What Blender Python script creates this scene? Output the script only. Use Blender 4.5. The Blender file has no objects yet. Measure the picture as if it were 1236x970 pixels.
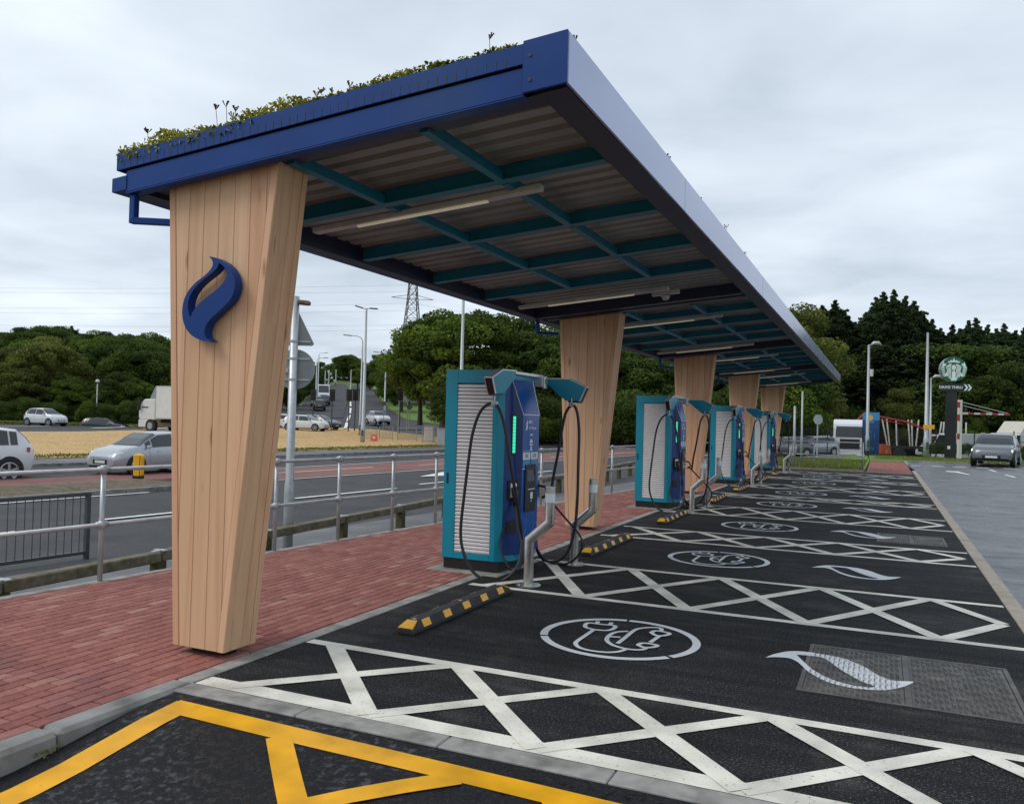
import bpy, bmesh, math, random
import numpy as np
from math import sin, cos, pi, radians
from mathutils import Vector, Matrix
random.seed(7)
SC = bpy.context.scene
COL = SC.collection
# ------------------------------------------------------------------ camera
PW, PH, FPX = 1236.0, 970.0, 995.81
YAW, PITCH, ROLL = 0.422826, 0.0203964, 0.0261738
CAM = Vector((3.905, 0.0, 1.70))
_F = Vector((-sin(YAW)*cos(PITCH), cos(YAW)*cos(PITCH), sin(PITCH)))
_R0 = Vector((cos(YAW), sin(YAW), 0)); _U0 = _R0.cross(_F)
_R = _R0*cos(ROLL) + _U0*sin(ROLL); _U = -_R0*sin(ROLL) + _U0*cos(ROLL)
cd = bpy.data.cameras.new('camera'); cam = bpy.data.objects.new('camera', cd); COL.objects.link(cam)
cd.sensor_fit = 'HORIZONTAL'; cd.sensor_width = 36; cd.lens = FPX/PW*36; cd.clip_start = .05; cd.clip_end = 3000
cam.matrix_world = Matrix(((_R.x, _U.x, -_F.x, CAM.x), (_R.y, _U.y, -_F.y, CAM.y), (_R.z, _U.z, -_F.z, CAM.z), (0, 0, 0, 1)))
SC.camera = cam
# ------------------------------------------------------------------ sky, sun, exposure
SUN_EL, SUN_ROT = radians(48), radians(228)
w = bpy.data.worlds.new('World'); SC.world = w; w.use_nodes = True
nt = w.node_tree; nt.nodes.clear()
def N(t, **k):
    n = nt.nodes.new(t)
    for a, b in k.items(): setattr(n, a, b)
    return n
def MA(op, a, b=None):
    n = N('ShaderNodeMath', operation=op)
    for i, v in enumerate((a, b)):
        if v is None: continue
        if isinstance(v, (int, float)): n.inputs[i].default_value = v
        else: nt.links.new(v, n.inputs[i])
    return n.outputs[0]
out = N('ShaderNodeOutputWorld'); bg = N('ShaderNodeBackground'); bg2 = N('ShaderNodeBackground')
sky = N('ShaderNodeTexSky', sky_type='NISHITA', sun_disc=False, sun_elevation=SUN_EL, sun_rotation=SUN_ROT)
nt.links.new(sky.outputs[0], bg.inputs[0]); bg.inputs[1].default_value = .07
tc = N('ShaderNodeTexCoord'); sx = N('ShaderNodeSeparateXYZ'); nt.links.new(tc.outputs['Generated'], sx.inputs[0])
zz = MA('ADD', MA('MAXIMUM', sx.outputs[2], 0.0), .09)
px = MA('DIVIDE', sx.outputs[0], zz); py = MA('DIVIDE', sx.outputs[1], zz)
cv = N('ShaderNodeCombineXYZ'); nt.links.new(px, cv.inputs[0]); nt.links.new(py, cv.inputs[1])
n1 = N('ShaderNodeTexNoise'); n1.inputs['Scale'].default_value = .55; n1.inputs['Detail'].default_value = 7; n1.inputs['Roughness'].default_value = .5
n2 = N('ShaderNodeTexNoise'); n2.inputs['Scale'].default_value = 1.6; n2.inputs['Detail'].default_value = 5; n2.inputs['Roughness'].default_value = .45; n2.inputs['Distortion'].default_value = .6
nt.links.new(cv.outputs[0], n1.inputs[0]); nt.links.new(cv.outputs[0], n2.inputs[0])
mixv = MA('ADD', MA('MULTIPLY', n1.outputs[0], .72), MA('MULTIPLY', n2.outputs[0], .28))
cr = N('ShaderNodeValToRGB'); nt.links.new(mixv, cr.inputs[0])
e = cr.color_ramp.elements
e[0].position = .36; e[0].color = (.40, .465, .545, 1)
e[1].position = .68; e[1].color = (.76, .84, .925, 1)
q = cr.color_ramp.elements.new(.46); q.color = (.525, .595, .675, 1)
q = cr.color_ramp.elements.new(.555); q.color = (.635, .705, .785, 1)
nt.links.new(cr.outputs[0], bg2.inputs[0]); bg2.inputs[1].default_value = 1.16
mx = N('ShaderNodeMixShader'); mx.inputs[0].default_value = .93
nt.links.new(bg.outputs[0], mx.inputs[1]); nt.links.new(bg2.outputs[0], mx.inputs[2]); nt.links.new(mx.outputs[0], out.inputs[0])
sl = bpy.data.lights.new('sun', 'SUN'); sl.energy = 1.25; sl.angle = radians(25); sl.color = (1, .96, .90)
so = bpy.data.objects.new('sun', sl); COL.objects.link(so)
sd = Vector((sin(SUN_ROT)*cos(SUN_EL), cos(SUN_ROT)*cos(SUN_EL), sin(SUN_EL)))
so.rotation_euler = (-sd).to_track_quat('-Z', 'Y').to_euler()
SC.view_settings.view_transform = 'Standard'; SC.view_settings.look = 'None'
SC.view_settings.exposure = .16; SC.view_settings.gamma = 1
# ------------------------------------------------------------------ helpers
def ray(u, v):
    return _R*((u-PW/2)/FPX) + _U*((PH/2-v)/FPX) + _F
def at(u, v, D):            # a place in the world: direction of a pixel at a given depth in metres
    return CAM + ray(u, v)*D
def gnd(u, v, z=0.0):
    d = ray(u, v); return CAM + d*((z-CAM.z)/d.z)
def onY(u, v, Y):
    d = ray(u, v); return CAM + d*((Y-CAM.y)/d.y)
RE = Vector((.08751, .99616)); RN = Vector((-.99616, .08751)); RO = Vector((-3.17, 5.0))   # road axis
def st(s, t):
    p = RO + RE*s + RN*t; return (p.x, p.y)
def smooth(a, b, x):
    x = min(1, max(0, (x-a)/(b-a))); return x*x*(3-2*x)
def tz(x, y):
    t = (x-RO.x)*RN.x + (y-RO.y)*RN.y
    z = float(np.interp(t, [.02, .35, 5, 27, 50, 900], [-.05, -.38, -.6, -.6, 0, 0]))
    dx, dy = x-CAM.x, y-CAM.y
    if t < 0: z -= 1.0*smooth(59, 66, y)
    r = math.hypot(dx, dy); ang = math.degrees(math.atan2(-dx, dy))
    if r > 95: z += .072*min(r-95, 175)*smooth(14, 24, ang)
    return z
def hit(u, v):              # first place where the view direction meets the terrain
    d = ray(u, v); D = 6.0
    while D < 600:
        p = CAM + d*D
        if p.z <= tz(p.x, p.y): return p
        D += .25 if D < 60 else .5
    return CAM + d*600
def tag(o, label=None, cat=None, group=None, kind=None):
    if label: o['label'] = label
    if cat: o['category'] = cat
    if group: o['group'] = group
    if kind: o['kind'] = kind
    return o
def thing(name, loc, rz=0, label=None, cat=None, group=None):
    o = bpy.data.objects.new(name, None); COL.objects.link(o); o.location = loc; o.rotation_euler = (0, 0, rz)
    o.empty_display_size = .2
    return tag(o, label, cat, group)
def copy_tree(o, parent=None):
    c = o.copy(); COL.objects.link(c)
    if parent: c.parent = parent; KIDS.setdefault(parent.name, []).append(c)
    for ch in list(KIDS.get(o.name, [])): copy_tree(ch, c)
    return c
KIDS = {}
class MB:
    def __init__(s): s.v = []; s.f = []; s.m = []
    def add(s, vs, fs, mi=0):
        b = len(s.v); s.v += [tuple(p) for p in vs]; s.f += [tuple(b+i for i in f) for f in fs]; s.m += [mi]*len(fs); return s
    def box(s, a, b, mi=0):
        x0, y0, z0 = a; x1, y1, z1 = b
        return s.add([(x0, y0, z0), (x1, y0, z0), (x1, y1, z0), (x0, y1, z0), (x0, y0, z1), (x1, y0, z1), (x1, y1, z1), (x0, y1, z1)],
                     [(0, 3, 2, 1), (4, 5, 6, 7), (0, 1, 5, 4), (1, 2, 6, 5), (2, 3, 7, 6), (3, 0, 4, 7)], mi)
    def prism(s, poly, f0, f1, mi=0):        # poly of (a,b); f0/f1 map (a,b) -> 3-D for both caps
        n = len(poly); A = [f0(*p) for p in poly]; B = [f1(*p) for p in poly]
        return s.add(A+B, [tuple(range(n))[::-1], tuple(range(n, 2*n))] + [(i, (i+1) % n, n+(i+1) % n, n+i) for i in range(n)], mi)
    def bar(s, p, q, wd, ht, mi=0, up=(0, 0, 1)):
        p = Vector(p); q = Vector(q); d = (q-p).normalized(); u = Vector(up)
        if abs(d.dot(u)) > .98: u = Vector((1, 0, 0))
        r = d.cross(u).normalized(); u = r.cross(d).normalized()
        c = [(-wd/2, -ht/2), (wd/2, -ht/2), (wd/2, ht/2), (-wd/2, ht/2)]
        return s.add([p+r*a+u*b for a, b in c]+[q+r*a+u*b for a, b in c], [(3, 2, 1, 0), (4, 5, 6, 7)]+[(i, (i+1) % 4, 4+(i+1) % 4, 4+i) for i in range(4)], mi)
    def tube(s, pts, r, seg=8, mi=0, caps=True):
        pts = [Vector(p) for p in pts]; n = len(pts); rs = r if isinstance(r, (list, tuple)) else [r]*n
        b = len(s.v); prev = None
        for i, p in enumerate(pts):
            d = (pts[min(i+1, n-1)]-pts[max(i-1, 0)]).normalized()
            if prev is None:
                u = Vector((0, 0, 1)) if abs(d.z) < .9 else Vector((1, 0, 0)); a = d.cross(u).normalized()
            else: a = (prev - d*prev.dot(d)).normalized()
            prev = a; c = d.cross(a)
            for k in range(seg):
                th = 2*pi*k/seg; s.v.append(tuple(p+(a*cos(th)+c*sin(th))*rs[i]))
        for i in range(n-1):
            for k in range(seg):
                s.f.append((b+i*seg+k, b+i*seg+(k+1) % seg, b+(i+1)*seg+(k+1) % seg, b+(i+1)*seg+k)); s.m.append(mi)
        if caps:
            s.f.append(tuple(b+k for k in range(seg))[::-1]); s.f.append(tuple(b+(n-1)*seg+k for k in range(seg))); s.m += [mi]*2
        return s
    def disc(s, c, axis, r, h, seg=24, mi=0, r2=None):
        c = Vector(c); ax = Vector(axis).normalized()
        return s.tube([c, c+ax*h], [r, r if r2 is None else r2], seg, mi)
    def build(s, name, mat, parent=None, world=False, smooth_=False, kind=None, label=None, bevel=0):
        me = bpy.data.meshes.new(name)
        off = Vector((0, 0, 0)) if not (world and parent) else parent.location
        vs = s.v if not off.length else [tuple(Vector(p)-off) for p in s.v]
        me.from_pydata(vs, [], s.f)
        ms = mat if isinstance(mat, (list, tuple)) else [mat]
        for m in ms: me.materials.append(m)
        if len(ms) > 1: me.polygons.foreach_set('material_index', s.m)
        if smooth_: me.polygons.foreach_set('use_smooth', [True]*len(me.polygons))
        bm = bmesh.new(); bm.from_mesh(me); bmesh.ops.recalc_face_normals(bm, faces=bm.faces)
        if bevel:
            bmesh.ops.bevel(bm, geom=[e for e in bm.edges if e.is_manifold and e.calc_face_angle(0) > .6], offset=bevel, segments=1, affect='EDGES', clamp_overlap=True)
        bm.to_mesh(me); bm.free(); me.update()
        return link(name, me, parent, kind, label)
def link(name, me, parent=None, kind=None, label=None):
    o = bpy.data.objects.new(name, me); COL.objects.link(o)
    if parent: o.parent = parent; KIDS.setdefault(parent.name, []).append(o)
    return tag(o, label, None, None, kind)
def clip_poly(poly, a, b, c):   # keep a*x+b*y<=c
    r = []
    for i in range(len(poly)):
        p, q = poly[i], poly[(i+1) % len(poly)]; dp = a*p[0]+b*p[1]-c; dq = a*q[0]+b*q[1]-c
        if dp <= 0: r.append(p)
        if dp*dq < 0:
            k = dp/(dp-dq); r.append((p[0]+(q[0]-p[0])*k, p[1]+(q[1]-p[1])*k))
    return r
def lerp(a, b, k): return a+(b-a)*k
def spline(pts, n=6):          # Catmull-Rom through 3-D (or 2-D) points
    P = [Vector(p) for p in pts]; P = [2*P[0]-P[1]]+P+[2*P[-1]-P[-2]]; o = []
    for i in range(1, len(P)-2):
        for k in range(n):
            t = k/n; a, b, c, d = P[i-1:i+3]
            o.append(.5*((2*b)+(c-a)*t+(2*a-5*b+4*c-d)*t*t+(3*b-a-3*c+d)*t**3))
    o.append(P[-2]); return o
def sheet(name, poly, mat, off, res, zf=tz, parent=None, kind='structure', coll=True):
    me = bpy.data.meshes.new(name); bm = bmesh.new()
    f = bm.faces.new([bm.verts.new((p[0], p[1], 0)) for p in poly])
    xs = [p[0] for p in poly]; ys = [p[1] for p in poly]
    for ax, lo, hi in ((0, min(xs), max(xs)), (1, min(ys), max(ys))):
        k = math.floor(lo/res)+1
        while k*res < hi:
            co = [0, 0, 0]; no = [0, 0, 0]; co[ax] = k*res; no[ax] = 1
            bmesh.ops.bisect_plane(bm, geom=bm.verts[:]+bm.edges[:]+bm.faces[:], plane_co=co, plane_no=no, dist=1e-5); k += 1
    bmesh.ops.triangulate(bm, faces=[f for f in bm.faces if len(f.verts) > 4])
    for v in bm.verts: v.co.z = zf(v.co.x, v.co.y)+off
    bmesh.ops.recalc_face_normals(bm, faces=bm.faces)
    if sum(f.normal.z for f in bm.faces) < 0: bmesh.ops.reverse_faces(bm, faces=bm.faces)
    bm.to_mesh(me); bm.free(); me.materials.append(mat)
    return link(name, me, parent, kind)
# ------------------------------------------------------------------ materials
def newmat(name):
    m = bpy.data.materials.new(name); m.use_nodes = True; t = m.node_tree; b = t.nodes['Principled BSDF']; return m, t, b
def mat(name, col, rough=.6, var=.12, scale=8, metal=0, bump=0, bscale=60, spec=None, coat=0, emit=None, dirt=None, rvar=0, detail=6):
    """col: base colour; var: brightness variation by noise; dirt: (colour, scale, lo, hi)"""
    m, t, b = newmat(name); L = t.links.new
    tc = t.nodes.new('ShaderNodeNewGeometry')
    b.inputs['Roughness'].default_value = rough; b.inputs['Metallic'].default_value = metal
    if spec is not None: b.inputs['Specular IOR Level'].default_value = spec
    if coat: b.inputs['Coat Weight'].default_value = coat; b.inputs['Coat Roughness'].default_value = .08
    n = t.nodes.new('ShaderNodeTexNoise'); n.inputs['Scale'].default_value = scale; n.inputs['Detail'].default_value = detail; L(tc.outputs['Position'], n.inputs[0])
    r = t.nodes.new('ShaderNodeValToRGB'); L(n.outputs[0], r.inputs[0]); r.color_ramp.elements[0].position = .3; r.color_ramp.elements[1].position = .7
    r.color_ramp.elements[0].color = (*[c*(1-var) for c in col], 1); r.color_ramp.elements[1].color = (*[min(1, c*(1+var)) for c in col], 1)
    last = r.outputs[0]
    if dirt:
        dc, ds, lo, hi = dirt[:4]
        n2 = t.nodes.new('ShaderNodeTexNoise'); n2.inputs['Scale'].default_value = ds; n2.inputs['Detail'].default_value = 5; L(tc.outputs['Position'], n2.inputs[0])
        r2 = t.nodes.new('ShaderNodeValToRGB'); L(n2.outputs[0], r2.inputs[0]); r2.color_ramp.elements[0].position = lo; r2.color_ramp.elements[1].position = hi
        mx = t.nodes.new('ShaderNodeMix'); mx.data_type = 'RGBA'; L(r2.outputs[0], mx.inputs[0]); L(last, mx.inputs[6]); mx.inputs[7].default_value = (*dc, 1); last = mx.outputs[2]
    L(last, b.inputs['Base Color'])
    if rvar:
        n3 = t.nodes.new('ShaderNodeTexNoise'); n3.inputs['Scale'].default_value = scale*.35; n3.inputs['Detail'].default_value = 4; L(tc.outputs['Position'], n3.inputs[0])
        mr = t.nodes.new('ShaderNodeMapRange'); mr.inputs[1].default_value = .35; mr.inputs[2].default_value = .65; mr.inputs[3].default_value = rough-rvar; mr.inputs[4].default_value = rough+rvar; L(n3.outputs[0], mr.inputs[0]); L(mr.outputs[0], b.inputs['Roughness'])
    if bump:
        n4 = t.nodes.new('ShaderNodeTexNoise'); n4.inputs['Scale'].default_value = bscale; n4.inputs['Detail'].default_value = 4; L(tc.outputs['Position'], n4.inputs[0])
        bp = t.nodes.new('ShaderNodeBump'); bp.inputs['Strength'].default_value = bump; bp.inputs['Distance'].default_value = .01; L(n4.outputs[0], bp.inputs['Height']); L(bp.outputs[0], b.inputs['Normal'])
    if emit:
        b.inputs['Emission Color'].default_value = (*emit[0], 1); b.inputs['Emission Strength'].default_value = emit[1]
    return m
def asphalt(name, col, chip, rough, wet=None, stain=None, bumps=.5, cs=260, streak=0, spec=.5, vs=.9, vamp=.25, tyre=0):
    """fine stone chippings; wet = (scale, lo, hi, wet roughness) glossy patches where water stands"""
    m, t, b = newmat(name); L = t.links.new; geo = t.nodes.new('ShaderNodeNewGeometry'); P = geo.outputs['Position']
    b.inputs['Specular IOR Level'].default_value = spec
    n = t.nodes.new('ShaderNodeTexNoise'); n.inputs['Scale'].default_value = cs; n.inputs['Detail'].default_value = 4; n.inputs['Roughness'].default_value = .75; L(P, n.inputs[0])
    r = t.nodes.new('ShaderNodeValToRGB'); L(n.outputs[0], r.inputs[0]); e = r.color_ramp.elements
    e[0].position = .40; e[0].color = (*[c*.55 for c in col], 1); e[1].position = .66; e[1].color = (*chip, 1)
    q = e.new(.545); q.color = (*col, 1)
    last = r.outputs[0]
    n2 = t.nodes.new('ShaderNodeTexNoise'); n2.inputs['Scale'].default_value = vs; n2.inputs['Detail'].default_value = 7; L(P, n2.inputs[0])
    mr = t.nodes.new('ShaderNodeMapRange'); mr.inputs[1].default_value = .3; mr.inputs[2].default_value = .7; mr.inputs[3].default_value = 1-vamp; mr.inputs[4].default_value = 1+vamp; L(n2.outputs[0], mr.inputs[0])
    hs = t.nodes.new('ShaderNodeHueSaturation'); L(last, hs.inputs['Color']); L(mr.outputs[0], hs.inputs['Value']); last = hs.outputs[0]
    if stain:
        n5 = t.nodes.new('ShaderNodeTexNoise'); n5.inputs['Scale'].default_value = stain[1]; n5.inputs['Detail'].default_value = 8; n5.inputs['Roughness'].default_value = .65; L(P, n5.inputs[0])
        r5 = t.nodes.new('ShaderNodeValToRGB'); L(n5.outputs[0], r5.inputs[0]); r5.color_ramp.elements[0].position = stain[2]; r5.color_ramp.elements[1].position = stain[3]
        r5.color_ramp.elements[1].color = (stain[4], stain[4], stain[4], 1)
        mx = t.nodes.new('ShaderNodeMix'); mx.data_type = 'RGBA'; L(r5.outputs[0], mx.inputs[0]); L(last, mx.inputs[6]); mx.inputs[7].default_value = (*stain[0], 1); last = mx.outputs[2]
    if tyre:
        mt_ = t.nodes.new('ShaderNodeMapping'); mt_.inputs['Scale'].default_value = (.45, 6.5, 1); L(P, mt_.inputs[0])
        nt_ = t.nodes.new('ShaderNodeTexNoise'); nt_.inputs['Scale'].default_value = 1; nt_.inputs['Detail'].default_value = 5; L(mt_.outputs[0], nt_.inputs[0])
        rt_ = t.nodes.new('ShaderNodeMapRange'); rt_.inputs[1].default_value = .38; rt_.inputs[2].default_value = .66; rt_.inputs[3].default_value = 1-tyre; rt_.inputs[4].default_value = 1+tyre*1.8; L(nt_.outputs[0], rt_.inputs[0])
        ht_ = t.nodes.new('ShaderNodeHueSaturation'); L(last, ht_.inputs['Color']); L(rt_.outputs[0], ht_.inputs['Value']); last = ht_.outputs[0]
    L(last, b.inputs['Base Color'])
    rr = None
    if wet:
        n3 = t.nodes.new('ShaderNodeTexNoise'); n3.inputs['Scale'].default_value = wet[0]; n3.inputs['Detail'].default_value = 8; n3.inputs['Roughness'].default_value = .62; n3.inputs['Distortion'].default_value = .3
        if streak:
            mp = t.nodes.new('ShaderNodeMapping'); mp.inputs['Scale'].default_value = (streak, 1, 1); L(P, mp.inputs[0]); L(mp.outputs[0], n3.inputs[0])
        else: L(P, n3.inputs[0])
        mr3 = t.nodes.new('ShaderNodeMapRange'); mr3.inputs[1].default_value = wet[1]; mr3.inputs[2].default_value = wet[2]; mr3.inputs[3].default_value = rough; mr3.inputs[4].default_value = wet[3]; L(n3.outputs[0], mr3.inputs[0])
        L(mr3.outputs[0], b.inputs['Roughness']); rr = mr3
    else: b.inputs['Roughness'].default_value = rough
    n4 = t.nodes.new('ShaderNodeTexNoise'); n4.inputs['Scale'].default_value = cs*.8; n4.inputs['Detail'].default_value = 2; L(P, n4.inputs[0])
    bp = t.nodes.new('ShaderNodeBump'); bp.inputs['Distance'].default_value = .004; bp.inputs['Strength'].default_value = bumps; L(n4.outputs[0], bp.inputs['Height']); L(bp.outputs[0], b.inputs['Normal'])
    if rr:
        mb = t.nodes.new('ShaderNodeMapRange'); mb.inputs[1].default_value = wet[1]; mb.inputs[2].default_value = wet[2]; mb.inputs[3].default_value = bumps; mb.inputs[4].default_value = bumps*.2; L(n3.outputs[0], mb.inputs[0]); L(mb.outputs[0], bp.inputs['Strength'])
    return m
def worn_paint(name, col, under, lo=.60, hi=.66, scale=38, rough=.55, var=.06):
    m, t, b = newmat(name); L = t.links.new; geo = t.nodes.new('ShaderNodeNewGeometry'); P = geo.outputs['Position']; b.inputs['Specular IOR Level'].default_value = .3
    n = t.nodes.new('ShaderNodeTexNoise'); n.inputs['Scale'].default_value = scale; n.inputs['Detail'].default_value = 8; n.inputs['Roughness'].default_value = .7; L(P, n.inputs[0])
    n0 = t.nodes.new('ShaderNodeTexNoise'); n0.inputs['Scale'].default_value = 3.1; n0.inputs['Detail'].default_value = 5; L(P, n0.inputs[0])
    r0 = t.nodes.new('ShaderNodeValToRGB'); L(n0.outputs[0], r0.inputs[0]); r0.color_ramp.elements[0].position = .35; r0.color_ramp.elements[1].position = .65
    r0.color_ramp.elements[0].color = (*[c*(1-var*1.6) for c in col], 1); r0.color_ramp.elements[1].color = (*[min(1, c*(1+var)) for c in col], 1)
    r = t.nodes.new('ShaderNodeValToRGB'); L(n.outputs[0], r.inputs[0]); r.color_ramp.elements[0].position = lo; r.color_ramp.elements[1].position = hi
    mx = t.nodes.new('ShaderNodeMix'); mx.data_type = 'RGBA'; L(r.outputs[0], mx.inputs[0]); L(r0.outputs[0], mx.inputs[6]); mx.inputs[7].default_value = (*under, 1); L(mx.outputs[2], b.inputs['Base Color'])
    b.inputs['Roughness'].default_value = rough
    n4 = t.nodes.new('ShaderNodeTexNoise'); n4.inputs['Scale'].default_value = 190; L(P, n4.inputs[0])
    bp = t.nodes.new('ShaderNodeBump'); bp.inputs['Distance'].default_value = .003; bp.inputs['Strength'].default_value = .35; L(n4.outputs[0], bp.inputs['Height']); L(bp.outputs[0], b.inputs['Normal'])
    return m
def brickmat():
    m, t, b = newmat('red_block'); L = t.links.new; geo = t.nodes.new('ShaderNodeNewGeometry'); P = geo.outputs['Position']
    a = t.nodes.new('ShaderNodeAttribute'); a.attribute_name = 'rnd'; oi = t.nodes.new('ShaderNodeObjectInfo')
    ad = t.nodes.new('ShaderNodeMath'); ad.operation = 'ADD'; L(a.outputs['Fac'], ad.inputs[0]); L(oi.outputs['Random'], ad.inputs[1])
    fr = t.nodes.new('ShaderNodeMath'); fr.operation = 'FRACT'; L(ad.outputs[0], fr.inputs[0])
    r = t.nodes.new('ShaderNodeValToRGB'); L(fr.outputs[0], r.inputs[0]); e = r.color_ramp.elements
    e[0].position = 0; e[0].color = (.245, .084, .068, 1); e[1].position = 1; e[1].color = (.38, .190, .155, 1); q = e.new(.55); q.color = (.300, .112, .090, 1); q = e.new(.92); q.color = (.335, .138, .112, 1)
    n = t.nodes.new('ShaderNodeTexNoise'); n.inputs['Scale'].default_value = 22; n.inputs['Detail'].default_value = 8; L(P, n.inputs[0])
    mr = t.nodes.new('ShaderNodeMapRange'); mr.inputs[1].default_value = .3; mr.inputs[2].default_value = .7; mr.inputs[3].default_value = .84; mr.inputs[4].default_value = 1.16; L(n.outputs[0], mr.inputs[0])
    hs = t.nodes.new('ShaderNodeHueSaturation'); L(r.outputs[0], hs.inputs['Color']); L(mr.outputs[0], hs.inputs['Value'])
    # damp patches: darker, richer blocks
    n2 = t.nodes.new('ShaderNodeTexNoise'); n2.inputs['Scale'].default_value = 1.05; n2.inputs['Detail'].default_value = 6; n2.inputs['Roughness'].default_value = .55; L(P, n2.inputs[0])
    sp = t.nodes.new('ShaderNodeSeparateXYZ'); L(P, sp.inputs[0])
    g = t.nodes.new('ShaderNodeMapRange'); g.inputs[1].default_value = 4.6; g.inputs[2].default_value = 2.4; g.inputs[3].default_value = -.12; g.inputs[4].default_value = .17; L(sp.outputs[1], g.inputs[0])
    s = t.nodes.new('ShaderNodeMath'); s.operation = 'ADD'; L(n2.outputs[0], s.inputs[0]); L(g.outputs[0], s.inputs[1])
    r2 = t.nodes.new('ShaderNodeValToRGB'); L(s.outputs[0], r2.inputs[0]); r2.color_ramp.elements[0].position = .47; r2.color_ramp.elements[1].position = .62
    mx = t.nodes.new('ShaderNodeMix'); mx.data_type = 'RGBA'; mx.blend_type = 'MULTIPLY'; L(r2.outputs[0], mx.inputs[0]); L(hs.outputs[0], mx.inputs[6]); mx.inputs[7].default_value = (.70, .56, .56, 1)
    L(mx.outputs[2], b.inputs['Base Color'])
    mr2 = t.nodes.new('ShaderNodeMapRange'); b.inputs['Specular IOR Level'].default_value = .28; mr2.inputs[3].default_value = .80; mr2.inputs[4].default_value = .50; L(r2.outputs[0], mr2.inputs[0]); L(mr2.outputs[0], b.inputs['Roughness'])
    n4 = t.nodes.new('ShaderNodeTexNoise'); n4.inputs['Scale'].default_value = 160; n4.inputs['Detail'].default_value = 4; L(P, n4.inputs[0])
    bp = t.nodes.new('ShaderNodeBump'); bp.inputs['Distance'].default_value = .003; bp.inputs['Strength'].default_value = .4; L(n4.outputs[0], bp.inputs['Height']); L(bp.outputs[0], b.inputs['Normal'])
    return m
def woodmat():
    m, t, b = newmat('larch_cladding'); L = t.links.new
    tc = t.nodes.new('ShaderNodeTexCoord'); oi = t.nodes.new('ShaderNodeObjectInfo')
    mp = t.nodes.new('ShaderNodeMapping'); L(tc.outputs['Object'], mp.inputs[0]); mp.inputs['Scale'].default_value = (14, 14, .55)
    cb = t.nodes.new('ShaderNodeCombineXYZ'); ml = t.nodes.new('ShaderNodeMath'); ml.operation = 'MULTIPLY'; L(oi.outputs['Random'], ml.inputs[0]); ml.inputs[1].default_value = 90
    for i in range(3): L(ml.outputs[0], cb.inputs[i])
    L(cb.outputs[0], mp.inputs['Location'])
    n = t.nodes.new('ShaderNodeTexNoise'); n.inputs['Scale'].default_value = 1; n.inputs['Detail'].default_value = 7; n.inputs['Roughness'].default_value = .55; n.inputs['Distortion'].default_value = .6; L(mp.outputs[0], n.inputs[0])
    r = t.nodes.new('ShaderNodeValToRGB'); L(n.outputs[0], r.inputs[0]); e = r.color_ramp.elements
    e[0].position = .20; e[0].color = (.53, .315, .185, 1); e[1].position = .80; e[1].color = (.75, .520, .335, 1); q = e.new(.50); q.color = (.68, .440, .275, 1)
    # board-to-board tone
    r3 = t.nodes.new('ShaderNodeValToRGB'); L(oi.outputs['Random'], r3.inputs[0]); e = r3.color_ramp.elements
    e[0].color = (.80, .70, .64, 1); e[1].color = (1.0, 1.0, 1.0, 1); q = e.new(.3); q.color = (1.0, .86, .80, 1); q = e.new(.55); q.color = (.90, .86, .78, 1); q = e.new(.78); q.color = (1.0, .93, .88, 1)
    mx = t.nodes.new('ShaderNodeMix'); mx.data_type = 'RGBA'; mx.blend_type = 'MULTIPLY'; mx.inputs[0].default_value = 1; L(r.outputs[0], mx.inputs[6]); L(r3.outputs[0], mx.inputs[7])
    # knots
    mp2 = t.nodes.new('ShaderNodeMapping'); L(tc.outputs['Object'], mp2.inputs[0]); mp2.inputs['Scale'].default_value = (9, 9, 2.2); L(cb.outputs[0], mp2.inputs['Location'])
    vo = t.nodes.new('ShaderNodeTexVoronoi'); vo.inputs['Scale'].default_value = .62; L(mp2.outputs[0], vo.inputs[0])
    r4 = t.nodes.new('ShaderNodeValToRGB'); L(vo.outputs['Distance'], r4.inputs[0]); r4.color_ramp.elements[0].position = .045; r4.color_ramp.elements[0].color = (.55, .42, .34, 1); r4.color_ramp.elements[1].position = .13; r4.color_ramp.elements[1].color = (1, 1, 1, 1)
    mx2 = t.nodes.new('ShaderNodeMix'); mx2.data_type = 'RGBA'; mx2.blend_type = 'MULTIPLY'; mx2.inputs[0].default_value = 1; L(mx.outputs[2], mx2.inputs[6]); L(r4.outputs[0], mx2.inputs[7])
    L(mx2.outputs[2], b.inputs['Base Color']); b.inputs['Roughness'].default_value = .62
    bp = t.nodes.new('ShaderNodeBump'); bp.inputs['Distance'].default_value = .004; bp.inputs['Strength'].default_value = .25; L(n.outputs[0], bp.inputs['Height']); L(bp.outputs[0], b.inputs['Normal'])
    return m
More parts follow.
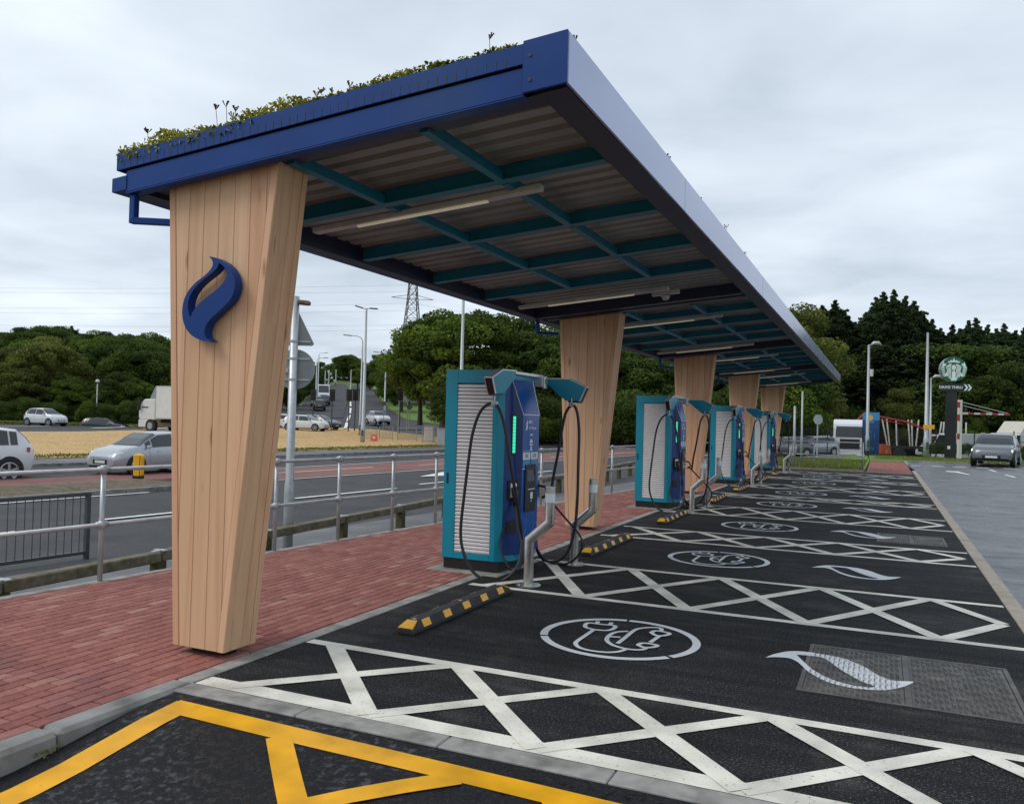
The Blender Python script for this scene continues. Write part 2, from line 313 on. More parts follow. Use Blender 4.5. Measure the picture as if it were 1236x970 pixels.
def leafmat(name, a, c, transl=.25):
    m, t, b = newmat(name); L = t.links.new
    at_ = t.nodes.new('ShaderNodeAttribute'); at_.attribute_name = 'tone'; oi = t.nodes.new('ShaderNodeObjectInfo')
    r = t.nodes.new('ShaderNodeValToRGB'); L(at_.outputs['Fac'], r.inputs[0]); r.color_ramp.elements[0].color = (*a, 1); r.color_ramp.elements[1].color = (*c, 1)
    hs = t.nodes.new('ShaderNodeHueSaturation'); L(r.outputs[0], hs.inputs['Color'])
    mr = t.nodes.new('ShaderNodeMapRange'); mr.inputs[3].default_value = .72; mr.inputs[4].default_value = 1.3; L(oi.outputs['Random'], mr.inputs[0]); L(mr.outputs[0], hs.inputs['Value'])
    L(hs.outputs[0], b.inputs['Base Color']); b.inputs['Roughness'].default_value = .75; b.inputs['Specular IOR Level'].default_value = .2
    tr = t.nodes.new('ShaderNodeBsdfTranslucent'); L(hs.outputs[0], tr.inputs[0]); mx = t.nodes.new('ShaderNodeMixShader'); mx.inputs[0].default_value = transl
    o = t.nodes['Material Output']; L(b.outputs[0], mx.inputs[1]); L(tr.outputs[0], mx.inputs[2]); L(mx.outputs[0], o.inputs[0])
    return m
M = {}
M['bay'] = asphalt('bay_asphalt', (.0105, .0105, .0115), (.110, .115, .120), .88, stain=((.072, .066, .060), 1.5, .52, .74, .55), bumps=1.0, cs=72, spec=.22, vs=.9, tyre=.30)
M['front'] = asphalt('wet_front_asphalt', (.0085, .0085, .0105), (.036, .036, .042), .78, wet=(21, .50, .62, .26), bumps=1.0, cs=75, spec=.28, vs=6, vamp=.15)
M['lane'] = asphalt('damp_lane_asphalt', (.110, .116, .126), (.24, .25, .265), .50, wet=(1.6, .40, .62, .22), stain=((.035, .036, .040), 2.2, .56, .70, .8), bumps=.6, cs=210, streak=.5)
M['road'] = asphalt('far_road_asphalt', (.052, .052, .054), (.11, .11, .115), .75, stain=((.090, .090, .092), .8, .5, .75, .6), bumps=.5, cs=60, spec=.3)
M['redroad'] = asphalt('red_road_surface', (.235, .095, .074), (.31, .15, .12), .8, stain=((.14, .09, .08), .9, .5, .75, .6), bumps=.3, cs=80)
M['foot'] = asphalt('footway_asphalt', (.115, .115, .115), (.19, .19, .19), .6, wet=(.9, .5, .7, .4), bumps=.3, cs=90)
M['white'] = worn_paint('white_thermoplastic', (.72, .69, .60), (.09, .09, .09), .60, .66, scale=55, var=.15)
M['whiteclean'] = worn_paint('white_symbol_paint', (.64, .66, .68), (.10, .10, .10), .655, .72)
M['whitefar'] = worn_paint('far_white_line', (.78, .78, .76), (.2, .2, .2), .64, .80, scale=9)
M['yellow'] = worn_paint('yellow_box_paint', (.80, .385, .004), (.20, .12, .03), .655, .72, scale=30, rough=.45, var=.15)
M['brick'] = brickmat()
M['joint'] = mat('joint_sand', (.055, .026, .022), .9, .3, 60, bump=.3)
M['kerb'] = mat('kerb_concrete', (.31, .295, .275), .8, .18, 11, bump=.35, bscale=140, dirt=((.15, .142, .13), 4.5, .46, .70), rvar=.1)
M['kerb_old'] = mat('old_kerb_concrete', (.25, .245, .235), .6, .2, 9, bump=.4, bscale=120, dirt=((.10, .10, .085), 4.5, .45, .7), rvar=.15)
M['kerb_tan'] = mat('stained_kerb_concrete', (.36, .31, .25), .7, .16, 9, bump=.3, bscale=140, dirt=((.25, .19, .14), 2.5, .5, .75))
M['wood'] = woodmat()
M['navy'] = mat('navy_painted_steel', (.003, .042, .205), .42, .10, 3, spec=.25, rvar=.08, dirt=((.012, .052, .18), 1.3, .5, .8))
M['navyd'] = mat('navy_beam_steel', (.018, .022, .055), .45, .1, 3)
M['fascia'] = mat('fascia_sheet', (.24, .285, .45), .24, .04, 1.2, metal=.75, coat=.3)
M['emblem'] = mat('emblem_blue', (.0, .036, .19), .42, .05, 3, spec=.3)
M['teal_beam'] = mat('teal_purlin_steel', (.002, .150, .235), .45, .1, 4)
M['soffit'] = mat('soffit_sheet', (.275, .280, .285), .45, .12, 2.2, dirt=((.17, .172, .17), 1.6, .5, .8))
M['teal'] = mat('teal_cabinet_paint', (.0, .250, .360), .36, .05, 2, coat=.08)
M['bluecab'] = mat('blue_cabinet_paint', (.0, .075, .36), .26, .08, 2, coat=.12)
M['bluedeep'] = mat('deep_blue_panel', (.001, .032, .175), .32, .08, 2, coat=.1)
M['slat'] = mat('pale_louvre', (.80, .785, .785), .40, .04, 12)
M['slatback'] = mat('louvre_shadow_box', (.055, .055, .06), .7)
M['black'] = mat('black_plastic', (.012, .012, .013), .42, .2, 20)
M['rubber'] = mat('black_cable_rubber', (.018, .018, .020), .50, .15, 20)
M['steel'] = mat('brushed_stainless', (.56, .54, .51), .30, .10, 14, metal=.9, rvar=.06)
M['galv'] = mat('galvanised_steel', (.46, .48, .49), .42, .14, 9, metal=.55, rvar=.08)
M['reflect'] = mat('white_reflective_band', (.74, .78, .84), .4, .03)
M['silver'] = mat('silver_trim', (.60, .61, .62), .32, .05, metal=.6)
M['rubgrey'] = mat('grey_rubber', (.026, .028, .032), .75, .2, 20, bump=.2)
M['yelref'] = mat('yellow_reflector', (.85, .42, .01), .42, .08, 30)
M['green_led'] = mat('green_led', (.02, .5, .3), .4, emit=((.03, .80, .40), .85))
M['led'] = mat('lit_led_tube', (.6, .55, .4), .4, emit=((1, .88, .66), .16))
M['fixture'] = mat('fitting_body', (.50, .48, .46), .45)
M['timber'] = mat('weathered_timber', (.165, .135, .095), .85, .35, 14, bump=.5, bscale=40, dirt=((.09, .085, .035), 5, .45, .7))
M['mosstimber'] = mat('mossy_timber_post', (.075, .068, .026), .85, .3, 20, bump=.5)
M['darkrail'] = mat('dark_grey_railing', (.060, .064, .068), .5, .2, 10)
M['signback'] = mat('sign_back_grey', (.24, .27, .27), .5, .08, 5)
M['polegrey'] = mat('lamp_post_grey', (.36, .38, .385), .45, .08, 6, metal=.4)
M['yellowbol'] = mat('yellow_bollard', (.85, .42, .008), .4, .06)
M['grass'] = mat('grass', (.075, .115, .022), .9, .35, 1.1, bump=.6, bscale=18, dirt=((.13, .14, .035), 4, .45, .75))
M['brightgrass'] = mat('mown_grass', (.105, .180, .022), .9, .3, 3, bump=.6, bscale=40, dirt=((.07, .12, .018), 7, .45, .75))
M['hay'] = mat('dry_cut_grass', (.530, .345, .150), .95, .15, 5, bump=.6, bscale=24, dirt=((.36, .25, .095), .7, .48, .85))
M['carwhite'] = mat('white_car_paint', (.66, .68, .70), .25, .02, coat=.6)
M['carsilver'] = mat('silver_car_paint', (.42, .45, .48), .28, .03, metal=.35, coat=.6)
M['cargrey'] = mat('grey_car_paint', (.135, .150, .165), .28, .03, metal=.3, coat=.6)
M['cardark'] = mat('dark_car_paint', (.022, .025, .032), .25, .03, coat=.6)
M['carred'] = mat('red_paint', (.45, .02, .02), .35, .05, coat=.4)
M['carblue'] = mat('blue_car_paint', (.03, .06, .14), .28, .03, coat=.6)
M['glass'] = mat('dark_car_glass', (.018, .022, .026), .08, .02, spec=.8)
M['tyre'] = mat('tyre_rubber', (.016, .016, .017), .8, .1)
M['rim'] = mat('alloy_rim', (.42, .43, .45), .35, .05, metal=.6)
M['taillight'] = mat('red_lens', (.30, .012, .015), .2, .02, coat=.5)
M['headlight'] = mat('clear_lens', (.62, .66, .70), .15, .02, coat=.5)
M['drl'] = mat('lit_daytime_lamp', (.9, .9, .9), .3, emit=((.9, .95, 1), 1.3))
M['plate'] = mat('number_plate', (.62, .62, .58), .5)
M['plateyel'] = mat('yellow_number_plate', (.68, .50, .05), .5)
M['whitebox'] = mat('white_box_body', (.62, .62, .60), .45, .05, 2)
M['cream'] = mat('cream_curtain', (.52, .50, .42), .6, .06, 3)
M['signgreen'] = mat('sign_green', (.0, .105, .062), .35, .03)
M['signblack'] = mat('sign_black', (.010, .013, .015), .4, .05)
M['signwhite'] = mat('sign_white', (.70, .78, .75), .4, .03)
M['totemblue'] = mat('totem_blue', (.012, .065, .20), .35, .05)
M['totemlight'] = mat('totem_light_blue', (.05, .25, .50), .35, .05)
M['orange'] = mat('orange_red_cube', (.62, .10, .04), .5, .08)
M['roofred'] = mat('red_roof_tile', (.20, .05, .04), .8, .15, 3)
M['brownwall'] = mat('brown_render', (.20, .155, .10), .85, .1, 2)
M['barrierred'] = mat('barrier_red', (.32, .030, .030), .5, .05)
M['barrierwhite'] = mat('barrier_white', (.58, .55, .51), .5, .05)
M['pylon'] = mat('pylon_steel', (.085, .09, .095), .6, .05)
M['bark'] = mat('bark', (.060, .048, .034), .9, .3, 12, bump=.5, bscale=20)
M['pinebark'] = mat('pine_bark', (.085, .055, .038), .9, .3, 12, bump=.5, bscale=20)
M['manhole'] = mat('cast_iron_cover', (.082, .077, .071), .55, .25, 18, metal=.25, bump=.2, rvar=.1, dirt=((.17, .15, .125), 3, .5, .8))
M['lf1'] = leafmat('leaf_mid_green', (.030, .060, .009), (.180, .250, .034), .4)
M['lf2'] = leafmat('leaf_dark_green', (.024, .050, .010), (.130, .185, .032), .38)
M['lf3'] = leafmat('leaf_olive', (.055, .075, .014), (.240, .265, .060), .4)
M['lfp'] = leafmat('pine_needles', (.012, .026, .009), (.052, .082, .026), .15)
M['sed'] = leafmat('sedum', (.050, .100, .012), (.60, .56, .060), .45)
M['sedr'] = leafmat('sedum_dry', (.10, .05, .02), (.30, .17, .07), .2)
# ================================================================== THE SETTING
W5 = 5.0
def zfr(x, y):      # front road falls away slightly below the kerb on the left
    return -.006 - .105*smooth(0, 1.15, 3.72-y)*smooth(0, 1.6, 2.3-x)
# open ground to the horizon
gx = sorted(set(list(np.arange(-60, 30, 2.0)) + list(np.arange(-300, -60, 6.0)) + list(np.arange(30, 160, 10.0)) + [-900, -600, 400, 900]))
gy = sorted(set(list(np.arange(-10, 120, 2.0)) + list(np.arange(120, 330, 6.0)) + [-900, -300, -60, -30, 450, 700, 1500]))
mb = MB(); ny = len(gy)
for x in gx:
    for y in gy: mb.v.append((x, y, tz(x, y)-.12))
for i in range(len(gx)-1):
    for j in range(ny-1):
        a = i*ny+j; mb.f.append((a, a+ny, a+ny+1, a+1)); mb.m.append(0)
mb.build('ground', M['grass'], kind='structure')
flat = lambda x, y: 0.0
sheet('parking_bay_surface', [(0, 3.93), (W5+.02, 3.93), (W5+.02, 34.5), (0, 34.5)], M['bay'], 0, 50, flat)
sheet('front_road', [(.02, -14), (W5+.5, -14), (W5+.5, 3.775), (.02, 3.775)], M['front'], 0, .25, zfr)
lane = [(W5+.17, 3.775), (W5+.5, 3.775), (W5+.5, -14), (40, -14), (40, 47.6), (9.5, 48.2), (5.6, 48.4), (5.0, 47.4), (4.98, 43), (W5+.17, 38)]
sheet('access_lane', lane, M['lane'], -.006, 50, flat)
# --- kerbs laid as single stones
def stones(name, P0, d, n, length, width, z0, z1, mt, first=0, nrm=None, zj=None, bev=.006):
    bed = MB(); d = Vector(d).normalized(); r = Vector(nrm)
    P0 = Vector(P0); bed.prism([(0, .03), (n*length, .03), (n*length, width-.03), (0, width-.03)], lambda a, b: P0+d*a+r*b+Vector((0, 0, z0-.02)), lambda a, b: P0+d*a+r*b+Vector((0, 0, z1-.03)))
    root = bed.build(name, M['joint'], kind='structure')
    s = MB(); s.prism([(0.003, 0), (length-.003, 0), (length-.003, width), (0.003, width)], lambda a, b: d*a+r*b+Vector((0, 0, z0)), lambda a, b: d*a+r*b+Vector((0, 0, z1)))
    o = s.build('kerb_stone', mt, root, bevel=bev); o.location = P0
    for k in range(1, n):
        c = o.copy(); COL.objects.link(c); c.parent = root; c.location = P0+d*(length*k); c.rotation_euler.z = random.uniform(-.0006, .0006); c.location.z = random.uniform(-.0015, .001)
stones('left_kerb', (-.13, 3.93, 0), (0, 1, 0), 34, .9, .13, -.1, .005, M['kerb'], nrm=(1, 0, 0))
stones('front_kerb', (.003, 3.775, 0), (1, 0, 0), 6, .915, .15, -.12, .006, M['kerb'], nrm=(0, 1, 0))
stones('outer_kerb', (W5+.02, 3.93, 0), (0, 1, 0), 37, .915, .15, -.1, .004, M['kerb_tan'], nrm=(1, 0, 0))
stones('upstand_kerb', (-.15, 3.925, 0), (0, -1, 0), 9, .915, .165, -.22, .012, M['kerb_old'], nrm=(1, 0, 0), bev=.022)
stones('end_kerb', (-.5, 34.5, 0), (1, 0, 0), 6, .915, .14, -.1, .006, M['kerb'], nrm=(0, 1, 0))
# pale edging along the railing (road axis)
e0 = st(-9, -.10)
stones('pavement_edging', (*e0, 0), (RE.x, RE.y, 0), 45, .915, .10, -.25, .014, M['kerb'], nrm=(RN.x, RN.y, 0))
# --- red block pavement
def tline(x, y): return (x-RO.x)*RN.x+(y-RO.y)*RN.y
pv = [st(-8, -.05), st(31.6, -.05), (-.13, 34.6), (-.13, -3)]
sheet('pavement', pv, M['joint'], -.001, 50, flat)
PAVE = bpy.data.objects['pavement']
bl, bw = .2, .1
cells = []
for i in range(0, 62):
    x0 = -.135-bw*(i+1)
    for j in range(-18, 175):
        y0 = j*bl+(bl/2 if i % 2 else 0)
        poly = [(x0+.0035, y0+.005), (x0+bw-.0035, y0+.005), (x0+bw-.0035, y0+bl-.005), (x0+.0035, y0+bl-.005)]
        ts = [tline(*p) for p in poly]
        if min(ts) > -.105 or poly[0][1] > 34.45: continue
        full = max(ts) <= -.105
        cx, cy = x0+bw/2, y0+bl/2
        d = Vector((cx, cy, 0))-CAM; D = d.dot(_F); vis = False
        if D > .5:
            u = PW/2+FPX*d.dot(_R)/D; v = PH/2-FPX*d.dot(_U)/D; vis = -15 < u < 1250 and v < 985
            if 205 < u < 318 and v < 790: vis = False
        cells.append((D if vis and full else 1e9, poly, full, cx, cy))
cells.sort(key=lambda c: c[0])
def brick_geo(mb, poly, z, dz=0.0):
    cx = sum(p[0] for p in poly)/len(poly); cy = sum(p[1] for p in poly)/len(poly); n = len(poly)
    ins = [(p[0]+(.005 if p[0] < cx else -.005), p[1]+(.005 if p[1] < cy else -.005)) for p in poly]
    b = len(mb.v)
    mb.v += [(p[0], p[1], z-.03) for p in poly]+[(p[0], p[1], z-.006) for p in poly]+[(p[0], p[1], z) for p in ins]
    mb.f.append(tuple(range(b+2*n, b+3*n))); mb.m.append(0)
    for k in range(n):
        k2 = (k+1) % n
        mb.f.append((b+n+k, b+n+k2, b+2*n+k2, b+2*n+k)); mb.f.append((b+k, b+k2, b+n+k2, b+n+k)); mb.m += [0, 0]
one = MB(); brick_geo(one, [(-.0465, -.095), (.0465, -.095), (.0465, .095), (-.0465, .095)], 0)
b0 = one.build('brick', M['brick'], PAVE)
for k, (D, poly, full, cx, cy) in enumerate(cells[:299]):
    o = b0 if k == 0 else b0.copy()
    if k: COL.objects.link(o); o.parent = PAVE
    o.location = (cx, cy, .009+random.uniform(-.0016, .0016)); o.rotation_euler = (random.uniform(-.006, .006), random.uniform(-.010, .010), random.uniform(-.008, .008))
rest = MB(); rn = []
for D, poly, full, cx, cy in cells[299:]:
    if cy < -1.5 or (cy < 1.5 and cx < -4.5): continue
    if not full:
        poly = clip_poly(poly, RN.x, RN.y, RN.x*RO.x+RN.y*RO.y-.105)
        if len(poly) < 3: continue
    c0 = len(rest.f); brick_geo(rest, poly, .009+random.uniform(-.002, .0015)); rn += [random.random()]*(len(rest.f)-c0)
def paint_attr(o, vals, name='rnd'):
    a = o.data.attributes.new(name, 'FLOAT', 'FACE'); a.data.foreach_set('value', vals)
# bmesh recalculation keeps the face order, so values stay with their bricks
rb = rest.build('brick_field', M['brick'], PAVE, kind='stuff'); paint_attr(rb, rn)
# far brick apron and strip by the grass
def small_bricks(name, xr, yr, parent):
    mb = MB(); vals = []
    nx = int((xr[1]-xr[0])/.1); nyy = int((yr[1]-yr[0])/.2)
    for i in range(nx):
        for j in range(nyy):
            x = xr[0]+i*.1; y = yr[0]+j*.2+(.1 if i % 2 else 0); z = .009+random.uniform(-.002, .002)
            mb.add([(x+.003, y+.003, z), (x+.097, y+.003, z), (x+.097, y+.197, z), (x+.003, y+.197, z)], [(0, 1, 2, 3)]); vals.append(random.random())
    o = mb.build(name, M['brick'], parent, kind='stuff'); paint_attr(o, vals)
ap = sheet('brick_apron', [(3.35, 34.65), (5.0, 34.65), (5.0, 46.4), (4.6, 47.3), (3.35, 47.3)], M['joint'], .001, 50, flat)
small_bricks('brick_field', (3.35, 4.95), (34.65, 46.6), ap)
st2 = sheet('brick_strip', [(-.6, 34.64), (3.34, 34.64), (3.34, 35.7), (-.6, 35.7)], M['joint'], .001, 50, flat)
small_bricks('brick_field', (-.55, 3.3), (34.65, 35.6), st2)
sheet('mown_verge', [(-1.2, 35.75), (3.25, 35.75), (3.3, 47.2), (3.0, 58), (-2.5, 58)], M['brightgrass'], .02, 4, tz)
sheet('mown_verge', [(3.3, 47.4), (4.7, 47.6), (5.6, 48.7), (9.5, 48.6), (30, 47.9), (30, 58), (3.1, 58)], M['brightgrass'], .03, 4, tz)
mb = MB(); mb.bar((5.02, 42.8, 0), (4.98, 47.2, 0), .12, .10); mb.bar((4.98, 47.2, 0), (5.6, 48.45, 0), .12, .10); mb.bar((5.6, 48.45, 0), (30, 47.9, 0), .12, .12)
mb.build('verge_kerb', M['kerb'], kind='structure')
# ---------------------------------------------------------------- painted markings
STRIPS = [(3.93, 5.11, 1), (7.53, 9.37, 0), (11.81, 13.13, 1), (15.67, 17.52, 0), (19.93, 21.0, 1), (23.33, 25.15, 0), (27.7, 28.85, 1), (31.2, 33.0, 0)]
def quad(mb, p, q, wd, z, zf=None):
    p = Vector((p[0], p[1], 0)); q = Vector((q[0], q[1], 0)); d = (q-p).normalized(); r = Vector((-d.y, d.x, 0))*wd/2
    n = 1 if zf is None else max(1, int((q-p).length/.25))
    for k in range(n):
        a = p.lerp(q, k/n); b = p.lerp(q, (k+1)/n)
        vs = [a-r, b-r, b+r, a+r]; mb.add([(v.x, v.y, z+(zf(v.x, v.y) if zf else 0)) for v in vs], [(0, 1, 2, 3)])
for Y0, Y1, narrow in STRIPS:
    mb = MB(); lw = .10; ins = .06
    xs = .02 if Y0 < 4 else .08; wn = .15 if Y0 < 4 else lw
    quad(mb, (xs, Y0+wn/2), (W5, Y0+wn/2), wn, .004); quad(mb, (xs, Y1-lw/2), (W5, Y1-lw/2), lw, .004)
    a, b = Y0+.05, Y1-.05; xv = [.24+1.03*i for i in range(5)]
    for i in range(4):
        quad(mb, (xv[i], a), (xv[i+1], b), .115, .006); quad(mb, (xv[i], b), (xv[i+1], a), .125, .008)
    mid = (a+b)/2
    quad(mb, (xv[4], b), (4.9, mid), .115, .008); quad(mb, (xv[4], a), (4.9, mid), .115, .006)
    mb.build('hatched_marking', M['white'], kind='structure')
BAYS = [6.32, 10.60, 14.40, 18.72, 22.16, 26.42, 30.03]
# charging symbol: strokes measured in the first bay, metres from its centre
def gz(x, y): p = gnd(630+x/5.374, 730+y/5.374); return (p.x-2.04, p.y-6.32)
def gs(*a): return [gz(*p) for p in a]
strokes = [
    gs((412, 146), (410, 132), (435, 118), (520, 128), (590, 134), (606, 144), (585, 160), (545, 167), (475, 162), (430, 152), (412, 146)),
    gs((484, 126), (494, 108)), gs((570, 134), (581, 116)),
    gs((462, 166), (410, 202), (360, 236), (348, 255), (372, 279), (440, 298), (540, 310), (620, 307), (672, 292)),
    gs((690, 174), (620, 178), (580, 192), (556, 212), (552, 236), (585, 262), (640, 280), (690, 290), (750, 295), (790, 291), (806, 282)),
    gs((620, 254), (670, 215), (735, 165), (800, 152), (875, 150), (906, 160), (900, 172)), gs((574, 210), (640, 214)),
    gs((838, 184), (862, 173), (905, 176), (958, 190), (925, 203), (872, 203), (838, 184)), gs((893, 206), (832, 248)),
    gs((752, 266), (775, 254), (822, 256), (878, 268), (850, 280), (792, 281), (752, 266))]
def gf(x, y): p = gnd(900+x/3.679, 770+y/3.679); return (p.x-2.04, p.y-6.32)
f_out = [gf(*p) for p in [(88, 88), (118, 75), (150, 67), (190, 60), (240, 60), (300, 66), (370, 78), (440, 93), (520, 125), (560, 150), (600, 172), (660, 191), (745, 195), (720, 210), (690, 221), (620, 233), (520, 229), (430, 215), (350, 191), (280, 152), (250, 124), (225, 104), (190, 90), (130, 86)]]
f_in = [gf(*p) for p in [(226, 75), (290, 80), (345, 90), (375, 108), (420, 140), (470, 170), (520, 196), (575, 217), (530, 220), (440, 203), (360, 176), (300, 142), (262, 110)]]
def poly_hole(outer, inner, z, mat_, name, parent=None, thick=0, fmap=None, smooth_=False):
    """planar shape with a hole, filled; optional thickness"""
    cu = bpy.data.curves.new(name, 'CURVE'); cu.dimensions = '2D'; cu.fill_mode = 'BOTH'
    for pts in ([outer, inner] if inner else [outer]):
        s = cu.splines.new('POLY'); s.points.add(len(pts)-1); s.use_cyclic_u = True
        for i, p in enumerate(pts): s.points[i].co = (p[0], p[1], 0, 1)
    cu.extrude = thick/2
    t = bpy.data.objects.new('tmp', cu); COL.objects.link(t); dg = bpy.context.evaluated_depsgraph_get(); dg.update()
    me = bpy.data.meshes.new_from_object(t.evaluated_get(dg)); bpy.data.objects.remove(t); bpy.data.curves.remove(cu)
    me.name = name; me.materials.clear(); me.materials.append(mat_)
    if fmap:
        for v in me.vertices: v.co = fmap(v.co)
    return me
flame_me = poly_hole([tuple(p)[:2] for p in spline([(*p, 0) for p in f_out+[f_out[0]]], 3)][:-1], [tuple(p)[:2] for p in spline([(*p, 0) for p in f_in+[f_in[0]]], 3)][:-1], 0, M['whiteclean'], 'flame_marking')
sy = MB()
def stroke(mb, pts, wd, z):
    pts = [Vector((p[0], p[1], 0)) for p in pts]; n = len(pts); L = []; Rr = []
    for i, p in enumerate(pts):
        a = pts[max(i-1, 0)]; b = pts[min(i+1, n-1)]
        if (pts[0]-pts[-1]).length < 1e-4 and i in (0, n-1): a = pts[-2]; b = pts[1]
        d = (b-a).normalized(); r = Vector((-d.y, d.x, 0))*wd/2; L.append(p+r); Rr.append(p-r)
    b0_ = len(mb.v); mb.v += [(p.x, p.y, z) for p in L]+[(p.x, p.y, z) for p in Rr]
    for i in range(n-1): mb.f.append((b0_+i, b0_+n+i, b0_+n+i+1, b0_+i+1)); mb.m.append(0)
for i, s_ in enumerate(strokes):
    pts = spline([(*p, 0) for p in s_], 4) if len(s_) > 2 else s_
    stroke(sy, pts, .036, i*.0005)
for a0, a1 in ((100, 203), (206, 322), (325, 458)):      # ring sprayed in three arcs
    stroke(sy, [(.595*cos(radians(a0+(a1-a0)*k/40)), .575*sin(radians(a0+(a1-a0)*k/40))) for k in range(41)], .062, 0)
sym = None
for k, yb in enumerate(BAYS):
    if sym is None: o = sym = sy.build('charging_bay_symbol', M['whiteclean'], kind='structure'); f = link('flame_marking', flame_me, None, 'structure')
    else:
        o = sym.copy(); COL.objects.link(o); f = link('flame_marking', flame_me, None, 'structure')
    o.location = (2.04, yb, .005); f.location = (2.04, yb, .0050 if k == 0 else .006)
# chalky smear remains are in the asphalt; yellow box at the near side
yb = MB()
def yq(p, q, wd, z): quad(yb, p, q, wd, z, zfr)
yq((.16, 3.60), (4.9, 3.48), .16, .003); yq((.24, 3.66), (.36, -3), .17, .0045)
for k in range(5):
    yq((1.02+k*1.55, 3.52), (1.02+k*1.55+4.2, 3.52-4.2), .13, .006); yq((2.10+k*1.55, 3.50), (2.10+k*1.55-4.2, 3.50-4.2), .14, .0075)
yb.build('yellow_box_marking', M['yellow'], kind='structure')
# give-way dashes and arrow on the lane
ln = MB()
for a, b in (((5.13, 43.0), (5.55, 43.05)), ((6.02, 43.3), (6.56, 43.5)), ((6.93, 43.6), (7.5, 43.8)), ((7.9, 43.9), (8.42, 44.0)), ((9.0, 44.2), (9.6, 44.4)), ((10.2, 44.6), (10.8, 44.8))): quad(ln, a, b, .35, .003)
quad(ln, (8.25, 42.2), (8.3, 40.2), .12, .003); quad(ln, (8.36, 37.9), (8.45, 35.9), .12, .003)
ln.add([(6.35, 38.9, .003), (6.30, 38.2, .003), (6.62, 38.1, .003), (6.95, 36.4, .003), (7.05, 36.5, .003), (6.78, 38.5, .003), (6.9, 38.9, .003)], [(0, 1, 2, 3, 4, 5, 6)])
ln.build('lane_marking', M['whitefar'], kind='structure')
# ---------------------------------------------------------------- roads beyond the railing
sheet('near_carriageway', [st(-30, .5), st(170, .5), st(170, 26.5), st(-30, 26.5)], M['road'], .02, 2)
sheet('roadside_footway', [st(-30, .45), st(60, .45), st(60, 3.2), st(-30, 3.2)], M['foot'], .05, 2)
sheet('red_bus_lane', [st(15.5, 13.2), st(170, 13.0), st(170, 17), st(15.5, 17)], M['redroad'], .035, 2)
sheet('red_bus_lane', [st(-30, 15.6), st(15.5, 15.6), st(15.5, 18.3), st(-30, 18.3)], M['redroad'], .035, 2)
sheet('far_footway', [st(-30, 23.6), st(75, 23.2), st(75, 26.7), st(-30, 26.9)], M['foot'], .10, 2)
sheet('junction_road', [(-150, 5), (-70, 10), (-44, 26), (-30, 45), (-20, 60), (-10, 72), (5, 150), (-10, 160), (-30, 140), (-44, 118), (-60, 112), (-76, 108), (-112, 90), (-160, 60)], M['road'], .03, 3)
isl = [st(-30, 26.9), st(75, 26.7), (-14, 66), (-22, 67), (-31, 66.5), (-41, 73), (-50, 79), (-54, 77), (-54, 66), (-50, 52), (-47, 40), (-48, 28), (-52, 10), (-60, -20)]
sheet('dry_grass_island', isl, M['hay'], .12, 2)
mb = MB()
for s_ in range(-30, 76, 1):
    a = st(s_, 23.45); b = st(s_+.97, 23.45); mb.bar((a[0], a[1], tz(*a)+.06), (b[0], b[1], tz(*b)+.06), .14, .14)
mb.build('far_kerb', M['kerb_old'], kind='structure')
mb = MB()
for k in range(1, len(isl)): 
    if 2 <= k <= 12:
        a, b = Vector(isl[k-1]), Vector(isl[k]); n = max(1, int((b-a).length/3))
        for i in range(n):
            p = a.lerp(b, i/n); q = a.lerp(b, (i+1)/n); mb.bar((p.x, p.y, tz(*p)+.08), (q.x, q.y, tz(*q)+.08), .18, .16)
mb.build('island_kerb', M['kerb_old'], kind='structure')
# central paved island with its own blocks
ci = [st(-30, 12.5), st(12.5, 12.5), st(14.8, 13.6), st(12.5, 15.4), st(-30, 15.4)]
cobj = sheet('central_island', ci, M['joint'], .10, 2)
mb = MB(); vals = []
for i in range(0, 290):
    for j in range(0, 14):
        s_ = -16+i*.105*1.0; t_ = 12.6+j*.2
        if s_ > 12.4: continue
        c = [st(s_+.004, t_+.004), st(s_+.101, t_+.004), st(s_+.101, t_+.196), st(s_+.004, t_+.196)]
        z = tz(*c[0])+.125+random.uniform(-.004, .004)
        mb.add([(p[0], p[1], z) for p in c], [(0, 1, 2, 3)])
M['oldblock'] = mat('mossy_brown_paving', (.165, .120, .085), .85, .35, 5, bump=.3, dirt=((.10, .10, .035), 1.6, .48, .7))
mb.build('paving_field', M['oldblock'], cobj, kind='stuff')
mb = MB()
for s_ in range(-30, 13): 
    a = st(s_, 12.42); b = st(s_+.97, 12.42); mb.bar((a[0], a[1], tz(*a)+.08), (b[0], b[1], tz(*b)+.08), .14, .14)
mb.build('central_island_kerb', M['kerb_old'], kind='structure')
# white lines on that road
mb = MB()
def rl(s0, s1, t, wd=.12, z=.045, t1=None):
    n = max(1, int(abs(s1-s0)/1.5)); t1 = t if t1 is None else t1
    for k in range(n):
        a = st(lerp(s0, s1, k/n), lerp(t, t1, k/n)); b = st(lerp(s0, s1, (k+1)/n), lerp(t, t1, (k+1)/n)); quad(mb, a, b, wd, z, tz)
for s0, s1, t in ((-4, -1.5, 7.4), (1, 4.3, 7.5), (6.2, 10.0, 7.9), (12.0, 16.4, 8.2), (18.2, 22.4, 8.6), (24.5, 28.5, 8.8), (31, 35, 9), (38, 42, 9.2), (46, 50, 9.3), (54, 60, 9.4)): rl(s0, s1, t, .16)
rl(-30, 10.5, 12.1); rl(11.5, 12.1, 12.15, .3); rl(16, 70, 12.9, .12, t1=12.4); rl(15, 24, 15.2, .11, z=.05); rl(27, 36, 14.9, .11, z=.05); rl(40, 60, 14.6, .11, z=.05); rl(18, 75, 17.2, .12, z=.05)
rl(18, 30, 20.2, .3, z=.05); rl(35, 48, 20.0, .3, z=.05); rl(60, 90, 19.5, .2, z=.05)
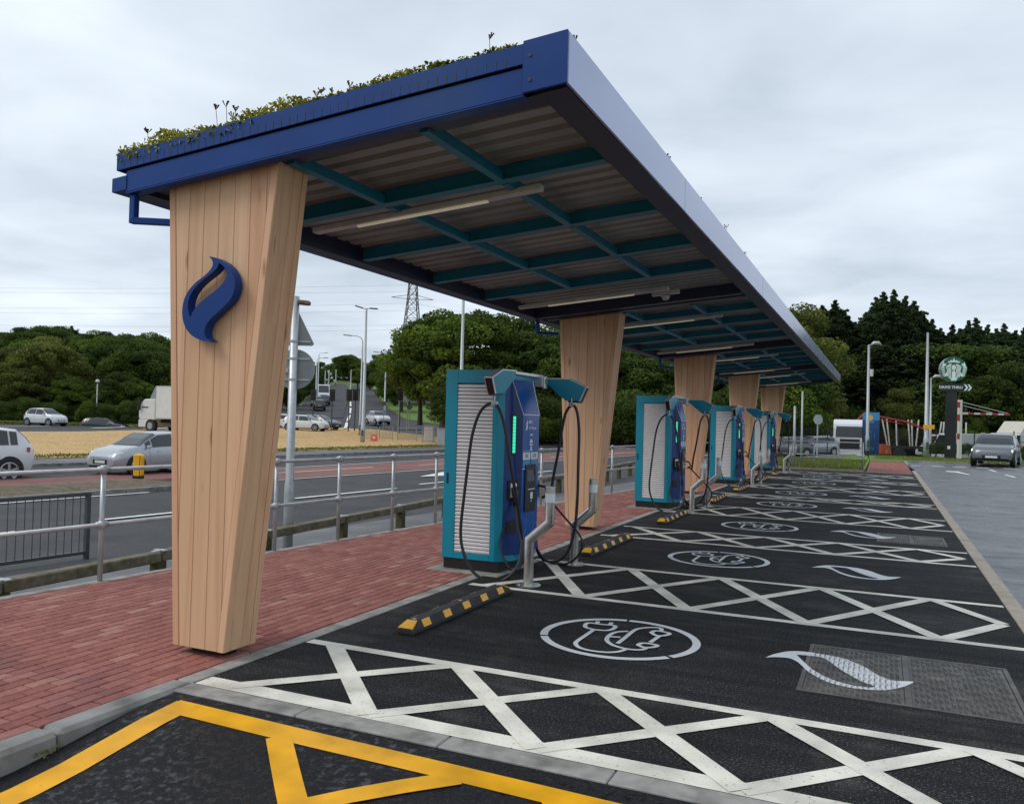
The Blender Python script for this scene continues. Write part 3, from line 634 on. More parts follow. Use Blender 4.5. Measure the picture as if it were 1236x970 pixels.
a = [st(21.0, 10.6), st(24.2, 11.6), st(24.0, 10.9), st(26.5, 11.1), st(26.6, 10.6), st(23.9, 10.4), st(23.6, 9.8)]
mb.add([(p[0], p[1], tz(*p)+.05) for p in a], [tuple(range(7))])
mb.build('road_line', M['whitefar'], kind='structure')
# dual carriageway climbing the hill
def hp(u, v): p = hit(u, v); return (p.x, p.y)
sheet('hill_road', [hp(352, 505), hp(362, 492), hp(372, 480), hp(392, 469), hp(405, 463.5), hp(415, 463.2), hp(419, 466), hp(421, 478), hp(414, 505)], M['road'], .10, 4)
sheet('hill_road', [hp(416, 505), hp(424, 478), hp(425, 467), hp(430, 464.5), hp(440, 464.5), hp(447, 468), hp(457, 481), hp(468, 495), hp(486, 507), hp(530, 515), hp(545, 519), hp(420, 519)], M['road'], .10, 4)
mb = MB()
for u0, v0, u1, v1 in ((416, 519, 419, 512), (419.5, 510, 422, 503), (422, 501, 423, 494), (423, 492, 422.5, 486), (422, 484, 420, 479), (399, 518, 405, 521)):
    a, b = hp(u0, v0), hp(u1, v1); quad(mb, a, b, .35, .22, tz)
mb.build('hill_road_line', M['whitefar'], kind='structure')
mb = MB()
for u0, v0, u1, v1 in ((112, 518, 150, 516.5), (150, 515.5, 165, 516), (175, 519, 205, 517), (0, 516, 60, 515.5)):
    a, b = hp(u0, v0), hp(u1, v1); quad(mb, a, b, .5, .09, tz)
mb.build('far_road_line', M['whitefar'], kind='structure')
sheet('hill_verge', [hp(447, 466), hp(458, 480), hp(470, 494), hp(488, 506), hp(512, 510.5), hp(545, 514.5), hp(600, 514), hp(600, 486), hp(540, 472), hp(500, 466)], M['brightgrass'], .08, 4)
# ================================================================== CANOPY
TS = .0895
def ca(x): return 3.25+TS*(x+1.09)      # underside height of the frame
CR = thing('charging_canopy', (0.6, 20.2, 0), 0, 'long tilted navy steel canopy with a planted roof over the charging bays', 'canopy')
def fx(x0, x1, y0, y1, h0, h1, mb, mi=0):   # box that follows the tilt
    mb.add([(x0, y0, ca(x0)+h0), (x1, y0, ca(x1)+h0), (x1, y1, ca(x1)+h0), (x0, y1, ca(x0)+h0), (x0, y0, ca(x0)+h1), (x1, y0, ca(x1)+h1), (x1, y1, ca(x1)+h1), (x0, y1, ca(x0)+h1)],
           [(0, 3, 2, 1), (4, 5, 6, 7), (0, 1, 5, 4), (1, 2, 6, 5), (2, 3, 7, 6), (3, 0, 4, 7)], mi)
YF, YE, XL, XR = 4.22, 36.2, -1.07, 2.28
def cbuild(mb, name, m, **k): return mb.build(name, m, CR, world=True, **k)
mb = MB(); fx(XL, 2.03, YF, YF+.012, 0, .155, mb); fx(XL, 2.03, YF, YF+.09, -.012, 0, mb); fx(XL, 2.03, YF+.012, YF+.09, .13, .15, mb); fx(XL-.01, XL, YF, YF+.09, -.012, .155, mb)
cbuild(mb, 'front_beam', M['navy'], bevel=.003)
mb = MB(); fx(XL-.08, 2.03, YF-.015, YF-.003, .166, .285, mb); fx(XL-.092, XL-.08, YF-.015, YF+.3, .166, .285, mb); cbuild(mb, 'slotted_flashing', M['navy'], bevel=.003)
mb = MB(); fx(XL, 2.03, YF+.02, YF+.03, .15, .175, mb); cbuild(mb, 'shadow_gap', M['black'])
mb = MB()
k = XL-.02
while k < 1.98:
    fx(k, k+.006, YF-.0165, YF-.01, .172, .226, mb); k += .064
cbuild(mb, 'flashing_slot', M['black'], kind='stuff')
mb = MB(); fx(2.03, XR+.0175, YF-.03, YF-.0125, -.005, .292, mb); cbuild(mb, 'corner_plate', M['navy'], bevel=.003)
mb = MB()
for h in (.06, .20): mb.disc((2.075, YF-.031, ca(2.075)+h), (0, -1, 0), .011, .004, 10)
cbuild(mb, 'corner_bolt', M['navyd'])
mb = MB(); fx(XL-.14, XL-.10, YF+.0, YE, .02, .12, mb); fx(XL-.10, XL-.01, YF+.0, YE, .02, .045, mb); fx(XL-.14, XL-.0, YF-.006, YF-.001, .02, .12, mb); cbuild(mb, 'gutter', M['navy'])
# side fascia in long sheets with open seams
seams = [YF-.012, 7.14, 12.25, 16.9, 19.75, 24.5, 27.6, 32.0, YE]
for a, b in zip(seams, seams[1:]):
    mb = MB(); a2 = a+.006; b2 = b-.006; off = random.uniform(-.001, .001)
    mb.box((XR+off, a2, ca(XR)-.002), (XR+.018+off, b2, ca(XR)+.292)); mb.box((XR-.05, a2, ca(XR)+.280), (XR-.001+off, b2, ca(XR)+.290))
    cbuild(mb, 'fascia_sheet', M['fascia'], bevel=.004)
mb = MB(); fx(XR-.16, XR-.002, YF+.02, YE-.01, -.01, .012, mb); fx(XR-.17, XR-.155, YF+.02, YE-.01, -.01, .15, mb); cbuild(mb, 'fascia_return', M['navyd'])
mb = MB(); fx(XL+.0, XL+.10, YF+.10, YE-.01, -.01, .15, mb); fx(XL+.10, XL+.13, YF+.10, YE-.01, .13, .15, mb); cbuild(mb, 'eave_beam', M['navyd'])
mb = MB(); fx(XL, XR-.02, YE-.012, YE, 0, .285, mb); cbuild(mb, 'end_panel', M['navyd'])
for k in range(5):       # frames over the columns
    y0 = [4.31, 11.62, 19.42, 27.22, 35.02][k]; y1 = [4.47, 12.0, 19.8, 27.6, 35.4][k]
    mb = MB()
    if k == 0: fx(XL+.12, XR-.18, y0, y1, .02, .16, mb)
    else: fx(XL+.11, XR-.18, y0, y0+.14, -.02, .15, mb); fx(XL+.11, XR-.18, y1, y1+.16, -.0, .15, mb); fx(XL+.11, XR-.18, y0+.14, y1, .10, .15, mb)
    cbuild(mb, 'frame_beam', M['navyd'])
PUR = []
for m_ in range(4):
    for yy in (5.52, 6.98, 8.42, 9.80): PUR.append(yy+7.8*m_)
for yy in PUR:
    mb = MB(); fx(XL+.135, XR-.19, yy, yy+.085, .005, .115, mb); fx(XL+.135, XR-.19, yy-.015, yy, .005, .015, mb); cbuild(mb, 'purlin', M['teal_beam'])
seg = [4.5]+PUR+[35.0]
for x in (.22, 1.25):
    for m_ in range(4):
        ys = [4.31]+[5.52, 6.98, 8.42, 9.80] if m_ == 0 else [12.2+7.8*(m_-1)]+[yy+7.8*m_ for yy in (5.52, 6.98, 8.42, 9.80)]
        for a, b in zip(ys, ys[1:]):
            mb = MB(); fx(x, x+.06, a+.087, b-.016, .0, .075, mb); cbuild(mb, 'bracing_rail', M['teal_beam'])
# corrugated soffit sheets, ribs run across the canopy
def ribs(y0, y1):
    mb = MB(); pr = []; y = y0
    while y < y1-.01:
        pr += [(y, 0), (y+.055, .0), (y+.068, .045), (y+.135, .045), (y+.148, 0)]; y += .2
    pr = [p for p in pr if p[0] <= y1]+[(y1, 0)]
    for a, b in zip(pr, pr[1:]):
        if b[0]-a[0] < 1e-4: continue
        mb.add([(XL+.1, a[0], ca(XL+.1)+.135+a[1]), (XR-.17, a[0], ca(XR-.17)+.135+a[1]), (XR-.17, b[0], ca(XR-.17)+.135+b[1]), (XL+.1, b[0], ca(XL+.1)+.135+b[1])], [(0, 1, 2, 3)])
    return mb
y = 4.40; n = 0
while y < 36.1:
    y2 = min(y+1.0, 36.15); cbuild(ribs(y, y2-.003), 'soffit_sheet', M['soffit']); y = y2
mb = MB(); fx(XL-.07, XR-.06, YF+.0, YE, .19, .25, mb); cbuild(mb, 'roof_tray', M['bark'])
# drop brackets at the low edge (square tube)
for k, yy in enumerate((4.27, 11.9, 19.7, 27.5, 35.3)):
    mb = MB(); mb.bar((XL+.025, yy, ca(XL)-.012), (XL+.025, yy, 3.035), .05, .05, up=(1, 0, 0)); mb.bar((XL+.01, yy-.01, 3.055), (-.74, yy+.13, 3.045), .05, .045)
    cbuild(mb, 'drop_bracket', M['navy'], bevel=.004)
# ---- strip lights fixed under the purlins: each its own thing
sl0 = None; k = 0
for m_ in range(4):
    for yy, xa, xb in ((5.80, -.62, 1.50), (10.62, -.90, 1.43)):
        if sl0 is None:
            sl0 = r = thing('strip_light', (.44, yy, ca(.44)-.03), 0, 'long slim strip light nearest the front edge of the canopy', 'strip light', 'strip lights under the canopy')
            L = 1.06; z = lambda x: TS*x
            def tb(x0, x1, w0, z0, z1, mb): mb.add([(x0, -w0, z(x0)+z0), (x1, -w0, z(x1)+z0), (x1, w0, z(x1)+z0), (x0, w0, z(x0)+z0), (x0, -w0, z(x0)+z1), (x1, -w0, z(x1)+z1), (x1, w0, z(x1)+z1), (x0, w0, z(x0)+z1)], [(0, 3, 2, 1), (4, 5, 6, 7), (0, 1, 5, 4), (1, 2, 6, 5), (2, 3, 7, 6), (3, 0, 4, 7)])
            mb = MB(); tb(-L, L, .045, 0, .045, mb); mb.build('fitting_body', M['fixture'], r, bevel=.004)
            mb = MB(); tb(-.62, .60, .018, -.014, -.001, mb); mb.build('tube', M['led'], r)
        else:
            r = copy_tree(sl0); r.location = (.5*(xa+xb), yy+7.8*m_, ca(.5*(xa+xb))-.03)
            r['label'] = ['', 'second strip light, just before the second timber column', 'strip light just past the second timber column', 'strip light just before the third timber column', 'strip light just past the third timber column', 'strip light just before the fourth timber column', 'strip light just past the fourth timber column', 'farthest strip light, by the last timber column'][k]
        k += 1
r = thing('motion_sensor', (1.22, 10.9, ca(1.22)-.06), 0, 'small round sensor dome under the canopy beside the second strip light', 'sensor')
mb = MB(); mb.disc((0, 0, .0), (0, 0, -1), .06, .05, 16, r2=.035); mb.build('dome', M['fixture'], r, smooth_=False)
mb = MB(); mb.bar((-.18, 0, .03), (.18, 0, .06), .10, .05); mb.build('base', M['fixture'], r)

# ================================================================== TIMBER COLUMNS
colm = []
def column():
    r = thing('timber_column', (-.38, 4.35, 0), 0, 'nearest tapered timber column, bearing the blue flame emblem', 'column', 'timber clad columns carrying the canopy')
    lx = .38; Z0, D = .06, .31
    zt = lambda x: ca(x-lx)+.02
    P = [(-.61+lx, Z0), (-.15+lx, Z0), (.19+lx, zt(.19+lx)), (-.79+lx, zt(-.79+lx))]
    cx0 = [(p[0]*.93+.0, p[1]) for p in P]
    mb = MB(); mb.prism([(P[0][0]+.03, .06), (P[1][0]-.03, .06), (P[2][0]-.03, P[2][1]-.01), (P[3][0]+.03, P[3][1]-.01)], lambda a, b: (a, .022, b), lambda a, b: (a, D-.022, b)); mb.build('core_frame', M['black'], r)
    mb = MB(); mb.box((P[0][0]+.09, .09, 0), (P[1][0]-.09, D-.09, .06)); mb.build('base_plinth', M['black'], r)  # black colour carries the shade of the gap under the column
    def board(poly, f0, f1, name='board'): mb = MB(); mb.prism(poly, f0, f1); return mb.build(name, M['wood'], r, bevel=.0025)
    def shift(poly, d0, d1):  # narrow band along a slanted side: from offset d0 to d1 (metres, inward)
        (xa, za), (xb, zb) = poly; return [(xa+d0, za), (xa+d1, za), (xb+d1, zb), (xb+d0, zb)]
    for face in (0, 1):
        yo, yi = (0, .022) if face == 0 else (D, D-.022)
        f0 = lambda a, b: (a, yo, b); f1 = lambda a, b: (a, yi, b)
        fp0 = lambda a, b: (a, yo-(.004 if face == 0 else -.004), b)
        board(shift((P[0], P[3]), 0, .055), fp0, f1, 'corner_board'); board(shift((P[1], P[2]), -.055, 0), fp0, f1, 'corner_board')
        inner = [(P[0][0]+.058, Z0), (P[1][0]-.058, Z0), (P[2][0]-.058, P[2][1]), (P[3][0]+.058, P[3][1])]
        x = P[3][0]+.058; wd = .138
        while x < P[2][0]:
            q = clip_poly(clip_poly(inner, -1, 0, -(x+.0015)), 1, 0, x+wd-.0015)
            if len(q) >= 3 and max(p[0] for p in q)-min(p[0] for p in q) > .01: board(q, f0, f1)
            x += wd
    for side in (0, 1):
        (xa, za), (xb, zb) = ((P[1], P[2]), (P[0], P[3]))[side]; sg = 1 if side == 0 else -1
        for (ya, yb_, th, nm) in ((.002, .052, .004, 'corner_board'), (.055, .167, 0, 'board'), (.170, D-.055, 0, 'board'), (D-.052, D-.002, .004, 'corner_board')):
            mb = MB(); o = sg*th
            A = [(xa+o, ya, za), (xa+o, yb_, za), (xb+o, yb_, zb), (xb+o, ya, zb)]; B = [(p[0]-sg*.024, p[1], p[2]) for p in A]
            mb.add(A+B, [(0, 1, 2, 3), (7, 6, 5, 4), (0, 4, 5, 1), (1, 5, 6, 2), (2, 6, 7, 3), (3, 7, 4, 0)]); mb.build(nm, M['wood'], r, bevel=.0025)
    return r
c0 = column()
for k, lab in enumerate(('second timber column, standing behind the nearest charger', 'third timber column, standing behind the second charger', 'fourth timber column along the canopy, behind the third charger', 'last timber column, under the far end of the canopy')):
    c = copy_tree(c0); c.location.y = 4.35+7.85*(k+1); c['label'] = lab
# emblem on the first column
def ge(x, y): p = onY(200+x/6.927, 290+y/6.927, 4.27); return (p.x+.38, p.z)
eo = [ge(*p) for p in [(370, 138), (405, 142), (450, 160), (500, 190), (545, 235), (575, 295), (588, 360), (578, 430), (545, 500), (490, 560), (430, 615), (375, 668), (342, 720), (332, 770), (345, 815), (385, 842), (330, 842), (270, 822), (215, 785), (172, 725), (150, 650), (148, 575), (165, 490), (205, 415), (265, 350), (330, 300), (380, 250), (402, 205), (396, 168)]]
ei = [ge(*p) for p in [(452, 190), (488, 215), (512, 255), (516, 305), (490, 355), (430, 415), (350, 478), (280, 540), (235, 600), (214, 645), (196, 590), (196, 520), (225, 440), (280, 370), (350, 310), (410, 262), (442, 222)]]
sp = lambda P_: [tuple(p)[:2] for p in spline([(*p, 0) for p in P_+[P_[0]]], 4)][:-1]
eme = poly_hole(sp(eo), sp(ei), 0, M['emblem'], 'flame_emblem', thick=.07, fmap=lambda co: (co.x, -.055+(-co.z), co.y))
bm = bmesh.new(); bm.from_mesh(eme); bmesh.ops.recalc_face_normals(bm, faces=bm.faces); bm.to_mesh(eme); bm.free()
link('flame_emblem', eme, c0, None, 'raised blue flame emblem standing off the boards')
mb = MB()
for p in (ge(470, 470), ge(180, 620), ge(300, 720), ge(540, 300)): mb.disc((p[0], -.03, p[1]), (0, 1, 0), .010, .045, 8)
mb.build('emblem_stud', M['galv'], c0)

# ================================================================== PLANTED ROOF
rng = np.random.default_rng(5)
def leaf_mesh(name, C, size, mt, tone, flat=.0, nrm=None, aspect=1.6):
    """many small leaf faces; C centres (n,3); size (n,), tone (n,)"""
    n = len(C); a = rng.normal(size=(n, 3)); 
    if nrm is not None: a = a*.75+nrm
    a /= np.linalg.norm(a, axis=1)[:, None]
    h = rng.normal(size=(n, 3)); u = np.cross(a, h); u /= np.linalg.norm(u, axis=1)[:, None]; v = np.cross(a, u)
    s = size[:, None]
    V = np.stack([C-u*s*.5*aspect, C+v*s*.5-u*s*.05, C+u*s*.5*aspect, C-v*s*.5+u*s*.05], 1).reshape(-1, 3)
    me = bpy.data.meshes.new(name); me.vertices.add(4*n); me.vertices.foreach_set('co', V.ravel())
    me.loops.add(4*n); me.loops.foreach_set('vertex_index', np.arange(4*n, dtype=np.int32)); me.polygons.add(n)
    me.polygons.foreach_set('loop_start', np.arange(0, 4*n, 4, dtype=np.int32)); me.polygons.foreach_set('loop_total', np.full(n, 4, dtype=np.int32))
    at_ = me.attributes.new('tone', 'FLOAT', 'FACE'); at_.data.foreach_set('value', np.clip(tone, 0, 1).astype(np.float32))
    me.materials.append(mt); me.update(); me.validate(); return me
def zr(x): return 3.25+TS*(x+1.09)+.25
n = 26000
x = rng.uniform(XL-.10, XR-.30, n); y = YF-.01+rng.power(.55, n)*0+rng.exponential(.45, n); y = np.minimum(y, YF+3)
dens = (np.sin(x*2.1+1)+np.sin(x*5.3)*.5+np.sin(x*11+y*3)*.4)
yel = np.clip(.78-(x+1)*.18+.18*np.sin(x*7), .12, .98)
hgt = np.where(x < .6, .062, .042)*(1+.45*np.sin(x*6.3)+.25*np.sin(x*17+2))
z = zr(x)+.03+rng.uniform(0, 1, n)**1.2*np.maximum(hgt, .03)
over = (y < YF+.02) & (rng.uniform(size=n) < .12*(x < .1)); z = np.where(over, z-.05, z); y = np.where(over, YF-.022, y)
me = leaf_mesh('sedum_mat', np.stack([x, y, z], 1), rng.uniform(.010, .024, n), M['sed'], yel+rng.normal(0, .2, n), nrm=np.array([0, -.3, .7]))
tag(link('sedum_mat', me), 'low yellow-green sedum growing along the front edge of the canopy roof', 'roof planting', None, 'stuff')
n = 16000
x = rng.uniform(XR-.42, XR-.04, n); y = rng.uniform(YF, YE, n); z = zr(x)+.005+rng.uniform(0, 1, n)*.035*(1+.6*np.sin(y*2.3))
me = leaf_mesh('sedum_mat', np.stack([x, y, z], 1), rng.uniform(.012, .025, n), M['sed'], .25+rng.normal(0, .2, n))
tag(link('sedum_mat', me), 'thin sedum growing along the high side edge of the canopy roof', 'roof planting', None, 'stuff')
# flower stems that stand up against the sky
def flower(x, y, h, lean=0, head=.030):
    mb = MB(); z0 = zr(x); t = (lean*h, 0, h)
    mb.tube([(0, 0, 0), (lean*h*.4, 0, h*.55), t], [.0022, .002, .0018], 5)
    for q in range(random.randint(4, 7)):
        a = random.uniform(0, 6.28); rr = random.uniform(.3, 1)*head
        mb.tube([(t[0]-.0, 0, h-.03), (t[0]+cos(a)*rr, sin(a)*rr, h+random.uniform(-.004, .006)), (t[0]+cos(a)*rr*1.1, sin(a)*rr*1.1, h+.008)], [.0012, .004, .006], 5)
    o = mb.build('sedum_flower', M['sedr']); o.location = (x, y, z0); return tag(o, None, 'flower', 'flower heads standing on the canopy roof')
FO = ['first', 'second', 'third', 'fourth', 'fifth', 'sixth', 'seventh', 'eighth', 'ninth', 'tenth', 'eleventh', 'twelfth', 'thirteenth', 'fourteenth', 'fifteenth', 'sixteenth', 'seventeenth', 'eighteenth']
fi = 0
for (u, v, yy) in ((180, 156, 4.3), (188, 160, 4.28), (194, 157, 4.31), (201, 164, 4.27), (209, 160, 4.3), (215, 157, 4.33), (264, 127, 4.3), (275, 124, 4.28), (281, 138, 4.27), (284, 130, 4.31), (385, 111, 4.3), (391, 107, 4.3), (402, 108, 4.32), (422, 100, 4.28), (434, 103, 4.3), (486, 90, 4.3), (519, 82, 4.3), (592, 42, 4.35)):
    p = onY(u, v, yy); h = max(.04, p.z-zr(p.x)); o = flower(p.x, yy, h, random.uniform(-.25, .05)); o['label'] = 'small flower head on a stem along the front roof edge, %s from the left' % FO[fi]; fi += 1; o['group'] = 'flower heads along the front roof edge'
fi = 0
for (u, v) in ((686, 45), (694, 45), (690, 51), (718, 88), (737, 112), (755, 135), (758, 137), (779, 163), (805, 187), (808, 190), (845, 240), (868, 272), (874, 275), (877, 272), (899, 305), (912, 325)):
    d = ray(u, v); p = CAM+d*((2.20-CAM.x)/d.x); h = max(.04, p.z-zr(2.2)); o = flower(2.2, p.y, h, 0, .03 if p.y > 8 else .02); o['label'] = 'small flower head on a stem along the high side roof edge, %s from the left' % FO[fi]; fi += 1; o['group'] = 'flower heads along the side roof edge'
# ================================================================== CHARGERS
CO = Vector((-.59, 8.17, 0))
def lp(u, v, Y): p = onY(u, v, Y)-CO; return (p.x, p.y, p.z)
def text_mesh(txt, size, mt, ext=.001, bold=False, align='CENTER'):
    cu = bpy.data.curves.new('t', 'FONT'); cu.body = txt; cu.size = size; cu.extrude = ext; cu.align_x = align; cu.align_y = 'CENTER'; cu.resolution_u = 2
    if bold: cu.offset = size*.02
    t = bpy.data.objects.new('tmp', cu); COL.objects.link(t); dg = bpy.context.evaluated_depsgraph_get(); dg.update()
    me = bpy.data.meshes.new_from_object(t.evaluated_get(dg)); bpy.data.objects.remove(t); bpy.data.curves.remove(cu); me.materials.clear(); me.materials.append(mt); return me
def place_text(name, txt, size, mt, parent, loc, rot, bold=False, align='CENTER', ext=.001):
    me = text_mesh(txt, size, mt, ext, bold, align); me.name = name; R_ = rot if isinstance(rot, Matrix) else Matrix.Rotation(0, 4, 'Z')
    for v in me.vertices: v.co = R_ @ v.co + Vector(loc)
    return link(name, me, parent)
RX = Matrix(((0, 0, 1, 0), (1, 0, 0, 0), (0, 1, 0, 0), (0, 0, 0, 1)))      # text reads on a face looking along +X
RYm = Matrix(((1, 0, 0, 0), (0, 0, -1, 0), (0, 1, 0, 0), (0, 0, 0, 1)))     # on a face looking along -Y
def make_charger():
    r = thing('ev_charger', tuple(CO), 0, 'nearest rapid charger, teal and blue with white louvres, its two cables hanging', 'charger', 'rapid chargers under the canopy')
    H = 2.235
    foot = [(0, .0), (.655, 0), (.71, .06), (.71, .90), (.655, .96), (0, .96)]
    mb = MB(); mb.prism([(0, .032), (.655, .032), (.71, .06), (.71, .90), (.655, .96), (0, .96)], lambda a, b: (a, b, .135), lambda a, b: (a, b, H)); 
    for x0, x1, z0, z1 in ((0, .150, .135, H), (.590, .652, .135, H), (.150, .590, .135, .205), (.150, .590, 2.085, H)): mb.box((x0, 0, z0), (x1, .0315, z1))
    mb.add([(.652, 0, .135), (.71, .06, .135), (.71, .06, H), (.652, 0, H)], [(0, 1, 2, 3)])
    mb.build('cabinet', M['teal'], r, bevel=.003)
    mb = MB(); mb.box((.02, .015, .02), (.70, .945, .134)); mb.build('base', M['black'], r)
    mb = MB(); mb.box((-.13, -.13, -.02), (.76, 1.08, .016)); mb.build('concrete_pad', M['kerb'], r, bevel=.01)
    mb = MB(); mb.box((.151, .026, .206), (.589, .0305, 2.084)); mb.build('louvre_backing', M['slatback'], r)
    p0 = None; ns = 46; dz = (2.08-.212)/ns
    mb = MB(); mb.add([(.153, .008, 0), (.587, .008, 0), (.587, .004, dz*.55), (.153, .004, dz*.55), (.153, .022, dz*.80), (.587, .022, dz*.80), (.153, .024, 0), (.587, .024, 0)],
                      [(0, 1, 2, 3), (3, 2, 5, 4), (6, 7, 1, 0), (4, 5, 7, 6), (0, 3, 4, 6), (1, 7, 5, 2)]); me0 = mb.build('louvre_slat', M['slat'], r).data
    s0 = KIDS[r.name][-1]; s0.location = (0, 0, .212)
    for k in range(1, ns):
        o = link('louvre_slat', me0, r); o.location = (0, 0, .212+k*dz)
    mb = MB(); mb.box((.038, -.006, .96), (.062, .002, 1.08)); mb.build('door_handle', M['black'], r, bevel=.003)
    # blue nose with splayed sides and slanted hood
    b = [(.712, .07), (.845, .26), (.845, .73), (.712, .90)]; zt, zf, zb = 2.14, 1.75, .20
    mb = MB(); V = [(*p, zb) for p in b]+[(.712, .07, zt), (.845, .26, zf), (.845, .73, zf), (.712, .90, zt), (.722, .20, zt), (.722, .79, zt)]
    mb.add(V, [(0, 1, 5, 8, 4), (2, 3, 7, 9, 6), (4, 8, 9, 7), (0, 4, 7, 3), (0, 3, 2, 1)], 0); mb.add(V, [(1, 2, 6, 5), (5, 6, 9, 8)], 1)
    mb.build('nose_cover', [M['bluedeep'], M['bluecab']], r)
    mb = MB(); mb.bar((.725, .20, zt+.002), (.847, .262, zf), .012, .006); mb.bar((.725, .79, zt+.002), (.847, .728, zf), .012, .006); mb.bar((.848, .26, zf), (.848, .73, zf), .010, .010); mb.build('hood_highlight', M['reflect'], r)  # pale bars stand in for the whitish highlight along the hood edges
    mb = MB(); mb.prism([(.712, .07), (.80, .19), (.80, .80), (.712, .90)], lambda a, c: (a, c, .135), lambda a, c: (a, c, .199)); mb.build('lower_lip', M['teal'], r)
    mb = MB(); mb.bar((.735, .02, 2.215), (.735, 1.0, 2.215), .055, .035); mb.build('top_rail', M['silver'], r, bevel=.003)
    # side light on the splayed face
    fd = Vector((.133, .19, 0)).normalized(); fn = Vector((fd.y, -fd.x, 0)); F0 = Vector((.712, .07, 0)); FL = Vector((.133, .19, 0)).length
    def sf(a, z, o=0.0): return F0+fd*(a*FL)+fn*o+Vector((0, 0, z))
    mb = MB()
    mb.bar(sf(.50, 1.30, .002), sf(.50, 1.75, .002), .05, .006, up=fn); mb.build('light_bezel', M['black'], r)
    for k in range(11):
        z = 1.325+k*.037; mb = MB(); mb.bar(sf(.50, z, .005), sf(.50, z+.033, .005), .034, .008, up=fn); mb.build('led_segment', M['green_led'], r)
    # holster with plug
    def hols(mb_frame, mb_in, z0, z1, wd):
        mb_frame.bar(sf(.50, z0, .010), sf(.50, z1, .010), wd, .022, up=fn); mb_in.bar(sf(.50, z0+.035, .024), sf(.50, z1-.03, .024), wd*.55, .008, up=fn)
    a, c = MB(), MB(); hols(a, c, .80, 1.02, .135); a.build('holster', M['black'], r, bevel=.008); c.build('plug_shell', M['slat'], r)
    mb = MB(); mb.tube([sf(.5, .94, .03), sf(.5, .90, .055), sf(.52, .82, .06), sf(.52, .74, .045)], [.035, .04, .028, .018], 8); mb.build('plug', M['black'], r, smooth_=True)
    mb = MB(); mb.bar(sf(.46, .44, .002), sf(.46, .58, .002), .12, .012, up=fn); mb.build('cable_port', M['black'], r)
    # display face
    X = .846
    mb = MB(); mb.box((X, .335, .66), (X+.016, .625, 1.19)); mb.build('payment_terminal', M['black'], r, bevel=.003)
    mb = MB(); mb.box((X+.0165, .37, 1.00), (X+.018, .59, 1.13)); mb.build('screen', mat('screen_glass', (.03, .04, .05), .08), r)
    mb = MB(); mb.box((X+.0165, .47, .80), (X+.022, .53, .875)); mb.build('card_reader', M['slat'], r)
    mb = MB(); mb.box((X+.0165, .40, .905), (X+.0185, .60, .915)); mb.box((X+.0165, .49, .77), (X+.0185, .51, .785)); mb.build('terminal_print', M['slat'], r)
    mb = MB(); mb.box((X, .275, 1.245), (X+.003, .478, 1.325)); mb.box((X, .505, 1.245), (X+.003, .70, 1.325)); mb.build('white_label', M['reflect'], r)
    mb = MB(); mb.box((X, .275, 1.165), (X+.003, .478, 1.242)); mb.box((X, .505, 1.165), (X+.003, .70, 1.242)); mb.build('teal_label', M['totemlight'], r)
    place_text('label_print', 'DC', .06, M['signblack'], r, (X+.004, .38, 1.285), RX, True); place_text('label_print', 'CCS', .055, M['signblack'], r, (X+.004, .60, 1.285), RX, True)
    mb = MB(); mb.prism([(.33, 1.575), (.352, 1.615), (.345, 1.65), (.372, 1.69), (.395, 1.665), (.378, 1.64), (.39, 1.61), (.36, 1.575)], lambda p, z: (X, p, z), lambda p, z: (X+.003, p, z)); mb.build('flame_print', M['reflect'], r)
    place_text('brand_print', 'MFG', .055, M['reflect'], r, (X+.002, .47, 1.665), RX, True); place_text('brand_print', 'EV Power', .05, M['reflect'], r, (X+.002, .53, 1.60), RX, True)
    place_text('maker_print', 'rapid', .045, M['reflect'], r, (X+.002, .34, 1.115+.015+.0), RX) if False else None
    mb = MB()
    for z0, hw in ((1.515, .035), (1.455, .025), (1.435, .045), (1.405, .045), (1.375, .022), (1.350, .032)): mb.box((X, .50-hw, z0), (X+.002, .50+hw, z0+.018))
    mb.box((X, .28, 1.337), (X+.002, .55, 1.341)); mb.box((X, .27, 1.14), (X+.002, .42, 1.150)); mb.build('icon_print', M['reflect'], r)
    mb = MB()
    for yy in (.40, .60): mb.tube([(X+.001, yy, .30), (X+.001, yy, .40)], .006, 5); mb.tube([(X+.001, yy-.05, .33), (X+.001, yy-.05, .41), (X+.001, yy, .46), (X+.001, yy+.05, .41), (X+.001, yy+.05, .33)], .005, 5); mb.tube([(X+.001, yy, .46), (X+.001, yy, .62)], .004, 5)
    mb.build('plug_graphic', M['totemlight'], r)
    # cable arms
    prof = [(0, .015), (.28, .012), (.50, -.085), (.425, -.255), (.24, -.245), (.02, -.065)]
    def arm(fm, name):
        q = lambda s: (lambda a, c: fm(a, s, c))
        mb = MB(); mb.prism(prof, q(-.045), q(.045)); mb.build(name, M['teal'], r, bevel=.004)
        mb = MB()
        for s in (-.048, .048):
            pass
        top = [prof[0], prof[1], prof[2]]
        for (a0, z0), (a1, z1) in zip(top, top[1:]): mb.add([fm(a0, -.049, z0+.004), fm(a1, -.049, z1+.004), fm(a1, .049, z1+.004), fm(a0, .049, z0+.004), fm(a0, -.049, z0-.008), fm(a1, -.049, z1-.008), fm(a1, .049, z1-.008), fm(a0, .049, z0-.008)], [(0, 1, 2, 3), (7, 6, 5, 4), (0, 4, 5, 1), (1, 5, 6, 2), (2, 6, 7, 3), (3, 7, 4, 0)])
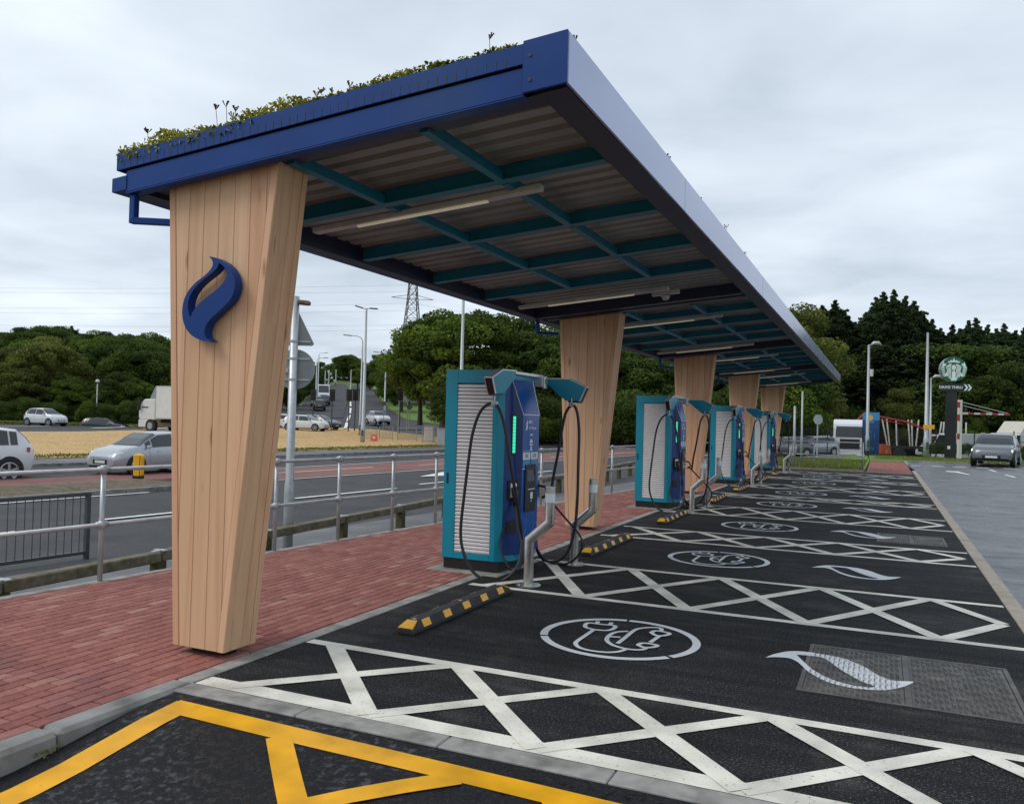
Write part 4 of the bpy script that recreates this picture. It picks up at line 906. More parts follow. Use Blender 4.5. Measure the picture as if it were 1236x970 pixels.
        for s in (-1, 1):
            (a0, z0), (a1, z1) = prof[2], prof[3]
            mb.add([fm(a0+.004, s*.049, z0), fm(a1+.004, s*.049, z1), fm(a1-.012, s*.049, z1), fm(a0-.012, s*.049, z0), fm(a0+.004, s*.040, z0), fm(a1+.004, s*.040, z1), fm(a1-.012, s*.040, z1), fm(a0-.012, s*.040, z0)], [(0, 1, 2, 3), (7, 6, 5, 4), (0, 4, 5, 1), (1, 5, 6, 2), (2, 6, 7, 3), (3, 7, 4, 0)])
        mb.build('arm_trim', M['silver'], r)
        mb = MB(); (a0, z0), (a1, z1) = prof[2], prof[3]
        mb.add([fm(a0+.002, -.038, z0-.006), fm(a0+.002, .038, z0-.006), fm(a1+.002, .038, z1), fm(a1+.002, -.038, z1), fm(a0-.02, -.038, z0-.01), fm(a0-.02, .038, z0-.01), fm(a1-.02, .038, z1), fm(a1-.02, -.038, z1)], [(0, 1, 2, 3), (7, 6, 5, 4), (0, 4, 5, 1), (1, 5, 6, 2), (2, 6, 7, 3), (3, 7, 4, 0)])
        mb.bar(fm(.27, 0, -.255), fm(.43, 0, -.262), .07, .02); mb.build('arm_slot', M['black'], r)
    A = lambda a, s, c: (.765+s-a*.12, .12-a*.985, 2.215+c)
    B = lambda a, s, c: (.855+a*.995, .945+s+a*.02, 2.175+c)
    arm(A, 'cable_arm'); arm(B, 'cable_arm')
    mb = MB(); mb.box((.715, .06, 2.155), (.765, .13, 2.235)); mb.tube([(.77, .10, 2.12), (.77, .10, 2.24)], .022, 8); mb.build('arm_pivot', M['silver'], r, bevel=.003)
    mb = MB(); mb.box((.70, .90, 2.09), (.80, .98, 2.22)); mb.tube([(.815, .945, 2.07), (.815, .945, 2.21)], .03, 8); mb.bar((.80, .945, 2.14), (.875, .945, 2.15), .05, .05); mb.build('arm_pivot', M['silver'], r, bevel=.003)
    # cables
    YA = 7.93; pa = [lp(u, v, YA+dy) for u, v, dy in ((630, 662, .36), (629, 640, .30), (623, 600, .16), (616, 560, .04), (611, 525, 0), (605, 500, 0), (597, 487, 0), (587, 489, 0), (578, 500, 0), (570, 525, 0), (565, 560, 0), (560, 600, 0), (556, 640, 0), (559, 665, 0), (568, 686, 0), (583, 699, 0), (600, 702, .03), (614, 696, .06), (625, 682, .12), (629, 665, .2), (630, 650, .25))]
    mb = MB(); mb.tube(spline(pa, 4), .0175, 8); mb.build('charging_cable', M['rubber'], r, smooth_=True)
    pb = [tuple(sf(.52, .76, .045)), lp(626, 640, 8.2), lp(631, 668, 8.15), lp(626, 690, 8.1)]
    pb2 = [lp(617, 688, 8.12), lp(607, 672, 8.15), lp(604, 655, 8.2), lp(609, 636, 8.25), tuple(sf(.46, .53, .01))]
    mb = MB(); mb.tube(spline(pb, 5), .014, 8); mb.tube(spline(pb2, 5), .012, 8); mb.build('holster_cable', M['rubber'], r, smooth_=True)
    YB = 9.06; pc = [lp(u, v, YB+dy) for u, v, dy in ((658, 598, 0), (664, 604, 0), (672, 613, 0), (684, 627, 0), (698, 643, 0), (703, 656, 0), (698, 670, .02), (684, 680, .02), (668, 680, .04), (655, 672, 0), (647, 658, 0), (646, 645, 0))]
    pd = [lp(u, v, YB+dy) for u, v, dy in ((664, 603, 0), (668, 575, 0), (674, 545, 0), (679, 515, 0), (683, 498, 0), (690, 489, 0), (696, 495, 0), (699, 520, 0), (698, 560, 0), (697, 600, 0), (694, 635, 0), (686, 664, 0), (672, 677, .03), (656, 675, .05), (648, 662, .08), (647, 640, .1))]
    mb = MB(); mb.tube(spline(pd, 4), .0175, 8); mb.tube(spline(pc, 4), .013, 8); mb.build('charging_cable', M['rubber'], r, smooth_=True)
    mb = MB()
    for u, v, Y in ((597, 486, YA), (690, 488, YB)):
        p = Vector(lp(u, v, Y)); mb.tube([p+Vector((-.03, 0, -.006)), p+Vector((.03, 0, -.006))], .024, 8); mb.tube([p, p+Vector((0, 0, .075))], .006, 6)
    mb.build('cable_clip', M['silver'], r)
    # far-side plug handle
    p = Vector(lp(652, 592, 9.02)); mb = MB()
    mb.tube([p+Vector((-.10, 0, -.06)), p+Vector((-.03, 0, .06)), p+Vector((.06, 0, .05)), p+Vector((.10, 0, -.03)), p+Vector((.03, 0, -.08))], [.02, .018, .015, .014, .018], 8); mb.bar(p+Vector((-.13, -.05, -.09)), p+Vector((-.13, -.05, .09)), .10, .05); mb.build('far_plug', M['black'], r, smooth_=False)
    return r
ch0 = make_charger()
CHY = [8.17, 16.06, 23.87, 31.72]
for k, lab in enumerate(('second rapid charger from the camera, in front of the third timber column', 'third rapid charger, teal louvred cabinet beyond the second one', 'farthest rapid charger, half hidden behind the third')):
    c = copy_tree(ch0); c.location.y = CHY[k+1]; c['label'] = lab
# ---- cranked steel bollards
def make_bollard():
    r = thing('cranked_bollard', (.63, 7.80, 0), 0, 'cranked stainless steel bollard in front of the nearest charger', 'bollard', 'cranked steel bollards guarding the chargers')
    mb = MB(); mb.disc((0, 0, .004), (0, 0, 1), .128, .012, 28); mb.build('base_plate', M['steel'], r)
    mb = MB()
    for k in range(4): a = pi/4+k*pi/2; mb.disc((.10*cos(a), .10*sin(a), .016), (0, 0, 1), .012, .012, 6)
    mb.build('anchor_bolt', M['galv'], r)
    rr = .050
    # mitred tube: rings placed on the bisecting planes
    def ring(c, n, r_, seg=20):
        c = Vector(c); n = Vector(n); out_ = []
        return out_
    P0, P1, P2, P3 = Vector((0, 0, .012)), Vector((0, 0, .47)), Vector((.205, .03, .66)), Vector((.205, .03, 1.02))
    mb = MB(); seg = 20; dirs = [(P1-P0).normalized(), (P2-P1).normalized(), (P3-P2).normalized()]; side = dirs[0].cross(dirs[1]).normalized()
    rings = []
    for P, da, db in ((P0, dirs[0], dirs[0]), (P1, dirs[0], dirs[1]), (P2, dirs[1], dirs[2]), (P3, dirs[2], dirs[2])):
        bis = (da+db).normalized(); c = bis.cross(side).normalized(); k = 1/max(.3, da.dot(bis))
        rings.append([P+(side*cos(2*pi*i/seg)+c*sin(2*pi*i/seg)*k)*rr for i in range(seg)])
    vs = [p for R_ in rings for p in R_]; fs = []
    for j in range(3):
        for i in range(seg): fs.append((j*seg+i, j*seg+(i+1) % seg, (j+1)*seg+(i+1) % seg, (j+1)*seg+i))
    fs.append(tuple(range(3*seg, 4*seg))); mb.add(vs, fs); o = mb.build('post', M['steel'], r)
    for p in o.data.polygons: p.use_smooth = len(p.vertices) == 4
    o.data.set_sharp_from_angle(angle=radians(30))
    mb = MB(); mb.tube([P3+Vector((0, 0, -.155)), P3+Vector((0, 0, -.065))], rr+.0015, 20, caps=False); mb.build('reflective_band', M['reflect'], r, smooth_=True)
    return r
b0 = make_bollard(); names = ['nearest', 'second', 'third', 'farthest']; k = 0
for i, cy in enumerate(CHY):
    for j, dy in enumerate((-.37, 1.05)):
        if i or j:
            c = copy_tree(b0); c.location = (.61+.02*i+.03*j*(i > 0), cy+dy, 0)
            c['label'] = 'cranked stainless steel bollard at the %s of the %s charger' % (('near corner', 'far corner')[j], names[i])
b0['label'] = 'cranked stainless steel bollard at the near corner of the nearest charger'
# ---- wheel stops
def make_stop():
    r = thing('wheel_stop', (.535, BAYS[0]+.17, 0), 0, 'black rubber wheel stop with yellow patches in the nearest bay', 'wheel stop', 'rubber wheel stops at the head of the bays')
    L = .93; mb = MB()
    pr = [(-.080, .004), (.080, .004), (.080, .032), (.048, .092), (-.048, .092), (-.080, .032)]
    n = len(pr); A = [(a, -L, z) for a, z in pr]; A2 = [(a, -L+.09, z) for a, z in pr]; 
    endA = [(a*.9, -L, min(z, .045)) for a, z in pr]; endB = [(a*.9, L, min(z, .045)) for a, z in pr]; midA = [(a, -L+.13, z) for a, z in pr]; midB = [(a, L-.13, z) for a, z in pr]
    mb.add(endA+midA+midB+endB, [tuple(range(n)), tuple(range(3*n, 4*n))]+[(j*n+i, j*n+(i+1) % n, (j+1)*n+(i+1) % n, (j+1)*n+i) for j in range(3) for i in range(n)])
    mb.build('body', M['rubgrey'], r, bevel=.004)
    nx, nz = Vector((.07, 0, .033)).normalized().x, Vector((.07, 0, .033)).normalized().z
    for sgn in (1, -1):
        for k in range(5):
            y = -.70+k*.35; mb = MB(); 
            p = [(sgn*.079, y-.060, .034), (sgn*.079, y+.060, .034), (sgn*.050, y+.060, .0885), (sgn*.050, y-.060, .0885)]; off = Vector((sgn*nx, 0, nz))*.003
            mb.add([Vector(q)-off*2 for q in p]+[Vector(q)+off for q in p], [(3, 2, 1, 0), (4, 5, 6, 7), (0, 1, 5, 4), (1, 2, 6, 5), (2, 3, 7, 6), (3, 0, 4, 7)]); mb.build('reflector', M['yelref'], r)
    for sgn in (-1, 1):
        mb = MB(); p = [(-.066, sgn*(L-.012), .048), (.066, sgn*(L-.012), .048), (.045, sgn*(L-.118), .089), (-.045, sgn*(L-.118), .089)]; o = Vector((0, sgn*.45, .9)).normalized()*.003
        mb.add([Vector(q)-o*2 for q in p]+[Vector(q)+o for q in p], [(3, 2, 1, 0), (4, 5, 6, 7), (0, 1, 5, 4), (1, 2, 6, 5), (2, 3, 7, 6), (3, 0, 4, 7)]); mb.build('end_reflector', M['yelref'], r)
    mb = MB()
    for y in (-.78, 0, .78): mb.disc((0, y, .091), (0, 0, 1), .017, .004, 12)
    mb.build('fixing_bolt', M['galv'], r)
    return r
w0 = make_stop(); od = ['nearest', 'second', 'third', 'fourth', 'fifth', 'sixth', 'seventh']
for k in range(1, 7):
    c = copy_tree(w0); c.location = (.535, BAYS[k]+.20, 0); c.rotation_euler.z = random.uniform(-.015, .015); c['label'] = 'black rubber wheel stop with yellow patches in the %s bay' % od[k]
# ---- access covers with a raised tread
def cover(loc, W_, D_, lab):
    r = thing('access_cover', loc, 0, lab, 'manhole cover')
    mb = MB(); 
    for x0, x1, y0, y1 in ((0, W_, 0, .03), (0, W_, D_-.03, D_), (0, .03, .03, D_-.03), (W_-.03, W_, .03, D_-.03), (W_/2-.02, W_/2+.02, .03, D_-.03)): mb.box((x0, y0, -.05), (x1, y1, .0045))
    mb.build('frame', M['manhole'], r)
    for i in range(2):
        x0 = .034+i*(W_/2-.012); x1 = x0+W_/2-.058
        for j in range(2):
            y0 = .034+j*(D_/2-.03); y1 = y0+D_/2-.036
            mb = MB(); mb.box((x0, y0, -.04), (x1, y1, .0015)); o = mb.build('cover_plate', M['manhole'], r)
            tr = MB(); nx = int((x1-x0)/.034); nyy = int((y1-y0)/.022)
            for a in range(nx):
                for b_ in range(nyy):
                    px_, py_ = x0+.014+a*.034, y0+.010+b_*.022
                    if abs(px_-(x0+x1)/2) < .04 and abs(py_-(y0+y1)/2) < .035: continue
                    d = ((a//3+b_//3) % 2); 
                    if d: tr.box((px_, py_, .001), (px_+.022, py_+.008, .0052))
                    else: tr.box((px_, py_, .001), (px_+.010, py_+.017, .0052))
            tr.box(((x0+x1)/2-.035, (y0+y1)/2-.03, .001), ((x0+x1)/2+.035, (y0+y1)/2+.03, .0056))
            tr.build('tread', M['manhole'], o, kind='stuff')
            mb = MB(); mb.disc((x0+.05, y1-.05, .0058), (0, 0, 1), .011, .0006, 10); mb.build('key_hole', M['black'], o)
    return r
cover((3.42, 5.66, 0), 1.32, 1.24, 'large cast iron access cover in the nearest bay, flame painted over its left part')
cover((3.85, 13.62, 0), .95, 1.12, 'smaller cast iron access cover in the third bay')

# ================================================================== RAILINGS
def su_on(u, t, z):      # where the vertical plane at road offset t meets a column of the picture
    best = None
    for v in (600,):
        d = ray(u, v); n = RN; den = d.x*n.x+d.y*n.y; k = (t-((CAM.x-RO.x)*n.x+(CAM.y-RO.y)*n.y))/den
        p = CAM+d*k; return (p.x-RO.x)*RE.x+(p.y-RO.y)*RE.y
posts = [-3.2, -1.15]+[su_on(u, -.05, 0) for u in (124, 333, 409, 474, 526)]
s_ = posts[-1]; 
# keep the measured spacing going
gap = 1.83
full = [-3.0, -1.1]
a = posts[2]; b = posts[3]; full += [a, (a+b)/2] if b-a > 2.6 else [a]
full += posts[3:]
while full[-1] < 30.6: full.append(full[-1]+gap)
full = [f for f in full if f < 31]+[31.2]
RL = thing('pavement_railing', (*st(full[0], -.05), 0), 0, 'long galvanised two-rail railing along the edge of the red block pavement', 'railing')
for f in full:
    x, y = st(f, -.05); mb = MB(); mb.tube([(x, y, .0), (x, y, 1.10)], .0245, 10); mb.build('post', M['galv'], RL, world=True, smooth_=True)
    for z in (.56, 1.10):
        mb = MB(); mb.tube([(x, y, z-.045), (x, y, z-.035), (x, y, z), (x, y, z+.035), (x, y, z+.042)], [.026, .034, .040, .032, .01], 10)
        mb.tube([(x-RE.x*.06, y-RE.y*.06, z), (x+RE.x*.06, y+RE.y*.06, z)], .031, 10)
        mb.build('clamp', M['galv'], RL, world=True, smooth_=True)
for z in (.56, 1.10):
    a = st(full[0], -.05); b = st(full[-1], -.05); mb = MB(); mb.tube([(a[0], a[1], z), (b[0], b[1], z)], .0215, 10); mb.build('rail', M['galv'], RL, world=True, smooth_=True)
EX, EY = st(31.2, -.05)
R2 = thing('end_railing', (EX, 36.0, 0), 0, 'two-rail galvanised railing across the far end of the bays, in front of the mown grass', 'railing')
for x in (EX+.02, .55, 1.35, 2.25, 3.2):
    mb = MB(); mb.tube([(x, 36.0, 0), (x, 36.0, 1.1)], .0245, 8); mb.build('post', M['galv'], R2, world=True, smooth_=True)
for z in (.56, 1.10): mb = MB(); mb.tube([(EX, 36.0, z), (3.2, 36.0, z)], .0215, 8); mb.build('rail', M['galv'], R2, world=True, smooth_=True)
# timber knee rail with square posts
kp = [gnd(-60, 712, .02), gnd(0, 700, .02), gnd(136, 664, .02), gnd(208, 650, .02), gnd(386, 613, .02), gnd(463, 603, .02), gnd(527, 597, .02), gnd(666, 575, .02), gnd(752, 567, .02)]
kb = (kp[-2]-kp[1]).normalized(); KO = kp[1]
KR = thing('timber_knee_rail', (KO.x, KO.y, tz(KO.x, KO.y)), 0, 'mossy weathered timber knee rail running just beyond the metal railing', 'fence')
for a, b, in zip(range(-4, 34, 1), range(-3, 35, 1)):
    if a % 2: continue
    p = KO+kb*(a*1.02); q = KO+kb*((a+2)*1.02-.02); mb = MB(); z = lambda P_: tz(P_.x, P_.y)+.36+.0
    mb.bar((p.x, p.y, -.04), (q.x, q.y, -.04+random.uniform(-.01, .01)), .15, .12); mb.build('rail', M['timber'], KR, world=True, bevel=.012)
    mb = MB(); mb.box((p.x-.07, p.y-.07, tz(p.x, p.y)-.1), (p.x+.07, p.y+.07, -.101)); mb.build('post', M['mosstimber'], KR, world=True, bevel=.01)
    mb = MB(); mb.bar((p.x, p.y, .0-.02), (p.x, p.y, .024), .19, .06, up=(kb.y, -kb.x, 0)); mb.bar((p.x-.0, p.y, .022), (p.x+kb.x*.06, p.y+kb.y*.06, .022), .17, .012); mb.build('strap', M['galv'], KR, world=True)
# pedestrian guard rail at the left
G0 = st(3.25, 3.9); GR = thing('guard_rail', (*G0, tz(*G0)), 0, 'dark grey pedestrian guard rail with upright bars at the roadside on the left', 'railing')
mb = MB(); zt_ = tz(*G0)
A = Vector((*G0, 0)); B = Vector((*st(-6, 3.9), 0))
for z in (zt_+.98, zt_+.12): m2 = MB(); m2.bar((A.x, A.y, z), (B.x, B.y, z), .05, .045); m2.build('rail', M['darkrail'], GR, world=True)
for k in range(5): p = A.lerp(B, k/4); m2 = MB(); m2.bar((p.x, p.y, zt_-.1), (p.x, p.y, zt_+1.0), .06, .06, up=(1, 0, 0)); m2.build('post', M['darkrail'], GR, world=True)
n = int((A-B).length/.115)
for k in range(1, n): p = A.lerp(B, k/n); m2 = MB(); m2.tube([(p.x, p.y, zt_+.13), (p.x, p.y, zt_+.96)], .007, 5); m2.build('bar', M['darkrail'], GR, world=True)
# ================================================================== VEHICLES
# profile rows: x (0 rear .. 1 front), sill z, belt z, top z, half width at belt, half width at top   (fractions of length / height / half width)
HATCH = [(0, .27, .52, .56, .80, .74), (.025, .20, .60, .66, .92, .80), (.07, .17, .63, .84, .96, .72), (.12, .15, .635, .95, .985, .69), (.22, .14, .63, .99, 1, .70), (.38, .13, .62, 1.0, 1, .71), (.56, .13, .61, .97, 1, .72),
         (.665, .13, .605, .83, .99, .76), (.765, .13, .60, .665, .985, .87), (.83, .14, .585, .64, .97, .85), (.915, .15, .54, .60, .93, .79), (.97, .17, .47, .515, .86, .70), (1, .22, .38, .42, .78, .6)]
SUV = [(0, .30, .55, .60, .84, .78), (.02, .22, .62, .68, .94, .84), (.055, .20, .65, .84, .97, .76), (.10, .19, .655, .96, .985, .74), (.22, .18, .65, 1.0, 1, .75), (.40, .18, .64, 1.0, 1, .76), (.54, .18, .63, .98, 1, .76),
       (.63, .18, .625, .86, .99, .79), (.72, .18, .62, .68, .985, .88), (.80, .19, .61, .655, .97, .87), (.91, .20, .58, .625, .94, .83), (.97, .21, .51, .56, .88, .74), (1, .26, .40, .45, .80, .62)]
GL = dict(rear=(2, 3), roof=3, ws=6)
def car(name, prof, L, H, W, paint, label, cat, loc, rz, wheels=(.17, .80), wr=.31, detail=1, drl=False, plate='plateyel', group=None, side_split=(.16, .40, .64), rail=False):
    r = thing(name, loc, rz, label, cat, group)
    hw = W/2; rings = []
    for (x, zs, zb, zt_, wb, wt) in prof:
        X = x*L-L/2; 
        rings.append([(X, -hw*wb*.90, zs*H), (X, -hw*wb*.985, zs*H+(zb-zs)*H*.30), (X, -hw*wb, zs*H+(zb-zs)*H*.72), (X, -hw*wb*.955, zb*H), (X, -hw*wt*1.0, zt_*H-(.035*H if zt_ > .8 else .012*H)), (X, -hw*wt*.75, zt_*H),
                      (X, hw*wt*.75, zt_*H), (X, hw*wt, zt_*H-(.035*H if zt_ > .8 else .012*H)), (X, hw*wb*.955, zb*H), (X, hw*wb, zs*H+(zb-zs)*H*.72), (X, hw*wb*.985, zs*H+(zb-zs)*H*.30), (X, hw*wb*.90, zs*H)])
    mb = MB(); n = 12; V = [p for R_ in rings for p in R_]; F = []
    for j in range(len(rings)-1):
        for i in range(n): F.append((j*n+i, j*n+(i+1) % n, (j+1)*n+(i+1) % n, (j+1)*n+i))
    F += [tuple(range(n)), tuple(range((len(rings)-1)*n, len(rings)*n))]; mb.add(V, F)
    o = mb.build('body', paint, r, smooth_=True); o.data.set_sharp_from_angle(angle=radians(38))
    def S(xf, a, b, k, off=.014):      # point on the side between ring points a,b at length fraction
        j = max(0, min(len(prof)-2, next((q for q in range(len(prof)-1) if prof[q+1][0] >= xf), len(prof)-2)))
        t = (xf-prof[j][0])/(prof[j+1][0]-prof[j][0]); p = Vector(rings[j][a]).lerp(Vector(rings[j+1][a]), t); q = Vector(rings[j][b]).lerp(Vector(rings[j+1][b]), t); m = p.lerp(q, k)
        return m+Vector((0, (-off if a < 6 else off), off*.3))
    # side windows
    xs = [.10]+list(side_split)[1:2]+[.70]; lim = [(.115, side_split[0]), (side_split[0]+.012, side_split[1]-.006), (side_split[1]+.012, side_split[2]-.004), (side_split[2]+.008, .705)] if detail else [(.12, .69)]
    for sgn, (a, b) in ((0, (3, 4)), (1, (8, 7))):
        for x0, x1 in lim:
            m = 10; mb = MB(); vs = []
            for q in range(m+1):
                xf = lerp(x0, x1, q/m); vs += [S(xf, a, b, .10), S(xf, a, b, .93)]
            mb.add(vs, [(2*q, 2*q+2, 2*q+3, 2*q+1) for q in range(m)]); mb.build('side_window', M['glass'], r)
    def band(j0, k0, j1, k1, nm):  # windscreens across the car
        mb = MB(); vs = []
        P = lambda j, k, a: Vector(rings[j][a]).lerp(Vector(rings[j+1][a]), k)
        for (j, k) in ((j0, k0), (j1, 0.0), (j1, k1)):
            for a in (4, 5, 6, 7):
                p = P(j, k, a); vs.append(p+Vector((.010 if nm == 'windscreen' else -.010, 0, .012)))
        F_ = [(q*4+i, q*4+i+1, (q+1)*4+i+1, (q+1)*4+i) for q in range(2) for i in range(3)]; mb.add(vs, F_); mb.build(nm, M['glass'], r)
    band(6, .12, 7, .93, 'windscreen'); band(1, .25, 2, .95, 'rear_window')
    # wheels
    for xf in wheels:
        for sg in (-1, 1):
            X = xf*L-L/2; y = sg*hw*.985
            mb = MB(); mb.disc((X, y-sg*.10, wr+.03), (0, sg, 0), wr*1.17, .108, 24); mb.build('wheel_arch', M['black'], r)
            mb = MB(); mb.tube([(X, y-sg*.20, wr), (X, y-sg*.015, wr), (X, y+sg*.012, wr)], [wr, wr, wr*.93], 24); t = mb.build('tyre', M['tyre'], r)
            if detail:
                mb = MB(); mb.disc((X, y+sg*.013, wr), (0, sg, 0), wr*.20, .012, 12)
                for k in range(5):
                    a = 2*pi*k/5+.3; mb.bar((X+cos(a)*wr*.15, y+sg*.014, wr+sin(a)*wr*.15), (X+cos(a)*wr*.68, y+sg*.014, wr+sin(a)*wr*.68), wr*.20, .012, up=(0, 1, 0))
                m3 = 20; ro = [(X+cos(2*pi*k/m3)*wr*.70, y+sg*.016, wr+sin(2*pi*k/m3)*wr*.70) for k in range(m3)]; mb.tube(ro+[ro[0]], wr*.055, 5)
                mb.build('rim', M['rim'], t)
            else: mb = MB(); mb.disc((X, y+sg*.013, wr), (0, sg, 0), wr*.62, .008, 14); mb.build('rim', M['rim'], t)
    xf, xr = L/2, -L/2; zf = H*.46; 
    for sg in (-1, 1):
        mb = MB(); mb.bar((xf-.10, sg*hw*.54, zf), (xf-.30, sg*hw*.90, zf+.05), .12, .12); mb.build('headlight', M['drl'] if drl else M['headlight'], r, bevel=.02)
        mb = MB(); mb.bar((xr+.0, sg*hw*.60, H*.56), (xr+.26, sg*hw*.985, H*.60), .09, .15); mb.build('tail_light', M['taillight'], r, bevel=.015)
        mb = MB(); mb.bar((.70*L-L/2, sg*hw*.98, H*.64), (.69*L-L/2, sg*(hw+.13), H*.655), .10, .10); mb.build('door_mirror', paint, r, bevel=.02)
    mb = MB(); mb.bar((xf-.025, -hw*.42, H*.30), (xf-.025, hw*.42, H*.30), .06, .17); mb.build('grille', M['black'], r, bevel=.01)
    mb = MB(); mb.box((xf-.005, -.25, H*.27), (xf+.012, .25, H*.335)); mb.build('number_plate', M['plate'], r)
    mb = MB(); mb.box((xr-.012, -.25, H*.40), (xr+.004, .25, H*.465)); mb.build('number_plate', M[plate], r)
    mb = MB(); mb.box((xr+.12, -hw*.8, .17*H), (xf-.12, hw*.8, .19*H)); mb.build('underbody', M['black'], r)
    mb = MB(); mb.bar((xf-.10, -hw*.66, H*.19), (xf-.10, hw*.66, H*.19), .16, .07); mb.build('lower_bumper', M['black'], r)
    mb = MB(); mb.bar((xr+.08, -hw*.72, H*.22), (xr+.08, hw*.72, H*.22), .14, .09); mb.build('lower_bumper', M['black'], r)
    for sg in (-1, 1):
        mb = MB(); mb.bar((-L*.30, sg*hw*.93, H*.155), (L*.27, sg*hw*.93, H*.155), .06, .07); mb.build('sill_trim', M['black'], r)
    if detail:
        mb = MB()
        for sg in (-1, 1):
            for xx in (.36, .58): q = S(xx, 2 if sg < 0 else 9, 3 if sg < 0 else 8, .45, .012); mb.bar(q-Vector((.07, 0, 0)), q+Vector((.07, 0, 0)), .02, .02)
        mb.build('door_handle', paint, r)
        mb = MB()
        for sg in (-1, 1):
            for xx in (side_split[1], side_split[2]+.03):
                pts = [S(xx-.01, 1 if sg < 0 else 10, 2 if sg < 0 else 9, .0, .001), S(xx, 2 if sg < 0 else 9, 3 if sg < 0 else 8, 0, .001), S(xx, 2 if sg < 0 else 9, 3 if sg < 0 else 8, 1, .001)]; mb.tube(pts, .004, 4)
        mb.build('door_seam', M['black'], r)
    if rail:
        mb = MB()
        for sg in (-1, 1): mb.tube([Vector((xx*L-L/2, sg*hw*.70, H*1.0+dz)) for xx, dz in ((.14, -.03), (.18, .02), (.5, .02), (.56, -.02))], .015, 6)
        mb.build('roof_rail', M['silver'], r)
    return r
def G(u, v, z): p = gnd(u, v, z); return p
RA = math.atan2(RE.y, RE.x)           # heading along the near road
def wz(x, y, o=.03): return (x, y, tz(x, y)+o)
# near traffic
p = at(150, 571, 29.5)
car('silver_hatchback', HATCH, 4.0, 1.48, 1.74, M['carsilver'], 'silver hatchback half hidden behind the nearest timber column', 'car', wz(-20.3, 20.4), 0, (.165, .80), .31, 1) if False else None
def heading(u0, v0, u1, v1, z):
    a, b = gnd(u0, v0, z), gnd(u1, v1, z); return math.atan2(b.y-a.y, b.x-a.x), a, b
# silver hatchback: nose at the left, drives towards the left
d_ = -RE; rz = math.atan2(d_.y, d_.x)
def put(u, D, extra=0): q = at(u, 520, D); return (q.x, q.y)
x, y = put(181, 30.0)
car('hatchback', HATCH, 4.0, 1.49, 1.74, M['carsilver'], 'silver hatchback passing behind the yellow bollard, half hidden by the nearest timber column', 'car', (x, y, -.58), rz+.05, (.165, .80), .315, 1, side_split=(.17, .40, .64))
x, y = put(-72, 25.2)
car('suv', SUV, 4.8, 1.76, 1.92, M['carwhite'], 'white SUV cut off by the left edge, only its tail in view', 'car', (x, y, -.74), rz-.10, (.17, .80), .38, 1, plate='plateyel')
x, y = put(55, 72.0)
car('small_car', HATCH, 3.6, 1.55, 1.66, M['carwhite'], 'small white hatchback on the far road at the left, in front of the hedge', 'car', wz(x, y), math.atan2(_R0.y, _R0.x)-.35, (.15, .83), .31, 1)
x, y = put(128, 76)
car('estate_car', HATCH, 4.4, 1.45, 1.75, M['cardark'], 'dark car low on the far road between the small white car and the lorry', 'car', (x, y, -.62), math.atan2(_R0.y, _R0.x)-.1, (.17, .81), .31, 0)
x, y = put(369, 79)
car('hatchback', HATCH, 4.3, 1.5, 1.78, M['carwhite'], 'white hatchback behind the signpost, waiting at the far junction', 'car', wz(x, y, .1), math.atan2(_R0.y, _R0.x)-.2, (.17, .81), .32, 1)
x, y = put(345, 86)
car('hatchback', HATCH, 4.2, 1.5, 1.78, M['carwhite'], 'white car whose tail shows just left of the signpost', 'car', wz(x, y, .1), math.atan2(_R0.y, _R0.x)-.2, (.17, .81), .32, 0)
x, y = put(386, 84)
car('estate_car', HATCH, 4.4, 1.5, 1.78, M['cardark'], 'dark car waiting right beside the white hatchback at the far junction', 'car', wz(x, y, .1), math.atan2(_R0.y, _R0.x)-.45, (.17, .81), .32, 0)
x, y = put(456, 98)
car('hatchback', SUV, 4.3, 1.6, 1.8, M['carwhite'], 'white car coming down the hill road, behind the tall double-headed lamp post', 'car', wz(x, y, .3), math.atan2(-ray(456, 510).y, -ray(456, 510).x)+.35, (.17, .81), .32, 0)
